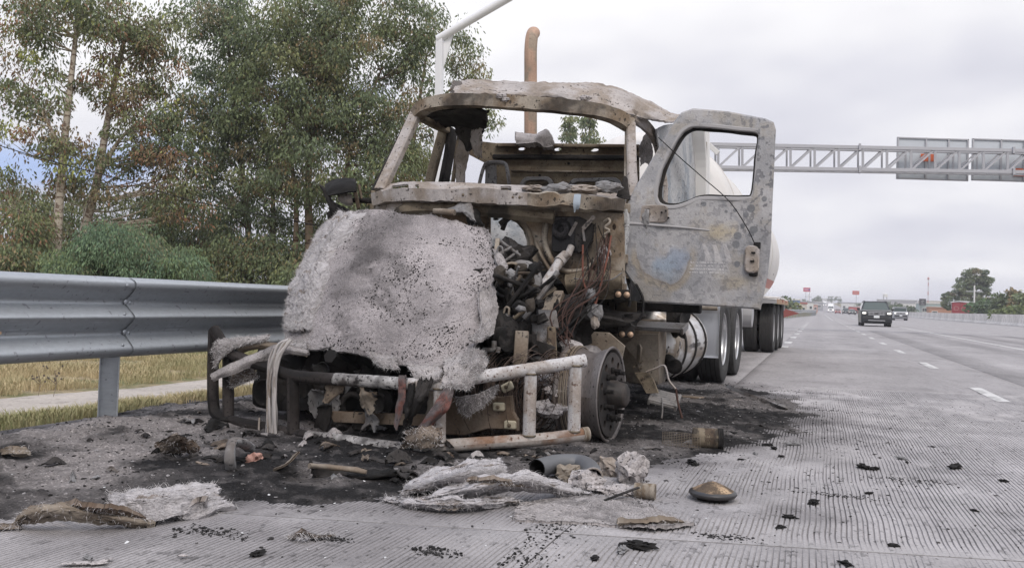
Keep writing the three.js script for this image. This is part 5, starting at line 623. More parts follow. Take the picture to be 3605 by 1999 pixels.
// ---- front wheels without their tyres
function frontRim(side) {
  const w = P('front_wheel', crumple(new THREE.LatheGeometry([[0.286, -0.004], [0.298, 0], [0.303, -0.01], [0.288, -0.022], [0.280, -0.055], [0.264, -0.08], [0.256, -0.12], [0.264, -0.16], [0.280, -0.21], [0.290, -0.26], [0.305, -0.27], [0.306, -0.285], [0.29, -0.285], [0.27, -0.2], [0.246, -0.12], [0.262, -0.06], [0.286, -0.004]].map((q) => new THREE.Vector2(...q)), 64).rotateZ(-Math.PI / 2), 0.003, 8), M.rim = M.rim || std({ roughness: 0.55, metalness: 0.3, color: [0.85, 0.8, 0.78] }, { map: M.grey.map, bumpMap: M.grey.bumpMap }, 0.002));
  const hh = []; for (let i = 0; i < 10; i++) { const a = (i + 0.5) / 10 * 6.283; hh.push(oval(Math.cos(a) * 0.212, Math.sin(a) * 0.212, 0.026, 0.026)); }
  P('disc', plate(oval(0, 0, 0.262, 0.262, 48).reverse(), 0.012, { holes: hh, bevel: 0.002 }).rotateY(Math.PI / 2).translate(-0.012, 0, 0), M.discDark = M.discDark || std({ roughness: 0.6, metalness: 0.2, color: [1.25, 1.1, 1.0] }, { map: M.soot.map, bumpMap: M.soot.bumpMap }, 0.003), w);
  P('hub', new THREE.LatheGeometry([[0, 0.1], [0.055, 0.1], [0.075, 0.085], [0.085, 0.04], [0.105, 0.0], [0.11, -0.03], [0.19, -0.045], [0.19, -0.06], [0, -0.06]].map((q) => new THREE.Vector2(...q)), 32).rotateZ(-Math.PI / 2), M.discDark, w);
  for (let i = 0; i < 10; i++) { const a = i / 10 * 6.283 + 0.1, y = Math.cos(a) * 0.152, z = Math.sin(a) * 0.152; P('wheel_nut', merge([rod([-0.04, y, z], [0.01, y, z], 0.025, 0.023, 6), rod([0.0, y, z], [0.055, y, z], 0.014, 0.013, 10)]), M.soot, w); }
  P('brake_drum', rod([-0.1, 0, 0], [-0.32, 0, 0], 0.2, 0.2, 24), M.soot, w);
  for (let i = 0; i < 5; i++) P('bead_wire', turn(new THREE.TorusGeometry(0.297 + 0.006 * (i % 2), 0.0045, 5, 60), 0, Math.PI / 2, 0.0, [-0.2 - i * 0.012, 0, 0]).applyMatrix4(new THREE.Matrix4().makeRotationZ(0.04)), M.rust, w);
  w.position.set(side * 1.17, 0.305, 0); if (side < 0) w.rotation.y = Math.PI; return w;
}
frontRim(1).rotation.y = -0.05; frontRim(-1);
P('brake_chamber', lump(0.1, 0.09, 0.1, 0.2, 71, 3).translate(.943,.51,-.25), M.rim); P('brake_chamber', new THREE.LatheGeometry([[0, 0.06], [0.07, 0.05], [0.09, 0.02], [0.09, -0.02], [0.07, -0.05]].map((q) => new THREE.Vector2(...q)), 20).rotateX(0.9).translate(.822,.53,-.1), M.grey);
for (const [a, s] of [[[.875,.575,-.05], 81], [[.896,.32,.2], 82], [[.85,.222,.3], 83], [[.881,.382,.1], 84]]) P('ash_clump', lump(0.1, 0.05, 0.07, 0.8, s, 3, 3).translate(...a), M.fibre);
{ // steel cords left of the burnt tyre
  const list = [], r = RNG(77); for (let i = 0; i < 420; i++) { const c = [0.42 + 0.42 * r(), 0.26 + 0.05 * r(), 0.14 + 0.35 * r()], rad = 0.12 + 0.26 * r(), a0 = r() * 6.3, tw = (r() - 0.5) * 1.2, pts = []; for (let k = 0; k < 5; k++) { const a = a0 + k * 0.4; pts.push([c[0] + Math.sin(a * 0.7 + tw) * 0.12, Math.max(0.03, c[1] + Math.sin(a) * rad * 0.8), c[2] + Math.cos(a) * rad * 0.6]); } list.push(tube(pts, 0.0022, { seg: 8, rad: 3, cap: false })); } stuff('tyre_cords', new THREE.Mesh(merge(list), std({ color: [0.075, 0.055, 0.045], roughness: 0.8 })), undefined, undefined, truck);
}
// ---- front crash bar
const barHot = M.bar, barDark = std({ roughness: 0.8, color: [1.0, 0.95, 0.95] }, { map: M.soot.map, bumpMap: M.soot.bumpMap }, 0.003);
{
  const r = 0.037, bar = P('crash_bar', tube([[.24,.384,.952], [.406,.394,.93], [.56,.428,.85], [.86,.487,.68], [1.141,.545,.52]], r, { seg: 60, rad: 16, dent: 0.03 }), barHot);
  M.barSooty = std({ roughness: 0.8 }, burntTex(251, [0.40, 0.385, 0.375], [0.07, 0.062, 0.058], [0.02, 0.018, 0.018], { stainAt: 0.47, freckle: 0.56, sootAt: 0.6, tile: 0.6 }), 0.004); P('middle_tube', tube([[-.278,.377,.9], [-.03,.383,.93], [.127,.384,.945], [.249,.384,.952]], r, { seg: 30, rad: 16, dent: 0.05 }), M.barSooty, bar);
  P('lower_tube', tube([[-.529,.016,.86], [-.225,.022,.9], [.18,.021,.95], [.351,.038,.935]], r, { seg: 40, rad: 16, dent: 0.05 }), M.barSooty, bar);
  P('lower_tube', tube([[.343,.037,.936], [.384,.043,.93], [.638,.068,.8], [.922,.093,.65], [1.147,.125,.52]], r, { seg: 60, rad: 16, dent: 0.03 }), M.barRust = std({ roughness: 0.8 }, burntTex(211, [0.36, 0.33, 0.305], [0.19, 0.11, 0.07], [0.10, 0.05, 0.03], { stainAt: 0.5, freckle: 0.64, sootAt: 0.7 }), 0.003), bar);
  for (const [a, b, m] of [[[.866,.48,.68], [.868,.095,.68], barHot], [[1.089,.533,.55], [1.092,.121,.55], barHot], [[.42,.395,.93], [.429,.055,.93], barHot], [[-.607,.383,.86], [-.587,.028,.86], barDark]]) P('upright', tube([a, b], r, { seg: 10, rad: 14 }), m, bar);
  P('wing_tube', tube([[-1.386,.624,.66], [-1.32,.564,.68], [-1.235,.494,.7], [-1.088,.448,.74], [-.863,.413,.8], [-.607,.376,.86], [-.259,.376,.9]], r, { seg: 40, rad: 14 }), barDark, bar);
  P('wing_tube', tube([[-1.386,.617,.66], [-1.374,.358,.67], [-1.35,.136,.68], [-1.297,.064,.7], [-1.135,.041,.74], [-.846,.032,.8], [-.571,.021,.86], [-.482,.018,.87]], r, { seg: 50, rad: 14 }), barDark, bar);
  P('wing_tube', tube([[-1.247,.478,.68], [-1.22,.258,.7], [-1.193,.059,.72]], r, { seg: 12, rad: 14 }), barDark, bar);
  for (const [a, d] of [[[.866,.462,.68], 0], [[.869,.115,.68], 0], [[1.09,.514,.55], 0], [[1.093,.141,.55], 0], [[.421,.37,.93], 0], [[.428,.077,.93], 0]]) P('weld_bead', new THREE.TorusGeometry(0.038, 0.006, 6, 20).rotateX(Math.PI / 2).translate(...a), M.wall, bar);
  P('tube_cap', rod([1.136,.124,.53], [1.163,.126,.505], 0.041, 0.041, 16), M.rust, bar);
}
// bumper irons behind the bar
P('bumper_bracket', bx(plate([[.286,.263], [.434,.298], [.661,.306], [.723,.318], [.736,.229], [.766,.185], [.768,.13], [.676,.132], [.586,.126], [.442,.076], [.303,.069]].reverse(), 0.03, { holes: [oval(.384,.155, 0.008, 0.008, 8)], z: 0.6, bevel: 0.006 })), M.bracket = std({ roughness: 0.75, color: [0.72, 0.66, 0.62] }, { map: M.tan.map, bumpMap: M.tan.bumpMap }, 0.003));
for (const [c, rz] of [[[.704,.373,.62], 0.5], [[.66,.256,.63], 0.05], [[.733,.157,.63], 0.02]]) { const b = P('rubber_mount', turn(bx(box(0.075, 0.05, 0.03, 0, 0, 0, 0.012)), 0, 0, rz, c), std({ color: [0.40, 0.36, 0.27], roughness: 0.8 })); P('mount_bolt', new THREE.CylinderGeometry(0.011, 0.011, 0.02, 8).rotateX(Math.PI / 2).translate(c[0], c[1], c[2] + 0.02), M.wall, b); }
P('bumper_beam', bx(plate([[-.504,.139], [.214,.169], [.29,.168], [.292,.111], [-.46,.078]].reverse(), 0.03, { holes: [oval(-.206,.128, 0.006, 0.006, 8), oval(-.111,.128, 0.006, 0.006, 8), oval(-.159,.119, 0.006, 0.006, 8)], z: 0.6 })), M.bracket);
P('lower_air_dam', crumple(bx(new THREE.BoxGeometry(1.7, 0.4, 0.2, 30, 8, 4).translate(-0.35, 0.32, 0.35)), 0.06, 7, 3), M.soot); P('tow_eye', new THREE.TorusGeometry(0.075, 0.02, 8, 20, 4.6).rotateZ(0.8).translate(-.371,.176,.55), M.soot); P('fog_lamp_shell', new THREE.LatheGeometry([[0, -0.04], [0.05, -0.035], [0.085, 0.0], [0.09, 0.02], [0.08, 0.02], [0.05, -0.015], [0, -0.02]].map((q) => new THREE.Vector2(...q)), 22).rotateX(1.5).translate(-.981,.227,.62), M.soot);
P('fender_lining', crumple(bx(new THREE.BoxGeometry(0.4, 0.5, 0.4, 10, 14, 10).translate(-0.8, 0.55, 0.1)), 0.1, 6, 4), M.soot);
for (let i = 0; i < 22; i++) { rnd = RNG(700 + i); const c = [R(-0.75, 0.35), R(0.1, 0.46), R(0.45, 0.72)]; P('charred_scrap', sheet([[[c[0] - 0.06, c[1] + R(0, 0.1), c[2]], [c[0], c[1] + R(0.02, 0.12), c[2] + 0.03], [c[0] + 0.06, c[1] + R(0, 0.08), c[2]]], [[c[0] - 0.05, c[1], c[2] + R(-0.03, 0.05)], [c[0], c[1], c[2] + R(-0.03, 0.05)], [c[0] + 0.07, c[1] + R(-0.04, 0.04), c[2]]], [[c[0] - 0.07, c[1] - R(0.05, 0.15), c[2]], [c[0], c[1] - R(0.05, 0.18), c[2]], [c[0] + 0.04, c[1] - 0.1, c[2]]]], { nu: 10, nv: 12, thick: 0.008, bump: 0.03, freq: 14, ragged: 0.2, seed: i }), i % 5 === 0 ? M.grey : i % 7 === 3 ? M.tan : M.soot); }
// ---- exhaust stack
P('exhaust_stack', merge([tube([[-.34,1.049,-2.6], [-.389,2.445,-2.6], [-.412,3.149,-2.6], [-.422,3.35,-2.61], [-.436,3.485,-2.66], [-.46,3.575,-2.76], [-.5,3.627,-2.9]], 0.063, { seg: 60, rad: 20 })]), M.stack = std({ roughness: 0.85 }, burntTex(221, [0.40, 0.27, 0.20], [0.27, 0.22, 0.17], [0.20, 0.14, 0.11], { stainAt: 0.55, freckle: 0.66, sootAt: 0.68, tile: 0.7 }), 0.001));
// ---- melted mirror on the far side
{
  const arm = P('mirror_arm', tube([[-.956,1.639,-.72], [-1.075,1.643,-.7], [-1.182,1.644,-.66]], 0.022, { rad: 10, dent: 0.2 }), M.soot);
  P('mirror_shell', sheet([[[-1.423,1.767,-.62], [-1.336,1.804,-.6], [-1.218,1.812,-.58], [-1.125,1.803,-.6]], [[-1.357,1.714,-.54], [-1.242,1.733,-.48], [-1.126,1.738,-.46], [-1.063,1.746,-.52]], [[-1.33,1.661,-.52], [-1.205,1.666,-.44], [-1.103,1.678,-.44], [-1.044,1.694,-.5]]], { nu: 24, nv: 20, thick: 0.02, bump: 0.012, seed: 31 }), M.soot, arm);
  P('mirror_shell', sheet([[[-1.474,1.77,-.6], [-1.413,1.734,-.58], [-1.351,1.688,-.55]], [[-1.424,1.675,-.62], [-1.356,1.646,-.58], [-1.295,1.614,-.55]], [[-1.371,1.56,-.62], [-1.285,1.543,-.58], [-1.141,1.532,-.56]], [[-1.346,1.491,-.62], [-1.256,1.474,-.58], [-1.152,1.496,-.58]]], { nu: 18, nv: 22, thick: 0.02, bump: 0.02, freq: 12, ragged: 0.1, seed: 32 }), M.soot, arm);
  P('mirror_backing', sheet([[[-1.224,1.674,-.5], [-1.162,1.682,-.5], [-1.094,1.668,-.5]], [[-1.211,1.625,-.5], [-1.136,1.617,-.48], [-1.081,1.61,-.5]], [[-1.184,1.596,-.52], [-1.121,1.579,-.5], [-1.082,1.585,-.52]]], { nu: 14, nv: 14, thick: 0.01, bump: 0.008, seed: 33 }), M.grey, arm);
  P('mirror_bracket', bx(merge([beam([-1.14,1.781,-.6], [-1.097,1.568,-.62], 0.03, 0.03), beam([-1.104,1.761,-.62], [-1.086,1.65,-.64], 0.02, 0.02)])), M.wall, arm); P('mirror_stub', rod([-1.357,1.543,-.6], [-1.331,1.443,-.6], 0.02), M.soot, arm);
}
// ---- drive wheels, quarter fender, rear frame
const tTyre = tex(256, 256, (u, v) => { const g = tf(u, v, 60, 60, 2, 841), a = tf(u, v, 6, 6, 3, 851), k = 0.028 + 0.025 * g + 0.02 * a; return [k, k * 0.98, k * 0.97, g]; }, [0.5, 0.5]); M.tyre = std({ roughness: 0.85 }, tTyre, 0.002);
function tyreGeo(r, w, ribs = 5) { // tread ribs cut by real grooves
  const p = [[r * 0.60, -w * 0.40], [r * 0.72, -w * 0.49], [r * 0.86, -w * 0.5], [r * 0.955, -w * 0.47]], n = ribs, tw = w * 0.92, rw = tw / n; for (let i = 0; i < n; i++) { const a = -tw / 2 + i * rw; p.push([r * (i ? 1 : 0.985), a + 0.005], [r * (i === n - 1 ? 0.985 : 1), a + rw - 0.005]); if (i < n - 1) p.push([r - 0.014, a + rw - 0.003], [r - 0.014, a + rw + 0.003]); }
  p.push([r * 0.955, w * 0.47], [r * 0.86, w * 0.5], [r * 0.72, w * 0.49], [r * 0.60, w * 0.40]); let g = new THREE.LatheGeometry(p.map((q) => new THREE.Vector2(...q)), 56).rotateZ(-Math.PI / 2); g = g.toNonIndexed(); g.computeVertexNormals(); return boxUV(g);
}
const gTyre = tyreGeo(0.51, 0.28), gRim = new THREE.LatheGeometry([[0.31, 0.11], [0.30, 0.105], [0.285, 0.03], [0.27, -0.02], [0.20, -0.05], [0.12, -0.05], [0.11, 0.02], [0.06, 0.04], [0, 0.04]].map((q) => new THREE.Vector2(...q)), 40).rotateZ(-Math.PI / 2), gRimRing = new THREE.LatheGeometry([[0.312, 0.112], [0.30, 0.118], [0.292, 0.1], [0.31, -0.11]].map((q) => new THREE.Vector2(...q)), 40).rotateZ(-Math.PI / 2);
function wheel(parent, name, x, z, y = 0.51, m = M.chrome) { const w = part(name, gTyre, M.tyre, parent); part('rim', gRim, m, w); part('rim_flange', gRimRing, m, w); w.position.set(x, y, z); if (x < 0) w.rotation.y = Math.PI; return w; }
for (const z of [-5.08, -6.42]) for (const x of [1.09, 0.76, -0.76, -1.09]) wheel(truck, 'drive_wheel', x, z);
for (const z of [-5.08, -6.42]) P('drive_axle', rod([-1.0, 0.51, z], [1.0, 0.51, z], 0.09), M.soot);
P('quarter_fender', sheet([[[0.68, 1.12, -4.62], [0.95, 1.12, -4.62], [1.235, 1.12, -4.62]], [[0.68, 0.98, -4.5], [0.95, 0.98, -4.5], [1.235, 0.98, -4.5]], [[0.68, 0.8, -4.44], [0.95, 0.8, -4.44], [1.235, 0.8, -4.44]], [[0.68, 0.32, -4.42], [0.95, 0.32, -4.42], [1.235, 0.32, -4.42]]], { nu: 12, nv: 24, thick: 0.008, bump: 0.004, freq: 3 }), std({ color: [0.70, 0.72, 0.76], roughness: 0.28, metalness: 0.85 }));
P('fender_bar', rod([0.6, 0.87, -4.36], [1.22, 0.87, -4.36], 0.026), M.tan);
{ // name board over the fender, its first letters burnt away
  const nb = P('name_board', bx(box(0.56, 0.085, 0.02, 1.0, 1.095, -4.3, 0.004)), std({ color: [0.03, 0.03, 0.035], roughness: 0.6 }));
  const cv = document.createElement('canvas'); cv.width = 256; cv.height = 48; const k = cv.getContext('2d'); k.fillStyle = '#16161a'; k.fillRect(0, 0, 256, 48); k.fillStyle = '#d8d8dc'; k.font = 'bold 40px sans-serif'; k.fillText('ONAL', 16, 38); k.fillStyle = '#16161a'; k.fillRect(0, 0, 40, 22); k.fillRect(0, 0, 26, 48);
  const tx = new THREE.CanvasTexture(cv); tx.colorSpace = THREE.SRGBColorSpace; const g = new THREE.PlaneGeometry(0.42, 0.07); g.translate(0.98, 1.095, -4.286); P('lettering', g, new THREE.MeshStandardMaterial({ map: tx, roughness: 0.6 }), nb);
  P('marker_lamp', lump(0.03, 0.05, 0.02, 0.1, 5, 2).translate(0.72, 1.1, -4.3), std({ color: [0.55, 0.13, 0.06], roughness: 0.4 }), nb); P('lamp_bracket', bx(plate([[0.52, 1.14], [0.72, 1.15], [0.72, 1.02], [0.5, 0.98]].reverse(), 0.02, { z: -4.33 })), M.flank, nb);
  P('dangling_strip', tube([[1.26, 1.12, -4.26], [1.2, 1.06, -4.25], [1.14, 1.0, -4.25], [1.12, 0.9, -4.25]], 0.012, { dent: 0.5 }), M.black, nb);
}
P('rear_frame', bx(box(0.9, 0.3, 4.0, 0, 0.7, -5.8, 0.02)), M.soot);

// ================================================================ the tank trailer behind it
{
  const trailer = thing('tank_trailer', 'white tank trailer with a red stripe, hitched behind the burnt truck', 'trailer', [-2.374,0,-5.287], THREE.MathUtils.degToRad(-1.4));
  const T = (n, g, m, p = trailer) => part(n, g, m, p), cy = 2.0, r = 1.2, z0 = -5.55, z1 = -14.6;
  const tPaint = tex(512, 512, (u, v) => { const a = tf(u, v, 4, 4, 5, 871), s = tf(u, v, 40, 6, 4, 881), k = 0.60 + 0.1 * (a - 0.5) + 0.1 * (s - 0.5); return [k * 1.02, k * 0.98, k * 0.93, 0.5]; }, [2, 2]);
  M.tankPaint = std({ roughness: 0.5 }, tPaint, 0.001); M.red = std({ color: [0.40, 0.16, 0.13], roughness: 0.5 });
  const L = (pts, a0 = 0, al = 6.2832, n = 72) => new THREE.LatheGeometry(pts.map((q) => new THREE.Vector2(...q)), n, a0, al).rotateX(-Math.PI / 2).translate(0, cy, 0);
  const shell = T('tank_shell', boxUV(L([[0.001, -z0 - 0.32], [0.4, -z0 - 0.28], [0.75, -z0 - 0.17], [1.0, -z0 - 0.02], [1.14, -z0 + 0.16], [r, -z0 + 0.4], [r, -z1 - 0.3], [1.05, -z1], [0.6, -z1 + 0.2], [0.001, -z1 + 0.25]])), M.tankPaint);
  for (const z of [-6.2, -8.2, -10.2, -12.2]) T('hoop', L([[r + 0.001, -z], [r + 0.012, -z], [r + 0.012, -z + 0.035], [r + 0.001, -z + 0.035]]), M.tankPaint, shell);
  T('red_stripe', L([[r + 0.006, -z0 + 0.42], [r + 0.006, -z1 - 0.32]], 1.5708 + 0.42, 0.16, 12), M.red, shell); T('red_stripe', L([[1.0, -z0 - 0.012], [1.145, -z0 + 0.165], [r + 0.006, -z0 + 0.42]], 1.5708 + 0.1, 0.48, 12), M.red, shell);
  T('catwalk_post', bx(beam([.93,3.09,-5.2], [.991,1.16,-5.2], 0.05, 0.05)), M.white); T('catwalk_brace', bx(beam([.767,3.033,-5.4], [1.044,2.775,-5.4], 0.04, 0.06)), M.white); T('catwalk_brace', bx(beam([.103,3.293,-5.3], [.23,3.036,-5.3], 0.04, 0.06)), M.white);
  for (const x of [-0.45, 0.45]) T('frame_beam', bx(box(0.12, 0.25, 9.6, x, 1.02, -10.6, 0.01)), M.paintedSteel); T('king_pin_plate', bx(box(1.1, 0.06, 1.6, 0, 1.18, -6.2, 0.01)), M.soot);
  T('tank_cradle', bx(box(1.5, 0.3, 0.3, 0, 0.98, -7.4, 0.02)), M.paintedSteel); T('tank_cradle', bx(box(1.5, 0.3, 0.3, 0, 0.98, -12.9, 0.02)), M.paintedSteel);
  T('landing_leg', rod([1.0, 0.35, -8.3], [1.0, 1.1, -8.3], 0.08), M.paintedSteel); T('valve_box', crumple(rod([0.85, 0.78, -9.4], [1.12, 0.78, -9.4], 0.2, 0.2, 20), 0.01, 5), M.paintedSteel);
  for (const z of [-13.35, -14.6, -15.85]) for (const x of [1.06, 0.74, -0.74, -1.06]) wheel(trailer, 'trailer_wheel', x, z, 0.51, M.paintedSteel);
  for (const z of [-13.35, -14.6, -15.85]) T('trailer_axle', rod([-1.0, 0.51, z], [1.0, 0.51, z], 0.07), M.soot);
  T('mudguard', sheet([[[0.56, 1.1, -12.7], [0.9, 1.12, -12.7], [1.27, 1.1, -12.7]], [[0.56, 1.13, -14.6], [0.9, 1.15, -14.6], [1.27, 1.13, -14.6]], [[0.56, 1.1, -16.5], [0.9, 1.12, -16.5], [1.27, 1.1, -16.5]]], { nu: 8, nv: 60, thick: 0.03, bump: 0.02, freq: 3 }), M.white);
  T('mudguard_skirt', bx(box(0.02, 0.1, 3.7, 1.275, 1.06, -14.6, 0.004)), std({ color: [0.35, 0.24, 0.17], roughness: 0.8 })); T('rear_crossbar', bx(box(2.4, 0.15, 0.1, 0, 0.95, -16.5, 0.02)), M.paintedSteel); T('mudguard_front', bx(box(0.7, 0.09, 0.02, 0.92, 1.06, -12.72, 0.004)), M.paintedSteel);
  for (const z of [-14.2, -15.4]) T('side_lamp', box(0.02, 0.05, 0.08, 1.3, 1.08, z, 0.008), M.red);
  T('grab_iron', tube([[1.095,1.812,-13.4], [1.13,1.753,-13.4], [1.097,1.693,-13.4], [1.133,1.616,-13.4]], 0.025, { rad: 6 }), M.black);
}

// ================================================================ what the fire left: hood matting, rags, ash
const onTruck = (o) => { o.position.copy(truck.position); o.rotation.y = truck.rotation.y; return o; };
const pick = (g, n, seed, ok) => { const r = RNG(seed), out = [], { top, N, W } = g.userData, H = top.length / W; for (let k = 0; k < n * 4 && out.length < n; k++) { const i = Math.floor(r() * W), j = Math.floor(r() * H); if (ok && !ok(i / (W - 1), j / (H - 1), r)) continue; const p = top[j * W + i].clone(); p.x += (r() - 0.5) * 0.02; p.y += (r() - 0.5) * 0.01; p.z += (r() - 0.5) * 0.02; out.push([p, N[j * W + i].clone()]); } return out; };
const fuzz = (o, g, n, seed, opt = {}, ok) => stuff('loose_fibres', new THREE.Mesh(hairs(pick(g, n, seed, ok), { seed, ...opt }), opt.m || M.hair), undefined, undefined, o);
{ // the hood: a slumped glass-fibre mat from the cowl to the crash bar
  const hood = onTruck(thing('burnt_hood', 'slumped grey glass-fibre hood mat draped over the burnt engine', 'hood'));
  const g = sheet([
    [[-1.306,1.421,-.42], [-1.091,1.51,-.36], [-.83,1.527,-.34], [-.469,1.506,-.34], [-.121,1.449,-.34], [.144,1.393,-.36]],
    [[-1.256,1.265,-.22], [-1.028,1.342,-.12], [-.68,1.351,-.06], [-.309,1.335,-.05], [.037,1.297,-.06], [.287,1.25,-.12]],
    [[-1.23,1.07,-.05], [-.958,1.122,.08], [-.56,1.139,.2], [-.191,1.143,.2], [.154,1.119,.18], [.405,1.1,.08]],
    [[-1.193,.863,.1], [-.874,.907,.26], [-.463,.932,.4], [-.097,.959,.4], [.234,.948,.38], [.46,.976,.22]],
    [[-1.122,.684,.24], [-.802,.716,.42], [-.388,.749,.56], [-.013,.78,.58], [.3,.79,.55], [.479,.831,.38]],
    [[-1.047,.562,.38], [-.714,.581,.54], [-.328,.611,.68], [.05,.621,.72], [.339,.642,.7], [.51,.695,.5]],
    [[-.937,.495,.5], [-.666,.513,.62], [-.284,.516,.76], [.092,.468,.82], [.359,.468,.84], [.523,.607,.66]]],
    { nu: 150, nv: 130, thick: 0.014, bump: 0.014, freq: 5, ragged: 0.06, raggedFreq: 16, sides: 15, seed: 2, fine: 0.0022, hole: (u, v) => v > 0.93 && u > 0.24 && u < 0.36 && v > 0.93 + 0.1 * Math.abs(u - 0.3) / 0.06 });
  { // smoke stains and soot specks burnt into the mat
    const cl = [], n = g.attributes.position.count, W = 151; for (let k = 0; k < n; k++) { const q = k % (n / 2), u = (q % W) / 150, v = Math.floor(q / W) / 130, w = fbm(u * 7, v * 7, 3, 4) - 0.5, band = smooth(0.16, 0.03, Math.abs(u - 0.52 + 0.42 * v + w * 0.3)) * smooth(0.62, 0.4, v + w * 0.4), low = smooth(0.2, 0.04, Math.hypot(u - 0.66, (v - 0.72) * 0.8) + w * 0.25) * 0.5, pale = smooth(0.55, 0.7, fbm(u * 4 + 3, v * 3, 8, 3)); const t = (1 - 0.42 * band - 0.22 * low) * (0.9 + 0.3 * pale) * (0.86 + 0.28 * fbm(u * 14, v * 14, 2, 3)), sp = smooth(0.71, 0.75, fbm(u * 140, v * 140, 5, 2)) * smooth(0.36, 0.56, fbm(u * 5 + 9, v * 5, 6, 3)) * (u > 0.3 ? 0.4 : 0.1); cl.push(t * (1 - sp), t * (1 - sp) * 0.985, t * (1 - sp)); } g.setAttribute('color', new THREE.Float32BufferAttribute(cl, 3));
    M.hoodMat = M.fibre.clone(); M.hoodMat.vertexColors = true; part('matting', g, M.hoodMat, hood);
  }
  const wool = sheet([
    [[-1.298,1.428,-.4], [-1.127,1.498,-.33], [-.954,1.523,-.3], [-.645,1.523,-.4]], [[-1.238,1.247,-.18], [-1.091,1.292,-.1], [-.921,1.334,-.03], [-.704,1.35,-.1]], [[-1.214,1.055,0], [-1.067,1.086,.08], [-.941,1.119,.14], [-.782,1.133,.1]], [[-1.163,.853,.16], [-1.024,.88,.26], [-.849,.902,.33], [-.748,.92,.28]], [[-1.098,.704,.28], [-.954,.714,.38], [-.811,.725,.44], [-.727,.737,.4]], [[-1.041,.62,.36], [-.904,.622,.46], [-.773,.628,.52], [-.713,.63,.48]]],
    { nu: 60, nv: 120, thick: 0.02, bump: 0.03, freq: 8, ragged: 0.08, raggedFreq: 20, seed: 7, fine: 0.005, extra: (u, v, p) => 0.038 * (fbm(p.x * 17, p.y * 26, p.z * 17, 3) - 0.42) + 0.02 * (fbm(p.x * 50, p.y * 60, p.z * 50, 2) - 0.5) });
  part('wool_flank', wool, M.glassWool, hood); fuzz(hood, wool, 9000, 15, { len: [0.01, 0.035], w: 0.0009, droop: 0.9 });
  fuzz(hood, g, 5000, 5, { len: [0.008, 0.03], w: 0.0009, droop: 0.8 }, (u, v, r) => u < 0.30 + 0.1 * Math.sin(v * 9) && r() < 0.35 + 0.65 * (1 - u / 0.4) || u > 0.97 || v > 0.98 || v < 0.03);
  for (const [i, net] of [
    [[[-.145,.541,.78], [-.036,.534,.8], [.09,.514,.82]], [[-.1,.504,.82], [.004,.488,.85], [.128,.47,.87]], [[-.058,.474,.83], [.024,.457,.86], [.125,.448,.88]]],
    [[[.138,.505,.84], [.278,.481,.86], [.403,.504,.86]], [[.22,.457,.92], [.349,.447,.96], [.443,.47,.94]], [[.27,.415,.96], [.379,.409,1], [.443,.435,.98]]],
    [[[.476,.648,.72], [.529,.698,.64], [.548,.765,.54]], [[.539,.628,.76], [.574,.668,.68], [.585,.716,.58]], [[.583,.638,.76], [.596,.653,.7], [.603,.676,.62]]],
    [[[.328,1.207,0], [.406,1.108,.1], [.456,1.013,.2]], [[.371,1.187,.02], [.451,1.099,.12], [.489,1.022,.22]], [[.38,1.17,0], [.455,1.091,.08], [.492,1.033,.18]]],
    [[[-.974,.576,.44], [-.823,.577,.54], [-.693,.575,.6]], [[-.939,.533,.5], [-.778,.531,.6], [-.639,.534,.66]], [[-.886,.49,.54], [-.737,.487,.64], [-.634,.491,.68]]]].entries()) { const q = sheet(net, { nu: 30, nv: 30, thick: 0.012, bump: 0.03, freq: 13, ragged: 0.2, raggedFreq: 18, seed: 70 + i, fine: 0.004, sides: i === 3 ? 14 : 11 }); part('torn_flap', q, M.fibre, hood); fuzz(hood, q, 420, 170 + i, { len: [0.01, 0.03], w: 0.0009, droop: 0.9 }); }
  { const list = [], r = RNG(404), { top, N, W } = g.userData, H = top.length / W, e = new THREE.Euler(), q = new THREE.Matrix4(); const im = new THREE.InstancedMesh(lump(1, 0.5, 0.8, 0.9, 5, 1, 2), M.soot, 1500); let k = 0; for (let i = 0; i < 9000 && k < 1500; i++) { const u = 0.26 + 0.72 * r(), v = 0.03 + 0.93 * r(), n = fbm(u * 5 + 2, v * 5, 4, 4) + 0.12 * u + 0.1 * Math.abs(v - 0.45); if (n < 0.56 + 0.12 * r()) continue; const j = Math.round(v * (H - 1)) * W + Math.round(u * (W - 1)), p = top[j], s2 = 0.0018 + 0.0055 * r() * r(); q.makeRotationFromEuler(e.set(r() * 6, r() * 6, r() * 6)).scale(new THREE.Vector3(s2, s2, s2 * 1.5)).setPosition(p.x + N[j].x * 0.002 + (r() - 0.5) * 0.012, p.y + N[j].y * 0.002 + (r() - 0.5) * 0.01, p.z + N[j].z * 0.002); im.setMatrixAt(k++, q); } im.count = k; stuff('char_chips', im, undefined, undefined, hood); }
  // torn flap along the driver's side of the mat
  const f = sheet([[[.424,.976,.2], [.401,.954,.32], [.407,.916,.42]], [[.508,.851,.3], [.487,.814,.42], [.474,.779,.52]], [[.522,.746,.4], [.515,.712,.5], [.503,.696,.58]], [[.537,.644,.46], [.524,.63,.58], [.495,.622,.64]]], { nu: 24, nv: 40, thick: 0.012, bump: 0.03, freq: 10, ragged: 0.16, seed: 14, sides: 13 }); part('torn_flap', f, M.fibre, hood); fuzz(hood, f, 500, 6, { len: [0.01, 0.03] });
}
function rag(name, label, net, opt = {}, m = M.fibre, h = 0) { const o = onTruck(thing(name, label, opt.cat || 'rag')), g = sheet(net, { nu: 26, nv: 30, thick: 0.01, bump: 0.02, freq: 11, ragged: 0.12, seed: 5, ...opt }); part('cloth', g, m, o); if (h) fuzz(o, g, h, opt.seed || 5, { len: [0.01, 0.03] }); return o; }
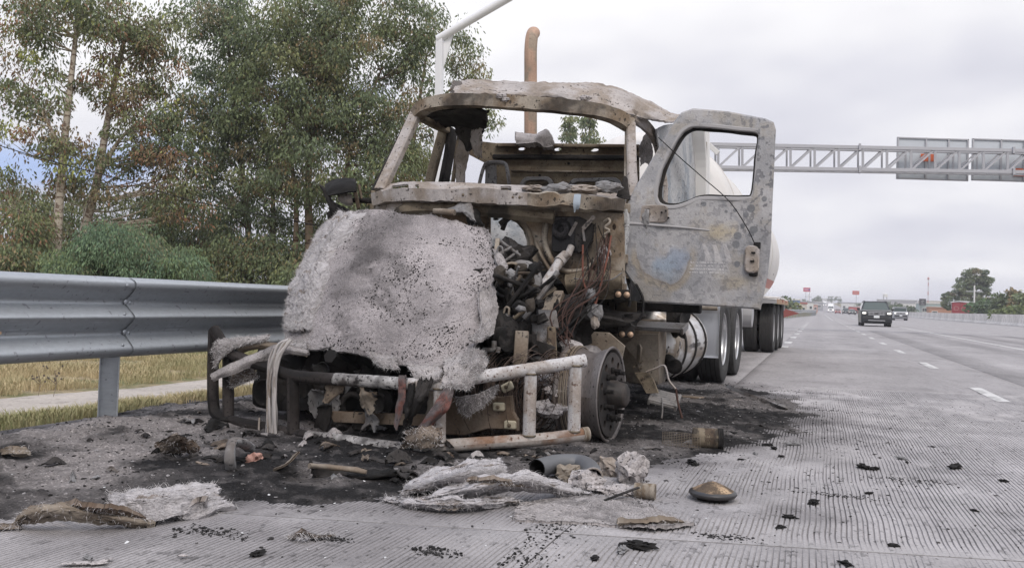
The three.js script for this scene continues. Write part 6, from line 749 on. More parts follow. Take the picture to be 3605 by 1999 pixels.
M.redRag = std({ roughness: 0.9 }, burntTex(231, [0.13, 0.11, 0.108], [0.22, 0.08, 0.06], [0.03, 0.027, 0.027], { stainAt: 0.6, sootAt: 0.6, tile: 0.4 }), 0.004);
rag('melted_strip', 'broad grey melted strip lying across the bent wing of the crash bar', [[[-1.326,.333,.76], [-1.187,.398,.78], [-.975,.486,.8], [-.763,.557,.8], [-.532,.536,.8]], [[-1.283,.312,.79], [-1.149,.365,.81], [-.928,.451,.83], [-.729,.524,.83], [-.518,.512,.82]], [[-1.281,.293,.77], [-1.145,.334,.8], [-.931,.41,.81], [-.724,.493,.82], [-.524,.492,.81]]], { nu: 50, nv: 12, seed: 41, ragged: 0.06 }, M.fibre);
rag('melted_strip', 'twisted dark melted strip on top of the crash bar wing', [[[-1.359,.453,.66], [-1.208,.526,.68], [-1.014,.573,.7], [-.779,.553,.72], [-.583,.517,.74]], [[-1.289,.421,.7], [-1.151,.494,.72], [-.97,.54,.74], [-.749,.528,.76], [-.569,.501,.76]], [[-1.281,.383,.68], [-1.143,.462,.7], [-.973,.508,.72], [-.762,.501,.74], [-.575,.486,.75]]], { nu: 50, nv: 12, seed: 42, bump: 0.03 }, M.tan);
rag('fibre_clump', 'shaggy pale fibre clump caught on the corner of the crash bar', [[[-1.371,.538,.7], [-1.245,.563,.72], [-1.088,.588,.72], [-.894,.609,.7]], [[-1.342,.475,.73], [-1.22,.51,.76], [-1.076,.553,.76], [-.881,.588,.73]], [[-1.303,.347,.72], [-1.229,.446,.76], [-1.075,.53,.76], [-.892,.577,.73]]], { nu: 40, nv: 24, seed: 43, bump: 0.03 }, M.fibre, 1400);
rag('fibre_clump', 'dark shaggy mat hanging inside the crash bar wing', [[[-1.216,.384,.7], [-1.118,.402,.7], [-1.028,.407,.7]], [[-1.196,.307,.72], [-1.081,.316,.74], [-.977,.357,.72]], [[-1.188,.239,.71], [-1.088,.278,.73], [-.968,.33,.71]]], { nu: 26, nv: 26, seed: 44, ragged: 0.2 }, M.scorched, 900);
{ const o = onTruck(thing('hanging_strands', 'bundle of pale melted strands hanging from crash bar to ground', 'strands')); for (let i = 0; i < 9; i++) { rnd = RNG(60 + i); const x = i * 0.008 - 0.03, j = (p, s = 0.014) => [p[0] + x + R(-s, s), p[1], p[2] + R(-s, s)]; part('strand', tube([[-.637,.594,.86], j([-.679,.563,.88], 0.006), j([-.711,.48,.9]), j([-.725,.341,.9]), j([-.723,.168,.9]), j([-.723,.013,.9]), j([-.706,-.085,.9], 0.03)], R(0.006, 0.014), { seg: 30, rad: 6, dent: 0.35 }), i % 3 ? M.strand = M.strand || std({ color: [0.40, 0.375, 0.36], roughness: 0.8 }) : M.ash, o); } part('strand', tube([[-.857,.099,.84], [-.842,.015,.86], [-.821,-.07,.86]], 0.006, { rad: 5 }), M.ash, o); }
rag('burnt_strap', 'narrow scorched strap with red stains hanging down the crash bar', [[[.195,.44,1], [.219,.442,1], [.245,.443,1]], [[.205,.343,1.01], [.235,.346,1.02], [.251,.346,1.01]], [[.185,.246,1], [.212,.241,1.01], [.235,.25,1]], [[.174,.15,1], [.193,.12,1], [.206,.153,1]]], { nu: 12, nv: 40, seed: 45, ragged: 0.06 }, M.redRag);
rag('burnt_strap', 'wide scorched strap with red stains slanting down the crash bar', [[[.465,.397,.98], [.5,.399,.98], [.53,.393,.97]], [[.445,.314,1.02], [.492,.315,1.03], [.53,.31,1]], [[.375,.217,1.03], [.446,.217,1.05], [.479,.223,1.01]], [[.276,.096,1], [.34,.096,1.02], [.376,.118,.99]]], { nu: 22, nv: 44, seed: 46, ragged: 0.1 }, M.redRag);
rag('burnt_strap', 'black tarry strap sagging from the middle of the crash bar', [[[.313,.436,1], [.352,.443,1], [.421,.441,1]], [[.301,.334,1.01], [.362,.34,1.03], [.39,.339,1]], [[.259,.237,1.01], [.314,.235,1.03], [.344,.258,1]], [[.214,.105,.99], [.25,.093,1], [.27,.125,.99]]], { nu: 20, nv: 40, seed: 47, ragged: 0.16, bump: 0.03 }, M.soot);
rag('fibre_rag', 'frayed grey fibre rag folded over the middle of the crash bar', [[[.376,.53,.82], [.461,.567,.76], [.541,.588,.7], [.596,.554,.68]], [[.433,.477,.92], [.518,.519,.88], [.595,.536,.82], [.652,.497,.78]], [[.449,.405,1], [.55,.418,.98], [.612,.442,.93], [.649,.467,.86]], [[.441,.38,1], [.54,.376,.99], [.59,.372,.95], [.609,.408,.9]]], { nu: 40, nv: 40, seed: 48, ragged: 0.14, bump: 0.035 }, M.fibre, 1500);
rag('fibre_rag', 'thin grey fibre rag hanging behind the crash bar over the bumper bracket', [[[.471,.323,.84], [.593,.343,.8], [.705,.399,.74]], [[.464,.262,.8], [.586,.301,.78], [.681,.366,.72]], [[.502,.177,.74], [.588,.249,.74], [.656,.331,.7]]], { nu: 30, nv: 24, seed: 49, ragged: 0.16 }, M.fibre, 700);
rag('burnt_strap', 'thin tattered black strap between the two red-stained straps', [[[.252,.408,.99], [.279,.41,1], [.302,.411,.99]], [[.25,.314,1], [.282,.31,1.02], [.296,.317,1]], [[.235,.204,1.01], [.267,.201,1.03], [.272,.213,1]], [[.208,.076,.99], [.228,.06,1], [.247,.084,.99]]], { nu: 14, nv: 40, seed: 53, ragged: 0.2, bump: 0.03 }, M.soot);
rag('fibre_rag', 'sooty brown rag bunched at the foot of the slanting strap', [[[.258,.125,1], [.372,.169,1.02], [.474,.164,.98]], [[.263,.087,1.04], [.399,.123,1.07], [.495,.117,1.02]], [[.219,.03,1.02], [.375,.049,1.05], [.47,.058,1]]], { nu: 34, nv: 26, seed: 54, ragged: 0.16, bump: 0.04 }, M.scorched, 300);
rag('charred_flap', 'brown charred flap hanging below the dark end of the bar', [[[-.383,.35,.86], [-.303,.355,.86], [-.215,.356,.86]], [[-.374,.301,.87], [-.297,.29,.88], [-.232,.31,.87]], [[-.398,.239,.86], [-.351,.226,.87], [-.3,.271,.86]]], { nu: 20, nv: 20, seed: 50, ragged: 0.2, bump: 0.03 }, M.tan);
rag('charred_wad', 'wad of charred padding lying on the cowl above the hood', [[[-.233,1.534,-.4], [-.118,1.583,-.42], [-.036,1.592,-.44]], [[-.191,1.495,-.34], [-.063,1.53,-.33], [.013,1.537,-.36]], [[-.113,1.488,-.32], [-.015,1.493,-.3], [.055,1.412,-.34]]], { nu: 26, nv: 22, seed: 51, bump: 0.035, thick: 0.02 }, M.grey);
single('charred_stick', (() => { const g = tube([[-.278,1.51,-.32], [-.199,1.504,-.31], [-.104,1.494,-.3]], 0.02, { dent: 0.3 }); return g; })(), M.tan, 'short scorched wooden stick lying along the top edge of the hood', 'stick'); onTruck(scene.children[scene.children.length - 1]);
rag('charred_wad', 'black charred wad slumped into the opening beside the hood', [[[-.06,1.511,-.4], [-.014,1.534,-.42], [.035,1.504,-.44]], [[-.04,1.445,-.36], [.026,1.465,-.36], [.077,1.428,-.4]], [[-.026,1.416,-.38], [.042,1.405,-.38], [.096,1.399,-.42]]], { nu: 22, nv: 22, seed: 52, bump: 0.04, thick: 0.03 }, M.soot);

// ---- ash and soot lying on the road: a thin uneven bed
const tCinder = tex(512, 512, (u, v) => { const g = tf(u, v, 110, 110, 3, 901), a = tf(u, v, 20, 20, 4, 911), w = smooth(0.70, 0.76, tf(u, v, 64, 64, 2, 921)); const k = mix(0.45 + 0.9 * g + 0.7 * (a - 0.5), 2.6, w * 0.5); return [k * 0.3, k * 0.3, k * 0.305, clamp(g * 0.8 + a * 0.3)]; }, [0.7, 0.7]);
M.cinder = std({ vertexColors: true, roughness: 0.95 }, tCinder, 0.008);
function bedH(x, z) {
  const d = sdist(BURN, x, z) + (fbm(x * 1.7, z * 1.7, 3, 4) - 0.5) * 0.75, n = fbm(x * 7, z * 7, 1, 5), pile = smooth(-0.8, -1.9, x + 2.35) * smooth(-2.5, -3.2, z) * smooth(-8, -6.5, z);
  let h = 0.034 * smooth(0.25, -0.35, d) + 0.03 * pile * smooth(0.1, -0.4, d) - 0.012 + (n - 0.52) * (0.03 + 0.03 * pile) * smooth(0.5, 0.0, d) + 0.018 * smooth(0.55, 0.75, fbm(x * 16, z * 16, 6, 3)) * smooth(0.2, -0.2, d);
  if (d > 0.3) h = Math.min(h, -0.004 + (n - 0.64) * 0.05); return h;
}
{
  const s = 0.023, x0 = -5.0, x1 = 0.7, z0 = -2.2, z1 = -10.9, nx = Math.round((x1 - x0) / s), nz = Math.round((z0 - z1) / s), H = new Float32Array((nx + 1) * (nz + 1)), ids = new Int32Array(H.length).fill(-1), pos = [], cl = [], uv = [], idx = [];
  for (let j = 0; j <= nz; j++) for (let i = 0; i <= nx; i++) H[j * (nx + 1) + i] = bedH(x0 + i * s, z0 - j * s);
  const id = (i, j) => { const k = j * (nx + 1) + i; if (ids[k] < 0) { const x = x0 + i * s, z = z0 - j * s; ids[k] = pos.length / 3; pos.push(x, Math.max(H[k], -0.02), z); uv.push(x, z);
    const pale = smooth(0.46, 0.62, fbm(x * 2.3 + 4, z * 2.3, 7, 5)) * 0.5 + smooth(-2.5, -3.5, x + 0.9 * (fbm(x, z, 3, 3) - 0.5)) * smooth(0.36, 0.56, fbm(x * 3, z * 3, 12, 4)) * 0.75, f = smooth(0.55, 0.7, fbm(x * 16, z * 16, 2, 3)) * 0.5, k2 = clamp(pale + f * 0.4), c = lerp3([0.045, 0.042, 0.042], [0.66, 0.60, 0.57], k2); cl.push(...c); } return ids[k]; };
  for (let j = 0; j < nz; j++) for (let i = 0; i < nx; i++) { const k = j * (nx + 1) + i; if (Math.max(H[k], H[k + 1], H[k + nx + 1], H[k + nx + 2]) < -0.003) continue; const a = id(i, j), b = id(i + 1, j), c = id(i, j + 1), d = id(i + 1, j + 1); idx.push(a, b, c, b, d, c); }
  const g = new THREE.BufferGeometry(); g.setAttribute('position', new THREE.Float32BufferAttribute(pos, 3)); g.setAttribute('uv', new THREE.Float32BufferAttribute(uv, 2)); g.setAttribute('color', new THREE.Float32BufferAttribute(cl, 3)); g.setIndex(idx); g.computeVertexNormals(); stuff('ash_bed', new THREE.Mesh(g, M.cinder), 'black soot and grey ash spread under and round the burnt truck', 'ash');
}
// crumbs, flakes and cinders, too many to count
{
  const clusters = [[-.186,-9.611, 0.5, 0.15], [.155,-8.03, 0.35, 0.1], [.105,-4.328, 0.22, 0.05], [.435,-4.905, 0.25, 0.08], [-.316,-3.328, 0.12, 0.05], [-1.222,-2.691, 0.09, 0.05], [-1.654,-2.661, 0.1, 0.04], [-2.039,-2.557, 0.16, 0.06], [.318,-6.172, 0.5, 0.2], [-.379,-5.958, 0.3, 0.3], [-.529,-7.506, 0.5, 0.3], [-.48,-9.131, 0.6, 0.25], [-.012,-4.744, 0.7, 0.5], [-.926,-3.236, 0.12, 0.3], [-.918,-2.766, 0.1, 0.3], [-.784,-4.853, 0.25, 0.2], [-.703,-5.568, 0.3, 0.2]];
  const mk = (n, geo, m, place, size, label, seed, colour) => { const im = new THREE.InstancedMesh(geo, m, n), q = new THREE.Matrix4(), e = new THREE.Euler(), r = RNG(seed), c = new THREE.Color(); let k = 0; for (let i = 0; i < n; i++) { const p = place(r, i); if (!p) continue; const s = size(r); q.makeRotationFromEuler(e.set((r() - 0.5) * 0.7, r() * 6.28, (r() - 0.5) * 0.7)).scale(new THREE.Vector3(s, s * (0.35 + 0.5 * r()), s * (0.5 + r()))).setPosition(p[0], Math.max(bedH(p[0], p[1]), 0) + s * 0.22, p[1]); im.setMatrixAt(k, q); colour(c, r); im.setColorAt(k++, c); } im.count = k; stuff('cinders', im, label, 'cinders'); };
  const crumb = lump(1, 0.8, 1, 1.0, 3, 1, 2.4), flake = lump(1, 0.25, 1, 0.7, 8, 1, 1.8), wm = std({ color: [1, 1, 1], roughness: 0.95 });
  const box2 = [-4.6, 0.7, -2.4, -10.6];
  mk(12000, crumb, wm, (r) => { const x = mix(box2[0], box2[1], r()), z = mix(box2[2], box2[3], r()), d = sdist(BURN, x, z) + (fbm(x * 2, z * 2, 3, 3) - 0.5); return d < 0.1 || r() < 0.16 * smooth(1.6, 0.1, d) ? [x, z] : null; }, (r) => 0.0025 + 0.008 * r() * r(), 'black cinders and soot crumbs scattered round the burnt truck', 21, (c, r) => { const k = r() < 0.75 ? 0.012 + 0.03 * r() : 0.12 + 0.2 * r(); c.setRGB(k, k * 0.95, k * 0.95); });
  mk(2600, crumb, wm, (r, i) => { const [x, z, w, d] = clusters[i % clusters.length], g = () => r() + r() + r() - 1.5; return [x + g() * w, z + g() * d]; }, (r) => 0.0018 + 0.006 * r() * r(), 'small black cinders in loose patches on the concrete', 22, (c, r) => { const k = 0.012 + 0.04 * r(); c.setRGB(k, k * 0.96, k * 0.95); });
  mk(260, flake, wm, (r) => [mix(-4.2, 2.2, r()), mix(-2.3, -9, r() * r())], (r) => 0.0025 + 0.0055 * r() * r(), 'white ash flakes strewn over road and soot', 23, (c, r) => { const k = 0.45 + 0.3 * r(); c.setRGB(k, k, k); });
  mk(1500, crumb, wm, (r) => [mix(-1.0, 3.0, r()), mix(-2.6, -10, r())], (r) => 0.002 + 0.006 * r() * r(), 'stray grit and cinders across the driving lane', 24, (c, r) => { const k = 0.02 + 0.06 * r(); c.setRGB(k, k * 0.92, k * 0.9); });
  const sc = []; for (let i = 0; i < 150; i++) { const r = RNG(800 + i); let x, z; do { x = i % 3 ? mix(-3.7, -1.2, r()) : mix(-4.1, -0.4, r()); z = i % 3 ? mix(-3.5, -4.6, r()) : mix(-2.7, -7.5, r()); } while (sdist(BURN, x, z) > -0.02); const s = 0.03 + 0.08 * r() * r(), e = 0.2 + 0.35 * r(), g = sheet([[[-s, 0, -s * e], [0, s * r() * 0.5, -s * e], [s, 0.01, -s * e]], [[-s, s * 0.4 * r(), 0], [0, s * r() * 0.9, 0], [s, s * 0.7 * r(), 0]], [[-s, 0, s * e], [0, s * r() * 0.4, s * e], [s, 0, s * e]]], { nu: 8, nv: 8, thick: 0.006, bump: s * 0.4, freq: 12, ragged: 0.2, seed: i }); g.rotateY(r() * 6.3); g.translate(x, Math.max(0, bedH(x, z)) + 0.004, z); sc.push([g, i % 6 === 0 ? M.grey : i % 11 === 4 ? M.fibre : i % 7 === 2 ? M.scorched : M.soot]); }
  for (const m of new Set(sc.map((q) => q[1]))) stuff('charred_scraps', new THREE.Mesh(merge(sc.filter((q) => q[1] === m).map((q) => q[0])), m), 'curled charred scraps lying in the soot', 'scraps');
}
// ---- larger leavings on the road
function mat(name, label, layers, cat = 'matting', group) { const o = thing(name, label, cat, [0, 0, 0], 0, group); layers.forEach(([net, opt, m, h], i) => { const g = sheet(net, { nu: 50, nv: 30, thick: 0.02, bump: 0.026, freq: 12, ragged: 0.08, raggedFreq: 24, seed: 60 + i, fine: 0.005, ...opt }); part('layer', g, m || M.fibre, o); if (h) fuzz(o, g, h, 90 + i, { len: [0.01, 0.032], w: 0.0008, droop: 1.1 }); }); return o; }
mat('fibre_matting', 'heap of folded pale fibre matting on the road before the crash bar', [
  [[[[-1.782,.01,-3.58], [-1.692,.07,-3.663], [-1.527,.12,-3.677], [-1.439,.1,-3.935]], [[-1.737,.01,-3.436], [-1.564,.08,-3.389], [-1.399,.13,-3.405], [-1.333,.1,-3.725]], [[-1.717,0,-3.371], [-1.554,.03,-3.43], [-1.391,.06,-3.49], [-1.309,.04,-3.744]]], {}, M.glassWool, 450],
  [[[[-1.542,.05,-3.462], [-1.352,.12,-3.453], [-1.192,.13,-3.554], [-1.101,.06,-3.734], [-.981,.01,-3.838]], [[-1.551,.03,-3.309], [-1.318,.09,-3.308], [-1.155,.11,-3.448], [-1.04,.05,-3.62], [-.938,.01,-3.775]], [[-1.603,0,-3.282], [-1.391,.02,-3.365], [-1.218,.03,-3.527], [-1.072,.01,-3.642], [-.958,0,-3.751]]], { nu: 70 }, M.glassWool, 650],
  [[[[-1.751,.01,-3.303], [-1.517,.04,-3.236], [-1.332,.05,-3.284], [-1.227,.03,-3.479]], [[-1.723,.01,-3.24], [-1.477,.035,-3.153], [-1.305,.04,-3.218], [-1.19,.02,-3.447]], [[-1.666,0,-3.221], [-1.476,0,-3.209], [-1.326,0,-3.302], [-1.179,0,-3.491]]], { nu: 60, bump: 0.03 }, M.glassWool, 750],
  [[[[-1.374,.1,-3.319], [-1.234,.12,-3.35], [-1.134,.09,-3.502]], [[-1.374,.07,-3.352], [-1.23,.09,-3.374], [-1.13,.06,-3.533]]], { nu: 40, nv: 12, bump: 0.03 }, M.scorched, 150]]);
mat('fibre_sheet', 'thin flat fibre sheet with a scorched brown edge lying across the slab joint', [[[[[-1.18,.012,-3.456], [-1.021,.014,-3.648], [-.882,.014,-3.759], [-.742,.014,-3.77], [-.627,.014,-3.619]], [[-1.162,.01,-3.34], [-.96,.012,-3.435], [-.793,.014,-3.49], [-.642,.016,-3.505], [-.508,.02,-3.463]], [[-1.121,.008,-3.185], [-.906,.01,-3.246], [-.718,.014,-3.267], [-.574,.03,-3.261], [-.435,.02,-3.421]]], { nu: 80, nv: 40, bump: 0.006, ragged: 0.05, thick: 0.012 }, M.fibre, 250], [[[[-.716,.025,-3.258], [-.596,.04,-3.263], [-.503,.035,-3.36], [-.449,.015,-3.445]], [[-.716,.006,-3.283], [-.595,.01,-3.318], [-.496,.01,-3.386], [-.436,.004,-3.451]]], { nu: 40, nv: 10, bump: 0.02, ragged: 0.1 }, M.tan, 75]]);
mat('fibre_matting', 'heap of torn brown-edged matting at the edge of the burnt ground', [
  [[[[-2.741,.01,-2.323], [-2.61,.08,-2.29], [-2.495,.1,-2.316], [-2.388,.06,-2.417], [-2.291,.01,-2.537]], [[-2.701,.01,-2.278], [-2.585,.07,-2.257], [-2.474,.085,-2.304], [-2.362,.05,-2.398], [-2.267,.01,-2.518]], [[-2.689,0,-2.258], [-2.615,.01,-2.321], [-2.474,.03,-2.349], [-2.393,.01,-2.45], [-2.268,0,-2.529]]], { nu: 70, bump: 0.025 }, M.tan, 250],
  [[[[-2.689,.03,-2.71], [-2.458,.1,-2.608], [-2.365,.1,-2.703], [-2.379,.05,-3.007]], [[-2.525,.05,-2.553], [-2.347,.1,-2.507], [-2.274,.09,-2.631], [-2.26,.04,-2.886]], [[-2.463,0,-2.521], [-2.298,.01,-2.516], [-2.239,.02,-2.641], [-2.179,0,-2.874]]], { nu: 70, bump: 0.035 }, M.glassWool, 1100],
  [[[[-2.635,.06,-2.384], [-2.452,.1,-2.324], [-2.344,.09,-2.371], [-2.301,.03,-2.518]], [[-2.645,.04,-2.4], [-2.485,.07,-2.363], [-2.369,.06,-2.404], [-2.3,.01,-2.532]]], { nu: 50, nv: 10, bump: 0.02 }, M.scorched, 150],
  [[[[-2.254,.02,-2.619], [-2.224,.06,-2.683], [-2.19,.06,-2.69]], [[-2.238,.01,-2.624], [-2.226,.03,-2.711], [-2.212,.03,-2.743]], [[-2.235,0,-2.637], [-2.192,.01,-2.695], [-2.197,.01,-2.767]]], { nu: 30, nv: 24 }, M.glassWool, 150],
  [[[[-2.744,.02,-2.213], [-2.694,.03,-2.238], [-2.644,.02,-2.264]], [[-2.735,.005,-2.206], [-2.679,.01,-2.238], [-2.638,.005,-2.271]]], { nu: 30, nv: 14 }, M.scorched, 150]]);
mat('fibre_tuft', 'small loose tuft of grey fibre alone on the clean concrete', [[[[[-1.762,.01,-2.6], [-1.685,.035,-2.563], [-1.651,.02,-2.618], [-1.616,.01,-2.693]], [[-1.751,.005,-2.585], [-1.694,.015,-2.577], [-1.651,.01,-2.618], [-1.611,.004,-2.695]]], { nu: 24, nv: 8, bump: 0.012 }, M.scorched, 250]], 'tuft');
mat('burnt_wad', 'dark wad of burnt padding near the foot of the guard rail', [[[[[-3.289,.06,-3.619], [-2.961,.16,-3.408], [-3.105,.06,-3.728]], [[-3.243,.04,-3.58], [-2.998,.1,-3.464], [-3.054,.04,-3.69]], [[-3.188,.02,-3.55], [-3.062,.04,-3.54], [-3.057,.02,-3.673]]], { nu: 30, nv: 24, bump: 0.03 }, M.scorched, 150]], 'wad');
mat('burnt_wad', 'brown burnt wad on the grey ash under the guard rail', [[[[[-3.78,.05,-3.107], [-3.673,.1,-3.094], [-3.69,.05,-3.206]], [[-3.776,.03,-3.104], [-3.642,.06,-3.077], [-3.641,.03,-3.181]]], { nu: 30, nv: 16, bump: 0.03 }, M.tan, 100]], 'wad');
{ // pieces one can pick up
  const at = (o, x, z, y = 0) => o.translate(x, y, z);
  { const o = thing('pipe_elbow', 'grey bent pipe elbow with an open end under the crash bar', 'pipe'); M.pipeGrey = std({ color: [0.11, 0.112, 0.118], roughness: 0.5 }); part('pipe', tube([[-1.268,.06,-3.956], [-1.221,.06,-4.131], [-1.118,.06,-4.188], [-1.032,.06,-4.071], [-.977,.055,-3.914]], 0.046, { seg: 40, rad: 18, cap: false }), M.pipeGrey, o); part('pipe_lining', tube([[-1.268,.06,-3.956], [-1.221,.06,-4.131], [-1.118,.06,-4.188], [-1.032,.06,-4.071], [-.977,.055,-3.914]], 0.041, { seg: 40, rad: 18, cap: false }), M.black, o); part('pipe_end', turn(new THREE.TorusGeometry(0.045, 0.005, 8, 24), 0.15, 0.35, 0, [-.976,.055,-3.908]), M.ash, o); }
  const pile = (n, label, x, z, rx, ry, rz, seed, m, cat) => single(n, crumple(lump(rx, ry, rz, 0.7, seed, 4, 2.6), 0.02, 22, seed).translate(x, ry * 0.75, z), m, label, cat);
  pile('melted_lump', 'white crumbling ash lump beside the open pipe elbow', -1.006,-3.909, 0.075, 0.05, 0.06, 71, M.fibre, 'lump'); pile('melted_lump', 'rounded beige lump among the ash lumps by the pipe elbow', -.978,-4.282, 0.06, 0.045, 0.05, 72, M.ash, 'lump'); pile('melted_lump', 'cone-shaped whitish lump, tallest of the ash lumps', -.838,-4.141, 0.075, 0.085, 0.06, 73, M.fibre, 'lump'); pile('melted_lump', 'brown cracked lump between matting heap and pipe elbow', -1.138,-4.054, 0.06, 0.045, 0.05, 74, M.tan, 'lump');
  pile('melted_lump', 'flat pale ash lump trailing from the matting heap', -.87,-3.881, 0.12, 0.02, 0.06, 75, M.fibre, 'lump');
  single('bushing', merge([rod([-.761,.035,-3.826], [-.668,.035,-3.83], 0.034, 0.036, 18)]), M.rust, 'short rusty cylinder lying at the end of the matting', 'bushing'); single('bent_strip', bx(beam([-.867,.01,-3.646], [-.732,.06,-3.777], 0.02, 0.006)), M.soot, 'thin dark metal strip propped on the rusty cylinder', 'strip');
  { const c = [-.43,0,-3.953], o = thing('rim_cap', 'round black cap with a scorched tan cone, alone on the tined concrete', 'cap', c); part('base', new THREE.LatheGeometry([[0, 0.012], [0.07, 0.012], [0.1, 0.02], [0.108, 0.03], [0.104, 0.04], [0.09, 0.046]].map((q) => new THREE.Vector2(...q)), 36), M.blackGloss = std({ color: [0.03, 0.028, 0.028], roughness: 0.4 }), o); part('cone', boxUV(crumple(new THREE.LatheGeometry([[0.0, 0.085], [0.02, 0.08], [0.06, 0.062], [0.092, 0.045]].map((q) => new THREE.Vector2(...q)), 36), 0.0015, 14)), std({ roughness: 0.85 }, burntTex(241, [0.42, 0.30, 0.19], [0.30, 0.21, 0.14], [0.03, 0.026, 0.024], { sootAt: 0.40, freckle: 0.54, tile: 0.22 }), 0.002), o); part('foot', new THREE.CylinderGeometry(0.07, 0.07, 0.014, 24).translate(0, 0.006, 0), M.soot, o); }
  { const o = thing('filter_canister', 'dark cylindrical filter canister lying in the cinders', 'canister'); part('can', rod([-.712,.065,-5.353], [-.552,.065,-5.386], 0.062, 0.062, 24), M.wall, o); part('rim', rod([-.564,.065,-5.379], [-.534,.065,-5.385], 0.066, 0.066, 24), M.soot, o); }
  { const o = thing('wire_mesh', 'curled scrap of rusty wire mesh beside the filter canister', 'mesh'); for (let i = 0; i < 9; i++) { const q = [-.768,.02,-5.27], y = 0.015 + i * 0.01; part('wire', tube([[q[0] - 0.12, y, q[2] - 0.02], [q[0] - 0.02, y + 0.01, q[2] + 0.03], [q[0] + 0.07, y + 0.006, q[2] + 0.02], [q[0] + 0.11, y, q[2] - 0.06]], 0.0014, { seg: 12, rad: 4 }), M.tan, o); } for (let i = 0; i < 16; i++) { const q = [-.768,.02,-5.27], t = i / 15, x = q[0] - 0.12 + 0.23 * t, z = q[2] + 0.035 * Math.sin(t * 3.1) - 0.02; part('wire', rod([x, 0.012, z], [x, 0.098, z], 0.0014, 0.0014, 4), M.tan, o); } }
  { const o = thing('mudguard_strip', 'long charred mudguard strip lying beside the drive wheels', 'strip'); part('strip', sheet([[[-.863,.1,-8.963], [-.647,.09,-8.372], [-.449,.06,-8.094], [-.311,.05,-7.755], [-.221,.02,-7.752]], [[-.896,.07,-9.021], [-.669,.06,-8.391], [-.468,.03,-8.097], [-.338,.01,-7.86], [-.239,0,-7.744]]], { nu: 50, nv: 10, thick: 0.02, bump: 0.015, freq: 6, ragged: 0.05, seed: 91 }), M.grey, o); part('liner', sheet([[[-.852,.02,-8.342], [-.684,.03,-8.215], [-.532,.02,-8.234], [-.375,.01,-8.13]], [[-.845,0,-8.275], [-.672,.005,-8.077], [-.521,0,-8.077], [-.394,0,-8.015]]], { nu: 40, nv: 10, thick: 0.012, bump: 0.012, freq: 6, seed: 92 }), M.ash, o); }
  single('bent_rod', tube([[-1.244,.03,-8.096], [-1.059,.03,-8.087], [-.992,.02,-8.185]], 0.014, { rad: 6 }), M.tan, 'thin tan rod lying in the soot behind the front wheel', 'rod');
  { const o = thing('charred_plank', 'curled charred panel with a raised brown edge before the crash bar', 'panel'); part('panel', sheet([[[-2.162,.09,-3.36], [-2.143,.06,-3.549], [-1.99,.05,-3.575], [-1.831,.07,-3.586]], [[-2.177,.05,-3.397], [-2.133,.03,-3.534], [-1.957,.03,-3.519], [-1.822,.05,-3.569]], [[-2.19,.01,-3.431], [-2.112,0,-3.527], [-1.98,0,-3.562], [-1.857,.01,-3.611]]], { nu: 50, nv: 24, bump: 0.03, ragged: 0.12, thick: 0.01, seed: 93 }), M.soot, o); part('edge', tube([[-2.137,.1,-3.316], [-2.095,.07,-3.47], [-1.954,.055,-3.513]], 0.012, { dent: 0.4 }), M.tan, o); }
  { const o = thing('charred_plank', 'splintered greenish strip leaning on the soot beside the hanging strands', 'strip'); part('strip', sheet([[[-2.501,.05,-3.752], [-2.426,.03,-3.569], [-2.447,.01,-3.475]], [[-2.185,.16,-3.311], [-2.253,.1,-3.327], [-2.398,.03,-3.427]]], { nu: 30, nv: 8, thick: 0.008, bump: 0.01, ragged: 0.08, seed: 94 }), M.tan, o); }
  pile('melted_lump', 'reddish melted lamp lens in the soot under the crash bar', -2.659,-3.617, 0.05, 0.035, 0.04, 76, std({ color: [0.36, 0.20, 0.16], roughness: 0.6 }), 'lens');
  { const o = thing('burnt_hose', 'crooked burnt hose standing in the soot under the crash bar wing', 'hose'); part('hose', tube([[-2.629,.01,-3.414], [-2.598,.09,-3.355], [-2.654,.14,-3.438], [-2.687,.12,-3.558], [-2.795,.05,-3.774]], 0.026, { seg: 30, rad: 10, dent: 0.4 }), M.grey, o); }
  const chunkAt = [[-.288,-5.688, 0.026], [-.242,-5.571, 0.024], [-.139,-5.8, 0.034], [-.639,-4.8, 0.034], [-.186,-5.293, 0.017], [.254,-5.149, 0.036], [.311,-5.135, 0.026], [.484,-5.59, 0.025], [.75,-5.424, 0.04], [.936,-5.12, 0.02], [.002,-4.086, 0.03], [-.094,-3.756, 0.022], [-.628,-2.972, 0.026], [-.582,-3.033, 0.042], [-.694,-2.839, 0.018], [.285,-3.485, 0.016], [-.531,-6.005, 0.04], [-.379,-6.904, 0.035], [-.388,-6.552, 0.03], [-.121,-3.569, 0.018], [.669,-4.282, 0.014], [-.613,-4.758, 0.02], [-2.168,-2.12, 0.018], [-1.727,-2.391, 0.022], [.725,-6.22, 0.012], [.506,-5.481, 0.014], [-.398,-5.071, 0.014], [-.336,-5.314, 0.02], [.246,-4.436, 0.016], [.108,-3.155, 0.02]];
  chunkAt.forEach(([x, z, s], i) => single('charcoal_chunk', lump(s * 1.3, s * 0.36, s * 0.65, 1.2, 100 + i, 2, 3.2).rotateY(i * 1.7).translate(x, s * 0.35, z), i % 5 === 2 ? M.grey : M.soot, 'small charred black chunk lying loose on the concrete road', 'chunk', 'charred chunks strewn on the road'));
  const whiteAt = [[-2.135,-2.077, 0.07, 0.018], [-2.102,-2.112, 0.04, 0.012], [-.827,-3.32, 0.02, 0.012], [-1.924,-2.264, 0.018, 0.008]]; whiteAt.forEach(([x, z, a, b], i) => single('paper_scrap', lump(a, 0.004, b, 0.3, 140 + i, 2, 3).rotateY(0.5 + i).translate(x, 0.008, z), M.fibre, 'thin white scrap lying flat on the concrete foreground', 'scrap', 'white scraps on the concrete'));
}

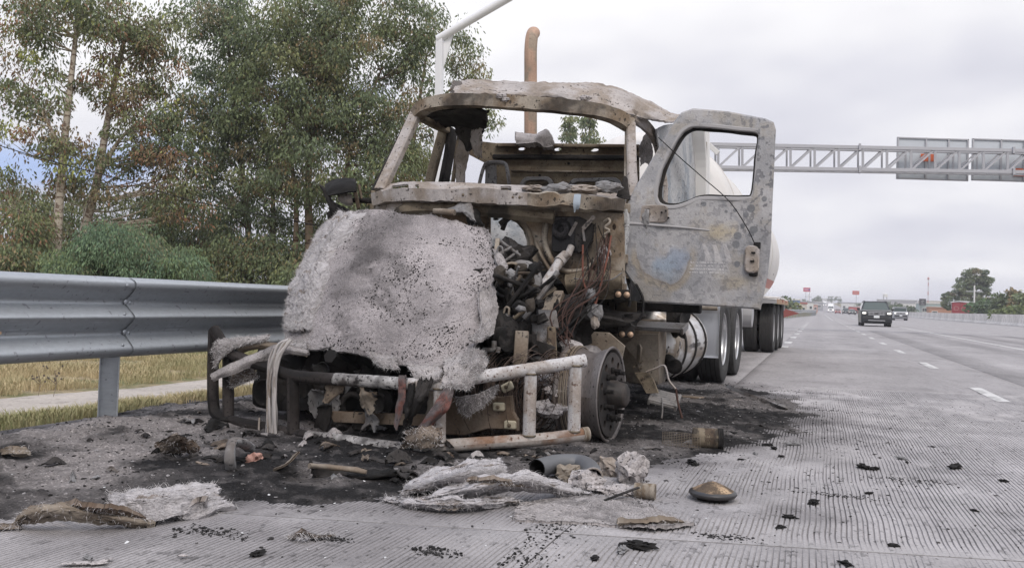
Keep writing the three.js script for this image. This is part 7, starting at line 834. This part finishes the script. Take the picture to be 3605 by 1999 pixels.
// ================================================================ gantries
{
  const o = thing('gantry_pole', 'white steel gantry pole with a slanting arm, standing before the trees', 'gantry', [-9.734,.535,-20.953]), b = o.position, rel = (p) => [p[0] - b.x, p[1] - b.y, p[2] - b.z];
  part('column', bx(beam([0, -0.6, 0], rel([-9.774,7.932,-20.764]), 0.19, 0.19, 0.02)), M.whitePaint = std({ color: [0.72, 0.72, 0.73], roughness: 0.5 }), o);
  part('arm', rod(rel([-9.839,7.907,-20.742]), rel([-6.919,9.437,-21.014]), 0.105, 0.12, 20), M.whitePaint, o);
  const g = [[-9.678,7.82,-20.802], [-9.424,8.074,-20.887], [-9.663,7.131,-20.823]].map(rel); const tri = new THREE.BufferGeometry(); const q = []; for (const s of [0, 1]) for (const p of g) q.push(p[0], p[1], p[2] + s * 0.03); tri.setAttribute('position', new THREE.Float32BufferAttribute(q, 3)); tri.setIndex([0, 2, 1, 3, 4, 5, 0, 1, 3, 1, 4, 3, 1, 2, 4, 2, 5, 4, 2, 0, 5, 0, 3, 5]); tri.computeVertexNormals(); part('gusset', tri, M.whitePaint, o);
}
{
  const o = thing('sign_truss', 'grey steel truss gantry carrying the backs of road signs over the lanes', 'gantry'), q = (n, g, m = M.truss) => part(n, g, m, o); M.truss = std({ color: [0.40, 0.40, 0.42], roughness: 0.55, metalness: 0.3 });
  const A = V([-4.806,7.815,-36.381]), B = V([9.759,7.978,-41.63]), A2 = V([-4.785,6.844,-36.412]), B2 = V([9.779,7.09,-41.658]), at = (a, b, t) => a.clone().lerp(b, t), back = new THREE.Vector3(-0.34, 0, -0.94).multiplyScalar(0.5);
  for (const k of [0, 1]) { const d = back.clone().multiplyScalar(k); q('chord', bx(beam(A.clone().add(d), B.clone().add(d), 0.14, 0.14))); q('chord', bx(beam(A2.clone().add(d), B2.clone().add(d), 0.14, 0.14))); }
  const n = 14.9, step = 85 / 1290; for (let i = 0; i * step <= 1; i++) { const t = i * step + 0.046, u = t + step; q('upright', bx(beam(at(A, B, t), at(A2, B2, t), 0.1, 0.1))); if (u < 1) q('diagonal', bx(beam(at(A2, B2, t), at(A, B, u), 0.075, 0.075))); const d = back; q('upright', bx(beam(at(A, B, t).add(d), at(A2, B2, t).add(d), 0.08, 0.08))); if (u < 1) q('diagonal', bx(beam(at(A2, B2, t).add(d), at(A, B, u).add(d), 0.06, 0.06))); }
  for (const t of [0.433, 0.853]) for (const [a, b] of [[A, B], [A2, B2]]) { const p = at(a, b, t); q('splice_plate', box(0.1, 0.3, 0.3, p.x, p.y, p.z, 0.02)); }
  for (const [p, e] of [[A, -0.3], [B, 0.2]]) q('column', rod([p.x + e, -0.2, p.z], [p.x + e, p.y + 0.3, p.z], 0.22, 0.2, 16), M.whitePaint);
}
const signBack = (x0, x1, y0, y1, label, P4, marks) => { // a sheet sign seen from behind: panel, frame and stiffeners
  const o = thing('road_sign', label, 'sign', P4[0], THREE.MathUtils.degToRad(19.8), 'road signs seen from behind'), w = x1, h = y1; const q = (n, g, m) => part(n, g, m, o);
  q('panel', box(w, h, 0.03, w / 2, -h / 2, -0.1, 0), M.signBack = M.signBack || std({ color: [0.50, 0.53, 0.56], roughness: 0.6, metalness: 0.1 }));
  for (const [a, b, c, d] of [[w, 0.06, w / 2, -0.03], [w, 0.06, w / 2, -h + 0.03]]) q('frame_bar', box(a, b, 0.06, c, d, -0.05, 0.008), M.truss); for (const x of [0.03, ...marks.bars, w - 0.03]) q('stiffener', box(0.07, h, 0.05, x, -h / 2, -0.045, 0.008), M.truss);
  for (const [x, y, a, b] of marks.orange) q('orange_tag', box(a, b, 0.012, x, -y, -0.02, 0.002), M.orange = M.orange || std({ color: [0.55, 0.12, 0.04], roughness: 0.6 }));
};
signBack(0, 3.1, 0, 1.83, 'grey road sign back with one orange tag in its middle', [[3.083,8.577,-40.165]], { bars: [1.25, 2.23], orange: [[1.32, 0.87, 0.6, 0.33]] });
signBack(0, 3.3, 0, 1.83, 'grey road sign back cut by the picture edge, orange tag low', [[6.15,8.618,-41.27]], { bars: [1.25, 2.25], orange: [[2.05, 1.42, 0.55, 0.34]] });

// ================================================================ barrier, far rail, traffic
{
  const s = new THREE.Shape([[-0.33, 0], [0.33, 0], [0.33, 0.1], [0.2, 0.36], [0.12, 1.25], [-0.12, 1.25], [-0.2, 0.36], [-0.33, 0.1]].map((p) => new THREE.Vector2(...p))), g = boxUV(new THREE.ExtrudeGeometry(s, { depth: 2.97, bevelEnabled: true, bevelSize: 0.015, bevelThickness: 0.012, bevelSegments: 1 }));
  const tBar = tex(256, 256, (u, v) => { const a = tf(u, v, 4, 3, 5, 941), st = tf(u, v, 20, 3, 4, 951), k = 0.60 + 0.12 * (a - 0.5) - 0.16 * smooth(0.55, 0.7, st); return [k * 1.03, k * 0.98, k * 0.93, 0.5]; }, [3, 1.6]); const ms = [0.92, 1, 1.06].map((k) => std({ roughness: 0.9, color: [k, k, k] }, tBar, 0.002));
  for (let i = 0; i < 90; i++) { const z = -76 - i * 3, o = single('concrete_barrier', g, ms[(i * 7) % 3], 'precast concrete barrier segment in the median row beyond the lanes', 'barrier', 'concrete median barrier segments'); o.position.set(20.2 + 3 * smooth(120, 330, -z), gy(z) - 0.01, z - 3); if (i < 22) part('lifting_slot', box(0.02, 0.12, 0.16, -0.155, 0.93, 1.5, 0.004), M.soot, o); }
}
{ // the guard rail on the far shoulder, and its red end board
  const line = (t) => { const z = mix(-74, -205, t); return [mix(-3.5, -0.4, smooth(0, 1, t)), gy(z), z]; };
  const o = thing('guard_rail', 'distant galvanised guard rail on close posts curving along the shoulder', 'guard rail'); for (const y of [0.62, 0.34]) part('beam', sweep(range(0, 1.001, 0.1).map((t) => { const p = line(t); return [p[0], p[1] + y + 0.35, p[2]]; }), rect(0.08, 0.17, 0.03), { seg: 40 }), M.galv, o);
  for (let i = 0; i <= 40; i++) { const p = line(i / 40); part('post', box(0.1, 1.1, 0.1, p[0] - 0.12, p[1] + 0.45, p[2], 0), M.galv, o); }
  const c = [-2.633,.772,-73.483], b = thing('end_board', 'dark red pointed board on the end of the distant guard rail', 'board', [c[0], gy(c[2]), c[2]]); part('board', plate([[-0.5, 0.2], [1.2, 0.72], [-0.5, 1.25]], 0.05, { bevel: 0.004 }), std({ color: [0.23, 0.07, 0.06], roughness: 0.7 }), b); part('post', box(0.08, 1.2, 0.08, -0.3, 0.5, -0.08, 0.005), M.paintedSteel, b);
  const im = new THREE.InstancedMesh(tuftGeo(14, 0.5, 61, 0.3), M.grass, 900), m = new THREE.Matrix4(), cc = new THREE.Color(), r = RNG(66); for (let i = 0; i < 900; i++) { const p = line(r()), s = 0.5 + 0.9 * r(); m.makeRotationY(r() * 6.3).scale(new THREE.Vector3(s, s, s)).setPosition(p[0] - 0.3 - r() * 2.5, p[1] - 0.02, p[2]); im.setMatrixAt(i, m); cc.setRGB(0.3, 0.25, 0.08); im.setColorAt(i, cc); } stuff('grass', im, 'dry grass along the distant guard rail', 'grass');
}
// vehicles: nose towards +z
M.glassDark = std({ color: [0.07, 0.09, 0.085], roughness: 0.08, metalness: 0.25 }); M.lampOn = new THREE.MeshStandardMaterial({ color: 0xffffff, emissive: 0xfff6e6, emissiveIntensity: 1.3, roughness: 0.4 }); M.trim = std({ color: [0.03, 0.03, 0.032], roughness: 0.6 }); M.plateWhite = std({ color: [0.7, 0.72, 0.72], roughness: 0.6 });
const gCarTyre = tyreGeo(0.38, 0.25, 3), gCarRim = new THREE.LatheGeometry([[0.25, 0.09], [0.235, 0.06], [0.1, 0.05], [0, 0.07]].map((q) => new THREE.Vector2(...q)), 20).rotateZ(-Math.PI / 2);
function frustum(w0, w1, z0, z1, z2, z3, y0, y1) { // base z0..z1 at y0, top z2..z3 at y1
  const v = [[-w0, y0, z0], [w0, y0, z0], [w0, y0, z1], [-w0, y0, z1], [-w1, y1, z2], [w1, y1, z2], [w1, y1, z3], [-w1, y1, z3]], f = [[0, 1, 5, 4], [1, 2, 6, 5], [2, 3, 7, 6], [3, 0, 4, 7], [4, 5, 6, 7], [3, 2, 1, 0]], p = []; for (const [a, b, c, d] of f) for (const k of [a, b, c, a, c, d]) p.push(...v[k]); const g = new THREE.BufferGeometry(); g.setAttribute('position', new THREE.Float32BufferAttribute(p, 3)); g.computeVertexNormals(); return g; }
const quad = (a, b, c, d, t = 0.012) => { const n = V(b).sub(V(a)).cross(V(d).sub(V(a))).normalize().multiplyScalar(t), q = [], P4 = [a, b, c, d].map(V), Q = P4.map((p) => p.clone().add(n)); const f = (x, y, z) => q.push(...x.toArray(), ...y.toArray(), ...z.toArray()); f(Q[0], Q[1], Q[2]); f(Q[0], Q[2], Q[3]); f(P4[0], P4[2], P4[1]); f(P4[0], P4[3], P4[2]); for (let i = 0; i < 4; i++) { const j = (i + 1) % 4; f(P4[i], P4[j], Q[i]); f(P4[j], Q[j], Q[i]); } const g = new THREE.BufferGeometry(); g.setAttribute('position', new THREE.Float32BufferAttribute(q, 3)); g.computeVertexNormals(); return g; };
function car(name, label, { x, z, w = 1.0, paint, h = 1.78, hood = 1.1, belt = 1.12, len = 4.9, lit = true, roofPaint, detail = true, boxy = 0, group }) {
  const o = thing(name, label, 'car', [x, gy(z), z], 0, group), q = (n, g, m, p = o) => part(n, g, m, p), zf = 0, zb = -len, c0 = boxy ? 0.35 : 0.95, c1 = boxy ? 0.1 : 0.72;
  const side = new THREE.Shape([[0.06, 0.34], [0.0, 0.5], [0.02, hood - 0.22], [0.1, hood - 0.06], [0.3, hood], [1.25, belt], [len - 0.15, belt + 0.02], [len, belt - 0.2], [len - 0.02, 0.4], [len - 0.2, 0.3], [0.25, 0.26]].map((p) => new THREE.Vector2(p[0], p[1])));
  const body = new THREE.ExtrudeGeometry(side, { depth: 2 * w - 0.24, bevelEnabled: true, bevelSize: 0.06, bevelThickness: 0.12, bevelSegments: 3 }); body.translate(0, 0, -w + 0.12); body.rotateY(Math.PI / 2); body.translate(0, 0, 0); const B = q('body', body, paint);
  const zw = -(1.15 - (boxy ? 0.1 : 0)), zt = zw - c1, wt = w * (boxy ? 0.86 : 0.76), wb = w * 0.93, G = q('cabin', frustum(wb, wt, zb + 0.12, zw, zb + 0.45, zt, belt - 0.02, h - 0.05), paint); q('roof', box(2 * wt + 0.04, 0.06, len - 0.5 + zt, 0, h - 0.04, (zt + zb + 0.45) / 2, 0.028), roofPaint || paint, G);
  q('windscreen', quad([-wb + 0.1, belt + 0.04, zw - 0.02], [wb - 0.1, belt + 0.04, zw - 0.02], [wt - 0.07, h - 0.11, zt + 0.07], [-wt + 0.07, h - 0.11, zt + 0.07], 0.02), M.glassDark, G);
  for (const s of [-1, 1]) { const a = [s * (wb - 0.005), belt + 0.06, zw - 0.25], b = [s * (wb - 0.005), belt + 0.06, zb + 0.6], c = [s * (wt + 0.015), h - 0.13, zb + 0.75], d = [s * (wt + 0.015), h - 0.13, zt - 0.15]; q('side_window', s > 0 ? quad(a, b, c, d, 0.02) : quad(d, c, b, a, 0.02), M.glassDark, G); q('mirror', box(0.2, 0.15, 0.1, s * (w + 0.12), belt + 0.07, zw - 0.2, 0.03), M.trim); if (detail) q('roof_rail', box(0.04, 0.05, len * 0.5, s * (wt - 0.06), h + 0.02, zb + len * 0.4, 0.015), M.paintedSteel, G); }
  for (const s of [-1, 1]) { const l = q('headlight', box(0.26, 0.12, 0.12, s * (w - 0.2), hood - 0.19, 0.0, 0.05), lit ? M.lampOn : M.plateWhite); if (detail) q('fog_lamp', box(0.16, 0.09, 0.06, s * (w - 0.22), 0.56, 0.03, 0.02), M.paintedSteel); }
  if (detail) { const gr = q('grille', box(1.15, 0.26, 0.06, 0, hood - 0.2, 0.03, 0.02), M.trim); for (let i = 0; i < 3; i++) q('grille_bar', box(1.1, 0.045, 0.03, 0, hood - 0.29 + i * 0.09, 0.07, 0.01), M.paintedSteel, gr); for (let i = 0; i < 5; i++) q('grille_bar', box(0.03, 0.24, 0.025, -0.44 + i * 0.22, hood - 0.2, 0.065, 0.006), M.paintedSteel, gr); q('emblem', new THREE.SphereGeometry(0.09, 14, 8).scale(1.1, 0.5, 0.3).translate(0, hood - 0.2, 0.09), M.trim, gr); q('hood_ridge', box(1.2, 0.03, 0.9, 0, hood + 0.005, -0.75, 0.012), paint, B); }
  else q('grille', box(0.9, 0.2, 0.06, 0, hood - 0.22, 0.03, 0.02), M.trim);
  q('bumper', box(2 * w - 0.2, 0.22, 0.1, 0, 0.6, 0.03, 0.04), detail ? M.trim : paint); if (detail) q('skid_plate', box(1.1, 0.06, 0.06, 0, 0.42, 0.06, 0.02), M.paintedSteel); q('number_plate', box(0.36, 0.17, 0.02, 0, 0.68, 0.095, 0.004), M.plateWhite);
  for (const s of [-1, 1]) for (const zz of [-0.85, zb + 0.95]) { const t = q('wheel', gCarTyre, M.tyre); q('rim', gCarRim, M.paintedSteel, t); t.position.set(s * (w - 0.13), 0.38, zz); if (s < 0) t.rotation.y = Math.PI; }
  return o;
}
M.carBlack = std({ color: [0.035, 0.038, 0.042], roughness: 0.25, metalness: 0.3 }); M.carSilver = std({ color: [0.33, 0.34, 0.36], roughness: 0.3, metalness: 0.4 }); M.carRed = std({ color: [0.25, 0.03, 0.03], roughness: 0.3 }); M.carWhite = std({ color: [0.75, 0.75, 0.75], roughness: 0.35 });
const cp = (a) => ({ x: a[0], z: a[2] });
car('black_suv', 'black sport utility vehicle with lit headlights and chrome grille, driving closer', { ...cp([3.813,.004,-64.13]), paint: M.carBlack });
car('grey_suv', 'grey boxy off-road vehicle with lit headlights behind the black one', { ...cp([10.786,.237,-129.374]), paint: M.carSilver, boxy: 1, h: 1.85, belt: 1.2, hood: 1.15, w: 0.93, len: 4.3 });
car('dark_car', 'dark saloon car with lit headlights ahead of the red car', { ...cp([8.918,1.001,-253.088]), paint: M.carBlack, h: 1.5, belt: 0.95, hood: 0.9, w: 0.9, detail: false });
car('dark_car', 'dark van-like car between the red car and the dark saloon', { ...cp([8.214,.954,-290.05]), paint: M.carBlack, h: 1.9, belt: 1.15, hood: 1.05, w: 0.95, detail: false });
car('red_car', 'small dark red car beside the white lorry', { ...cp([6.061,.876,-299.909]), paint: M.carRed, h: 1.5, belt: 0.95, hood: 0.9, w: 0.9, detail: false });
function lorry(label, x, z, k) { const o = thing('white_lorry', label, 'lorry', [x, gy(z), z]), q = (n, g, m) => part(n, g, m, o); q('cab', box(2.5 * k, 1.9 * k, 2.2 * k, 0, 1.7 * k, -2.2 * k, 0.12), M.carWhite); q('hood', box(1.7 * k, 1.0 * k, 1.4 * k, 0, 1.35 * k, -0.6 * k, 0.2), M.carWhite); q('wind_deflector', frustum(1.2 * k, 1.0 * k, -3.2 * k, -1.3 * k, -3.2 * k, -2.3 * k, 2.6 * k, 3.9 * k), M.carWhite); q('windscreen', box(2.1 * k, 0.75 * k, 0.05, 0, 2.15 * k, -1.08 * k, 0.02), M.glassDark); q('grille', box(1.0 * k, 0.8 * k, 0.06, 0, 1.3 * k, 0.12 * k, 0.02), M.paintedSteel); q('bumper', box(2.4 * k, 0.4 * k, 0.3, 0, 0.6 * k, 0.0, 0.06), M.carWhite); for (const s of [-1, 1]) { q('headlight', box(0.45 * k, 0.3 * k, 0.1, s * 0.95 * k, 1.0 * k, 0.14 * k, 0.05), M.lampOn); const t = q('wheel', gTyre, M.tyre); t.position.set(s * 1.0 * k, 0.51, -0.6 * k); const t2 = q('wheel', gTyre, M.tyre); t2.position.set(s * 1.0 * k, 0.51, -4.5 * k); } q('trailer_box', box(2.5 * k, 2.7 * k, 9 * k, 0, 2.5 * k, -8.2 * k, 0.05), M.white); }
{ const a = [5.109,.784,-395.264], b = [3.821,2.854,-596.778]; lorry("white lorry with bright lamps coming over the rise", a[0], a[2], 1); lorry("smaller white lorry farther up the rise", b[0], b[2], 0.9); }
{ // the red goods van over the barrier
  const a = [21.7,1.585,-155.607], o = thing('red_box_van', 'red and white box van showing above the concrete barrier', 'van', [a[0], gy(a[2]), a[2]], -0.35); o.scale.setScalar(1.1); const q = (n, g, m) => part(n, g, m, o); const redBody = std({ color: [0.28, 0.04, 0.045], roughness: 0.6 });
  q('rear_doors', box(2.05, 1.95, 0.06, 0.1, 1.75, 0.03, 0.02), redBody); q('box_body', box(2.3, 2.0, 4.6, 0.05, 1.75, -2.35, 0.05), redBody); q('roof', sheet([[[-1.2, 2.7, 0.12], [0, 2.86, 0.12], [1.25, 2.72, 0.12]], [[-1.2, 2.7, -4.7], [0, 2.86, -4.7], [1.25, 2.72, -4.7]]], { nu: 24, nv: 6, thick: 0.14, bump: 0.04, freq: 3 }), M.carWhite); q('side_panel', box(0.03, 0.9, 4.4, -1.13, 2.25, -2.3, 0.005), M.carWhite); for (const x of [-0.42, 0.62]) q('door_ring', new THREE.TorusGeometry(0.3, 0.03, 6, 20).translate(x, 1.85, 0.08), std({ color: [0.45, 0.3, 0.28], roughness: 0.7 })); q('door_gap', box(0.03, 1.9, 0.02, 0.1, 1.75, 0.065, 0.004), M.soot);
  for (const s of [-1, 1]) { const t = q('wheel', gTyre, M.tyre); t.position.set(s * 0.95, 0.51, -0.9); }
}
// billboards, mast, water tower, poles
const hoard = (label, p, w, h, y, tone, posts) => { const o = thing('billboard', label, 'billboard', [p[0], gy(p[2]), p[2]], 0.34), q = (n, g, m) => part(n, g, m, o); q('board', box(w, h, 0.3, 0, y, 0, 0.03), tone[0]); q('print', box(w * 0.55, h * 0.28, 0.06, -w * 0.08, y, 0.15, 0.01), tone[1]); q('print', box(w * 0.18, h * 0.5, 0.06, w * 0.33, y, 0.16, 0.01), tone[2]); for (const x of posts) q('post', box(w * 0.05, y - h / 2 + 1, w * 0.05, x * w, (y - h / 2) / 2 - 0.5, -0.2, 0), M.paintedSteel); };
const C3 = (r, g, b) => std({ color: [r, g, b], roughness: 0.7 });
hoard('red and pink billboard on two posts above the roofs beside the shoulder', [-5.53,.675,-444.595], 3.4, 2.0, 10.2, [C3(0.45, 0.07, 0.10), C3(0.5, 0.3, 0.42), C3(0.08, 0.1, 0.25)], [-0.1, 0.42]);
hoard('red billboard on a single post beyond the lorries', [17.248,1.436,-452.792], 3.3, 1.9, 9.3, [C3(0.45, 0.08, 0.07), C3(0.5, 0.25, 0.2), C3(0.5, 0.2, 0.14)], [0.1]);
hoard('dark square billboard with a pale swirl behind the barrier', [28.772,1.404,-276.187], 1.9, 1.9, 4.3, [C3(0.05, 0.05, 0.055), C3(0.05, 0.05, 0.055), C3(0.05, 0.05, 0.055)], [-0.35, 0.35]);
{ const p = [22.891,3.884,-220.205], o = scene.children[scene.children.length - 1]; part('swirl', new THREE.TorusGeometry(0.32, 0.06, 6, 18, 4.9).translate(0, 4.4, 0.2), C3(0.5, 0.5, 0.5), o); part('swirl', box(0.9, 0.12, 0.04, 0, 3.6, 0.2, 0.01), C3(0.45, 0.45, 0.45), o); }
{ const p = [50.823,2.557,-464.873], o = thing('radio_mast', 'slim red and white lattice radio mast beyond the barrier', 'mast', [p[0], gy(p[2]), p[2]]); for (let i = 0; i < 8; i++) { const y0 = i * 2.2, m = i % 2 ? C3(0.62, 0.6, 0.6) : C3(0.5, 0.22, 0.22), w = 0.5 - i * 0.035, l = []; for (const [a, b] of [[-1, -1], [1, -1], [1, 1], [-1, 1]]) { l.push(rod([a * w / 2, y0, b * w / 2], [a * w / 2, y0 + 2.2, b * w / 2], 0.06, 0.06, 4)); l.push(rod([a * w / 2, y0, b * w / 2], [-b * w / 2, y0 + 2.2, a * w / 2], 0.04, 0.04, 4)); } part('lattice_section', merge(l), m, o); } part('head', lump(0.55, 0.7, 0.55, 0.2, 4, 1).translate(0, 17.2, 0), C3(0.5, 0.25, 0.25), o); part('aerial', rod([0, 17, 0], [0, 19.6, 0], 0.05, 0.02, 4), C3(0.5, 0.45, 0.45), o); }
{ const p = [29.468,1.844,-435.923], o = thing('water_tower', 'small pale water tower on thin legs behind far trees', 'water tower', [p[0], gy(p[2]), p[2]]); part('tank', new THREE.CylinderGeometry(1.1, 1.1, 1.3, 14).translate(0, 8.2, 0), M.white, o); part('cap', new THREE.ConeGeometry(1.2, 0.6, 14).translate(0, 9.1, 0), M.white, o); for (const [a, b] of [[-0.8, -0.8], [0.8, -0.8], [0.8, 0.8], [-0.8, 0.8]]) part('leg', rod([a, -1, b], [a * 0.9, 7.6, b * 0.9], 0.12, 0.12, 5), M.paintedSteel, o); }
const pole = (label, p, h) => { const o = thing('utility_pole', label, 'pole', [p[0], gy(p[2]), p[2]]); part('mast', rod([0, -1, 0], [0, h, 0], 0.13, 0.1, 8), M.white, o); part('crossarm', box(2.2, 0.14, 0.14, 0, h - 0.9, 0, 0.02), M.paintedSteel, o); };
pole('pale utility pole with a crossarm before the big right-hand tree', [21.527,.954,-140.673], 5.4); pole('thin utility pole among the left roofs', [-3.386,.747,-317.771], 6.5);
// distant buildings, each with its own openings
function house(label, p, w, h, d, wall, roof, bays, turnBy = 0) { const o = thing('building', label, 'building', [p[0], gy(p[2]) - 0.3, p[2]], turnBy), q = (n, g, m, t = o) => part(n, g, m, t); q('wall', box(w, h, d, 0, h / 2, -d / 2, 0.03), wall); q('roof', box(w + 0.4, 0.3, d + 0.4, 0, h + 0.1, -d / 2, 0.04), roof); for (let i = 0; i < bays; i++) { const x = mix(-w / 2, w / 2, (i + 0.5) / bays); if (i === 1) q('door', box(w / bays * 0.4, h * 0.5, 0.12, x, h * 0.27, 0.03, 0.01), M.trim); else { const f = q('window', box(w / bays * 0.55, h * 0.3, 0.12, x, h * 0.55, 0.02, 0.01), M.white); q('pane', box(w / bays * 0.45, h * 0.22, 0.06, x, h * 0.55, 0.07, 0.005), M.glassDark, f); } } }
const blue = C3(0.2, 0.27, 0.45), cream = C3(0.5, 0.46, 0.4), pink = C3(0.45, 0.27, 0.22), brick = C3(0.38, 0.2, 0.13), slate = C3(0.3, 0.3, 0.32), tealW = C3(0.35, 0.42, 0.42), pale = C3(0.6, 0.6, 0.58), redR = C3(0.4, 0.1, 0.09);
house('blue and white roadside shed behind the distant guard rail', [-6.075,.657,-178.574], 5, 3.2, 6, blue, pale, 3); house('cream low house with a red roof beside the blue shed', [-5.27,.824,-221.393], 5, 2.8, 6, cream, redR, 4); house('white flat house left of the leafy roadside tree', [-4.407,.973,-274.865], 6, 3.6, 7, pale, slate, 4); house('long grey warehouse on the left rise', [-10.843,2.598,-442.634], 26, 4.5, 12, slate, pale, 7); house('small pink house on the left rise', [-2.709,1.65,-349.893], 5, 3.4, 6, pink, pale, 3);
house('white roadside canopy building on top of the hill', [5.697,8.85,-831.238], 14, 4, 8, pale, pale, 5); house('red-roofed market hall right of the lorries', [15.821,1.718,-356.573], 9, 3.0, 8, redR, pale, 5); house('pale block right of the red billboard', [16.829,2.542,-452.614], 12, 4.5, 10, pale, slate, 5); house('teal-grey workshop behind the dark billboard', [32.609,1.699,-277.564], 9, 4.2, 10, tealW, pale, 3); house('brown brick hut left of the red van', [31.689,1.448,-261.289], 5.5, 2.9, 6, brick, brick, 2); house('pale far block beyond the grey off-roader', [43.845,2.324,-462.362], 14, 5, 10, pale, slate, 6); house('grey far terrace behind the median barrier', [45.311,2.72,-569.211], 22, 6, 10, slate, pale, 8); house('cream far block near the slim mast', [59.889,2.86,-531.933], 12, 6.2, 10, cream, pale, 5);
// distant trees
const farTree = (label, p, top, rx, n, seed, pal = dusk, extra = []) => tree('distant_tree', label, 'far roadside trees', { seed, bark: M.barkDark, leaf: [0.5, 0.2], droop: 0.3, twigs: 0.4, trunks: [[[p[0], gy(p[2]) - 0.5, p[2], 0.25], [p[0], gy(p[2]) + top * 0.75, p[2], 0.08]]], crowns: [[p[0], gy(p[2]) + top * 0.62, p[2], rx, top * 0.38, n, 60, 0.75], ...extra], palette: pal });
{ const p = [25.075,1.197,-168.529], k = 150 / 3000; tree('distant_tree', 'big spreading tree towering over the red van', 'far roadside trees', { seed: 81, bark: M.barkDark, leaf: [0.28, 0.11], droop: 0.4, twigs: 0.7, trunks: [[[p[0] + 0.3, gy(p[2]) - 0.5, p[2], 0.35], [p[0], 3, p[2], 0.25], [p[0] + 0.6, 7, p[2], 0.1]], [[p[0], 2.5, p[2], 0.2], [p[0] - 2.6, 4.5, p[2], 0.06]]], crowns: [[25.718,8.319,-168.593,2,1.8, 25, 120, 0.51], [27.437,7.176,-169.24,1.3,1.7, 15, 120, 0.49], [23.789,6.154,-167.949,2.25,1.75, 22, 120, 0.51], [26.168,4.984,-168.834,2.5,1.75, 27, 120, 0.53], [22.187,4.101,-167.419,1.6,1.5, 14, 110, 0.45], [24.325,3.172,-168.212,3,1.25, 25, 120, 0.53], [21.274,2.82,-167.12,.9,.9, 5, 100, 0.41]], palette: dusk }); }
farTree('low round green tree right of the red van', [22.499,1.123,-137.83], 3.2, 1.9, 30, 82, [[[0.07, 0.13, 0.05], 3], [[0.10, 0.16, 0.06], 2]]); farTree('dark round tree at the foot of the big tree', [22.873,1.073,-133.713], 3.0, 2.0, 30, 83, [[[0.07, 0.12, 0.05], 3], [[0.09, 0.13, 0.055], 2]]); farTree('olive tree with a broad top near the barrier end', [23.22,1.085,-125.331], 4.4, 1.9, 34, 84, olive); farTree('bushy tree beside the olive tree, lower and greener', [24.254,1.094,-123.577], 4.2, 1.9, 34, 85, olive); farTree('bright shrub under the olive tree', [22.119,.975,-118.557], 2.0, 1.3, 18, 86, [[[0.14, 0.18, 0.06], 3]]); farTree('small leafy tree right behind the grey off-roader', [20.698,1.184,-241.382], 3.4, 2.4, 18, 87, [[[0.10, 0.14, 0.07], 3]]); farTree('second leafy tree beside the grey off-roader', [20.708,1.238,-257.334], 3.2, 2.0, 14, 88, [[[0.10, 0.13, 0.07], 3]]);
for (const [i, px] of [[0, [20.114,2.932,-453.79]], [1, [23.289,3.071,-465.564]], [2, [24.178,2.734,-433.994]], [3, [27.739,2.88,-445.908]], [4, [29.827,2.656,-436.033]], [5, [31.532,2.433,-426.02]], [6, [17.526,2.779,-431.594]], [7, [9.966,7.026,-747.757]], [8, [.06,7.262,-680.381]], [9, [-6.643,2.358,-454.787]], [10, [13.514,5.445,-664.01]], [11, [-2.013,3.393,-552.129]]]) farTree('hazy far tree in the low treeline round the hill', px, 4.2 + (i % 3) * 0.7 + (i > 6 ? 1.4 : 0), 2.4 + (i % 2), 14, 120 + i); farTree('round bush tree behind the red end board', [-4.694,.61,-147.175], 2.6, 1.6, 20, 140, olive);
for (const [i, s] of [[0, [-6.538,-.194,-5.748]], [1, [-6.409,-.114,-5.793]], [2, [-5.205,-.134,-6.865]], [3, [-5.003,-.107,-6.725]], [4, [-4.94,-.132,-6.748]], [5, [-5.127,-.165,-6.681]]]) { const o = thing('dry_weed', 'dry brown weed stalk standing behind the guard rail', 'weed', [s[0], landY(s[0], s[2]), s[2]], i, 'dry weed stalks behind the rail'), r = RNG(150 + i); part('stalk', tube([[0, 0, 0], [0.02, 0.12, 0], [0.0, 0.24, 0.02]], 0.003, { seg: 8, rad: 4 }), M.tan, o); for (let k = 0; k < 9; k++) { const a = r() * 6.3, y = 0.08 + r() * 0.16; part('twig', rod([0.01, y, 0], [0.01 + Math.cos(a) * 0.06, y + 0.05, Math.sin(a) * 0.06], 0.0018, 0.001, 4), M.tan, o); part('seed_head', lump(0.008, 0.008, 0.008, 0.5, k, 1).translate(0.01 + Math.cos(a) * 0.06, y + 0.05, Math.sin(a) * 0.06), M.hairDark, o); } }
scene.fog = new THREE.FogExp2(0xe2e2ea, 0.0007);

renderer.setSize(1024, 567);
renderer.render(scene, camera);
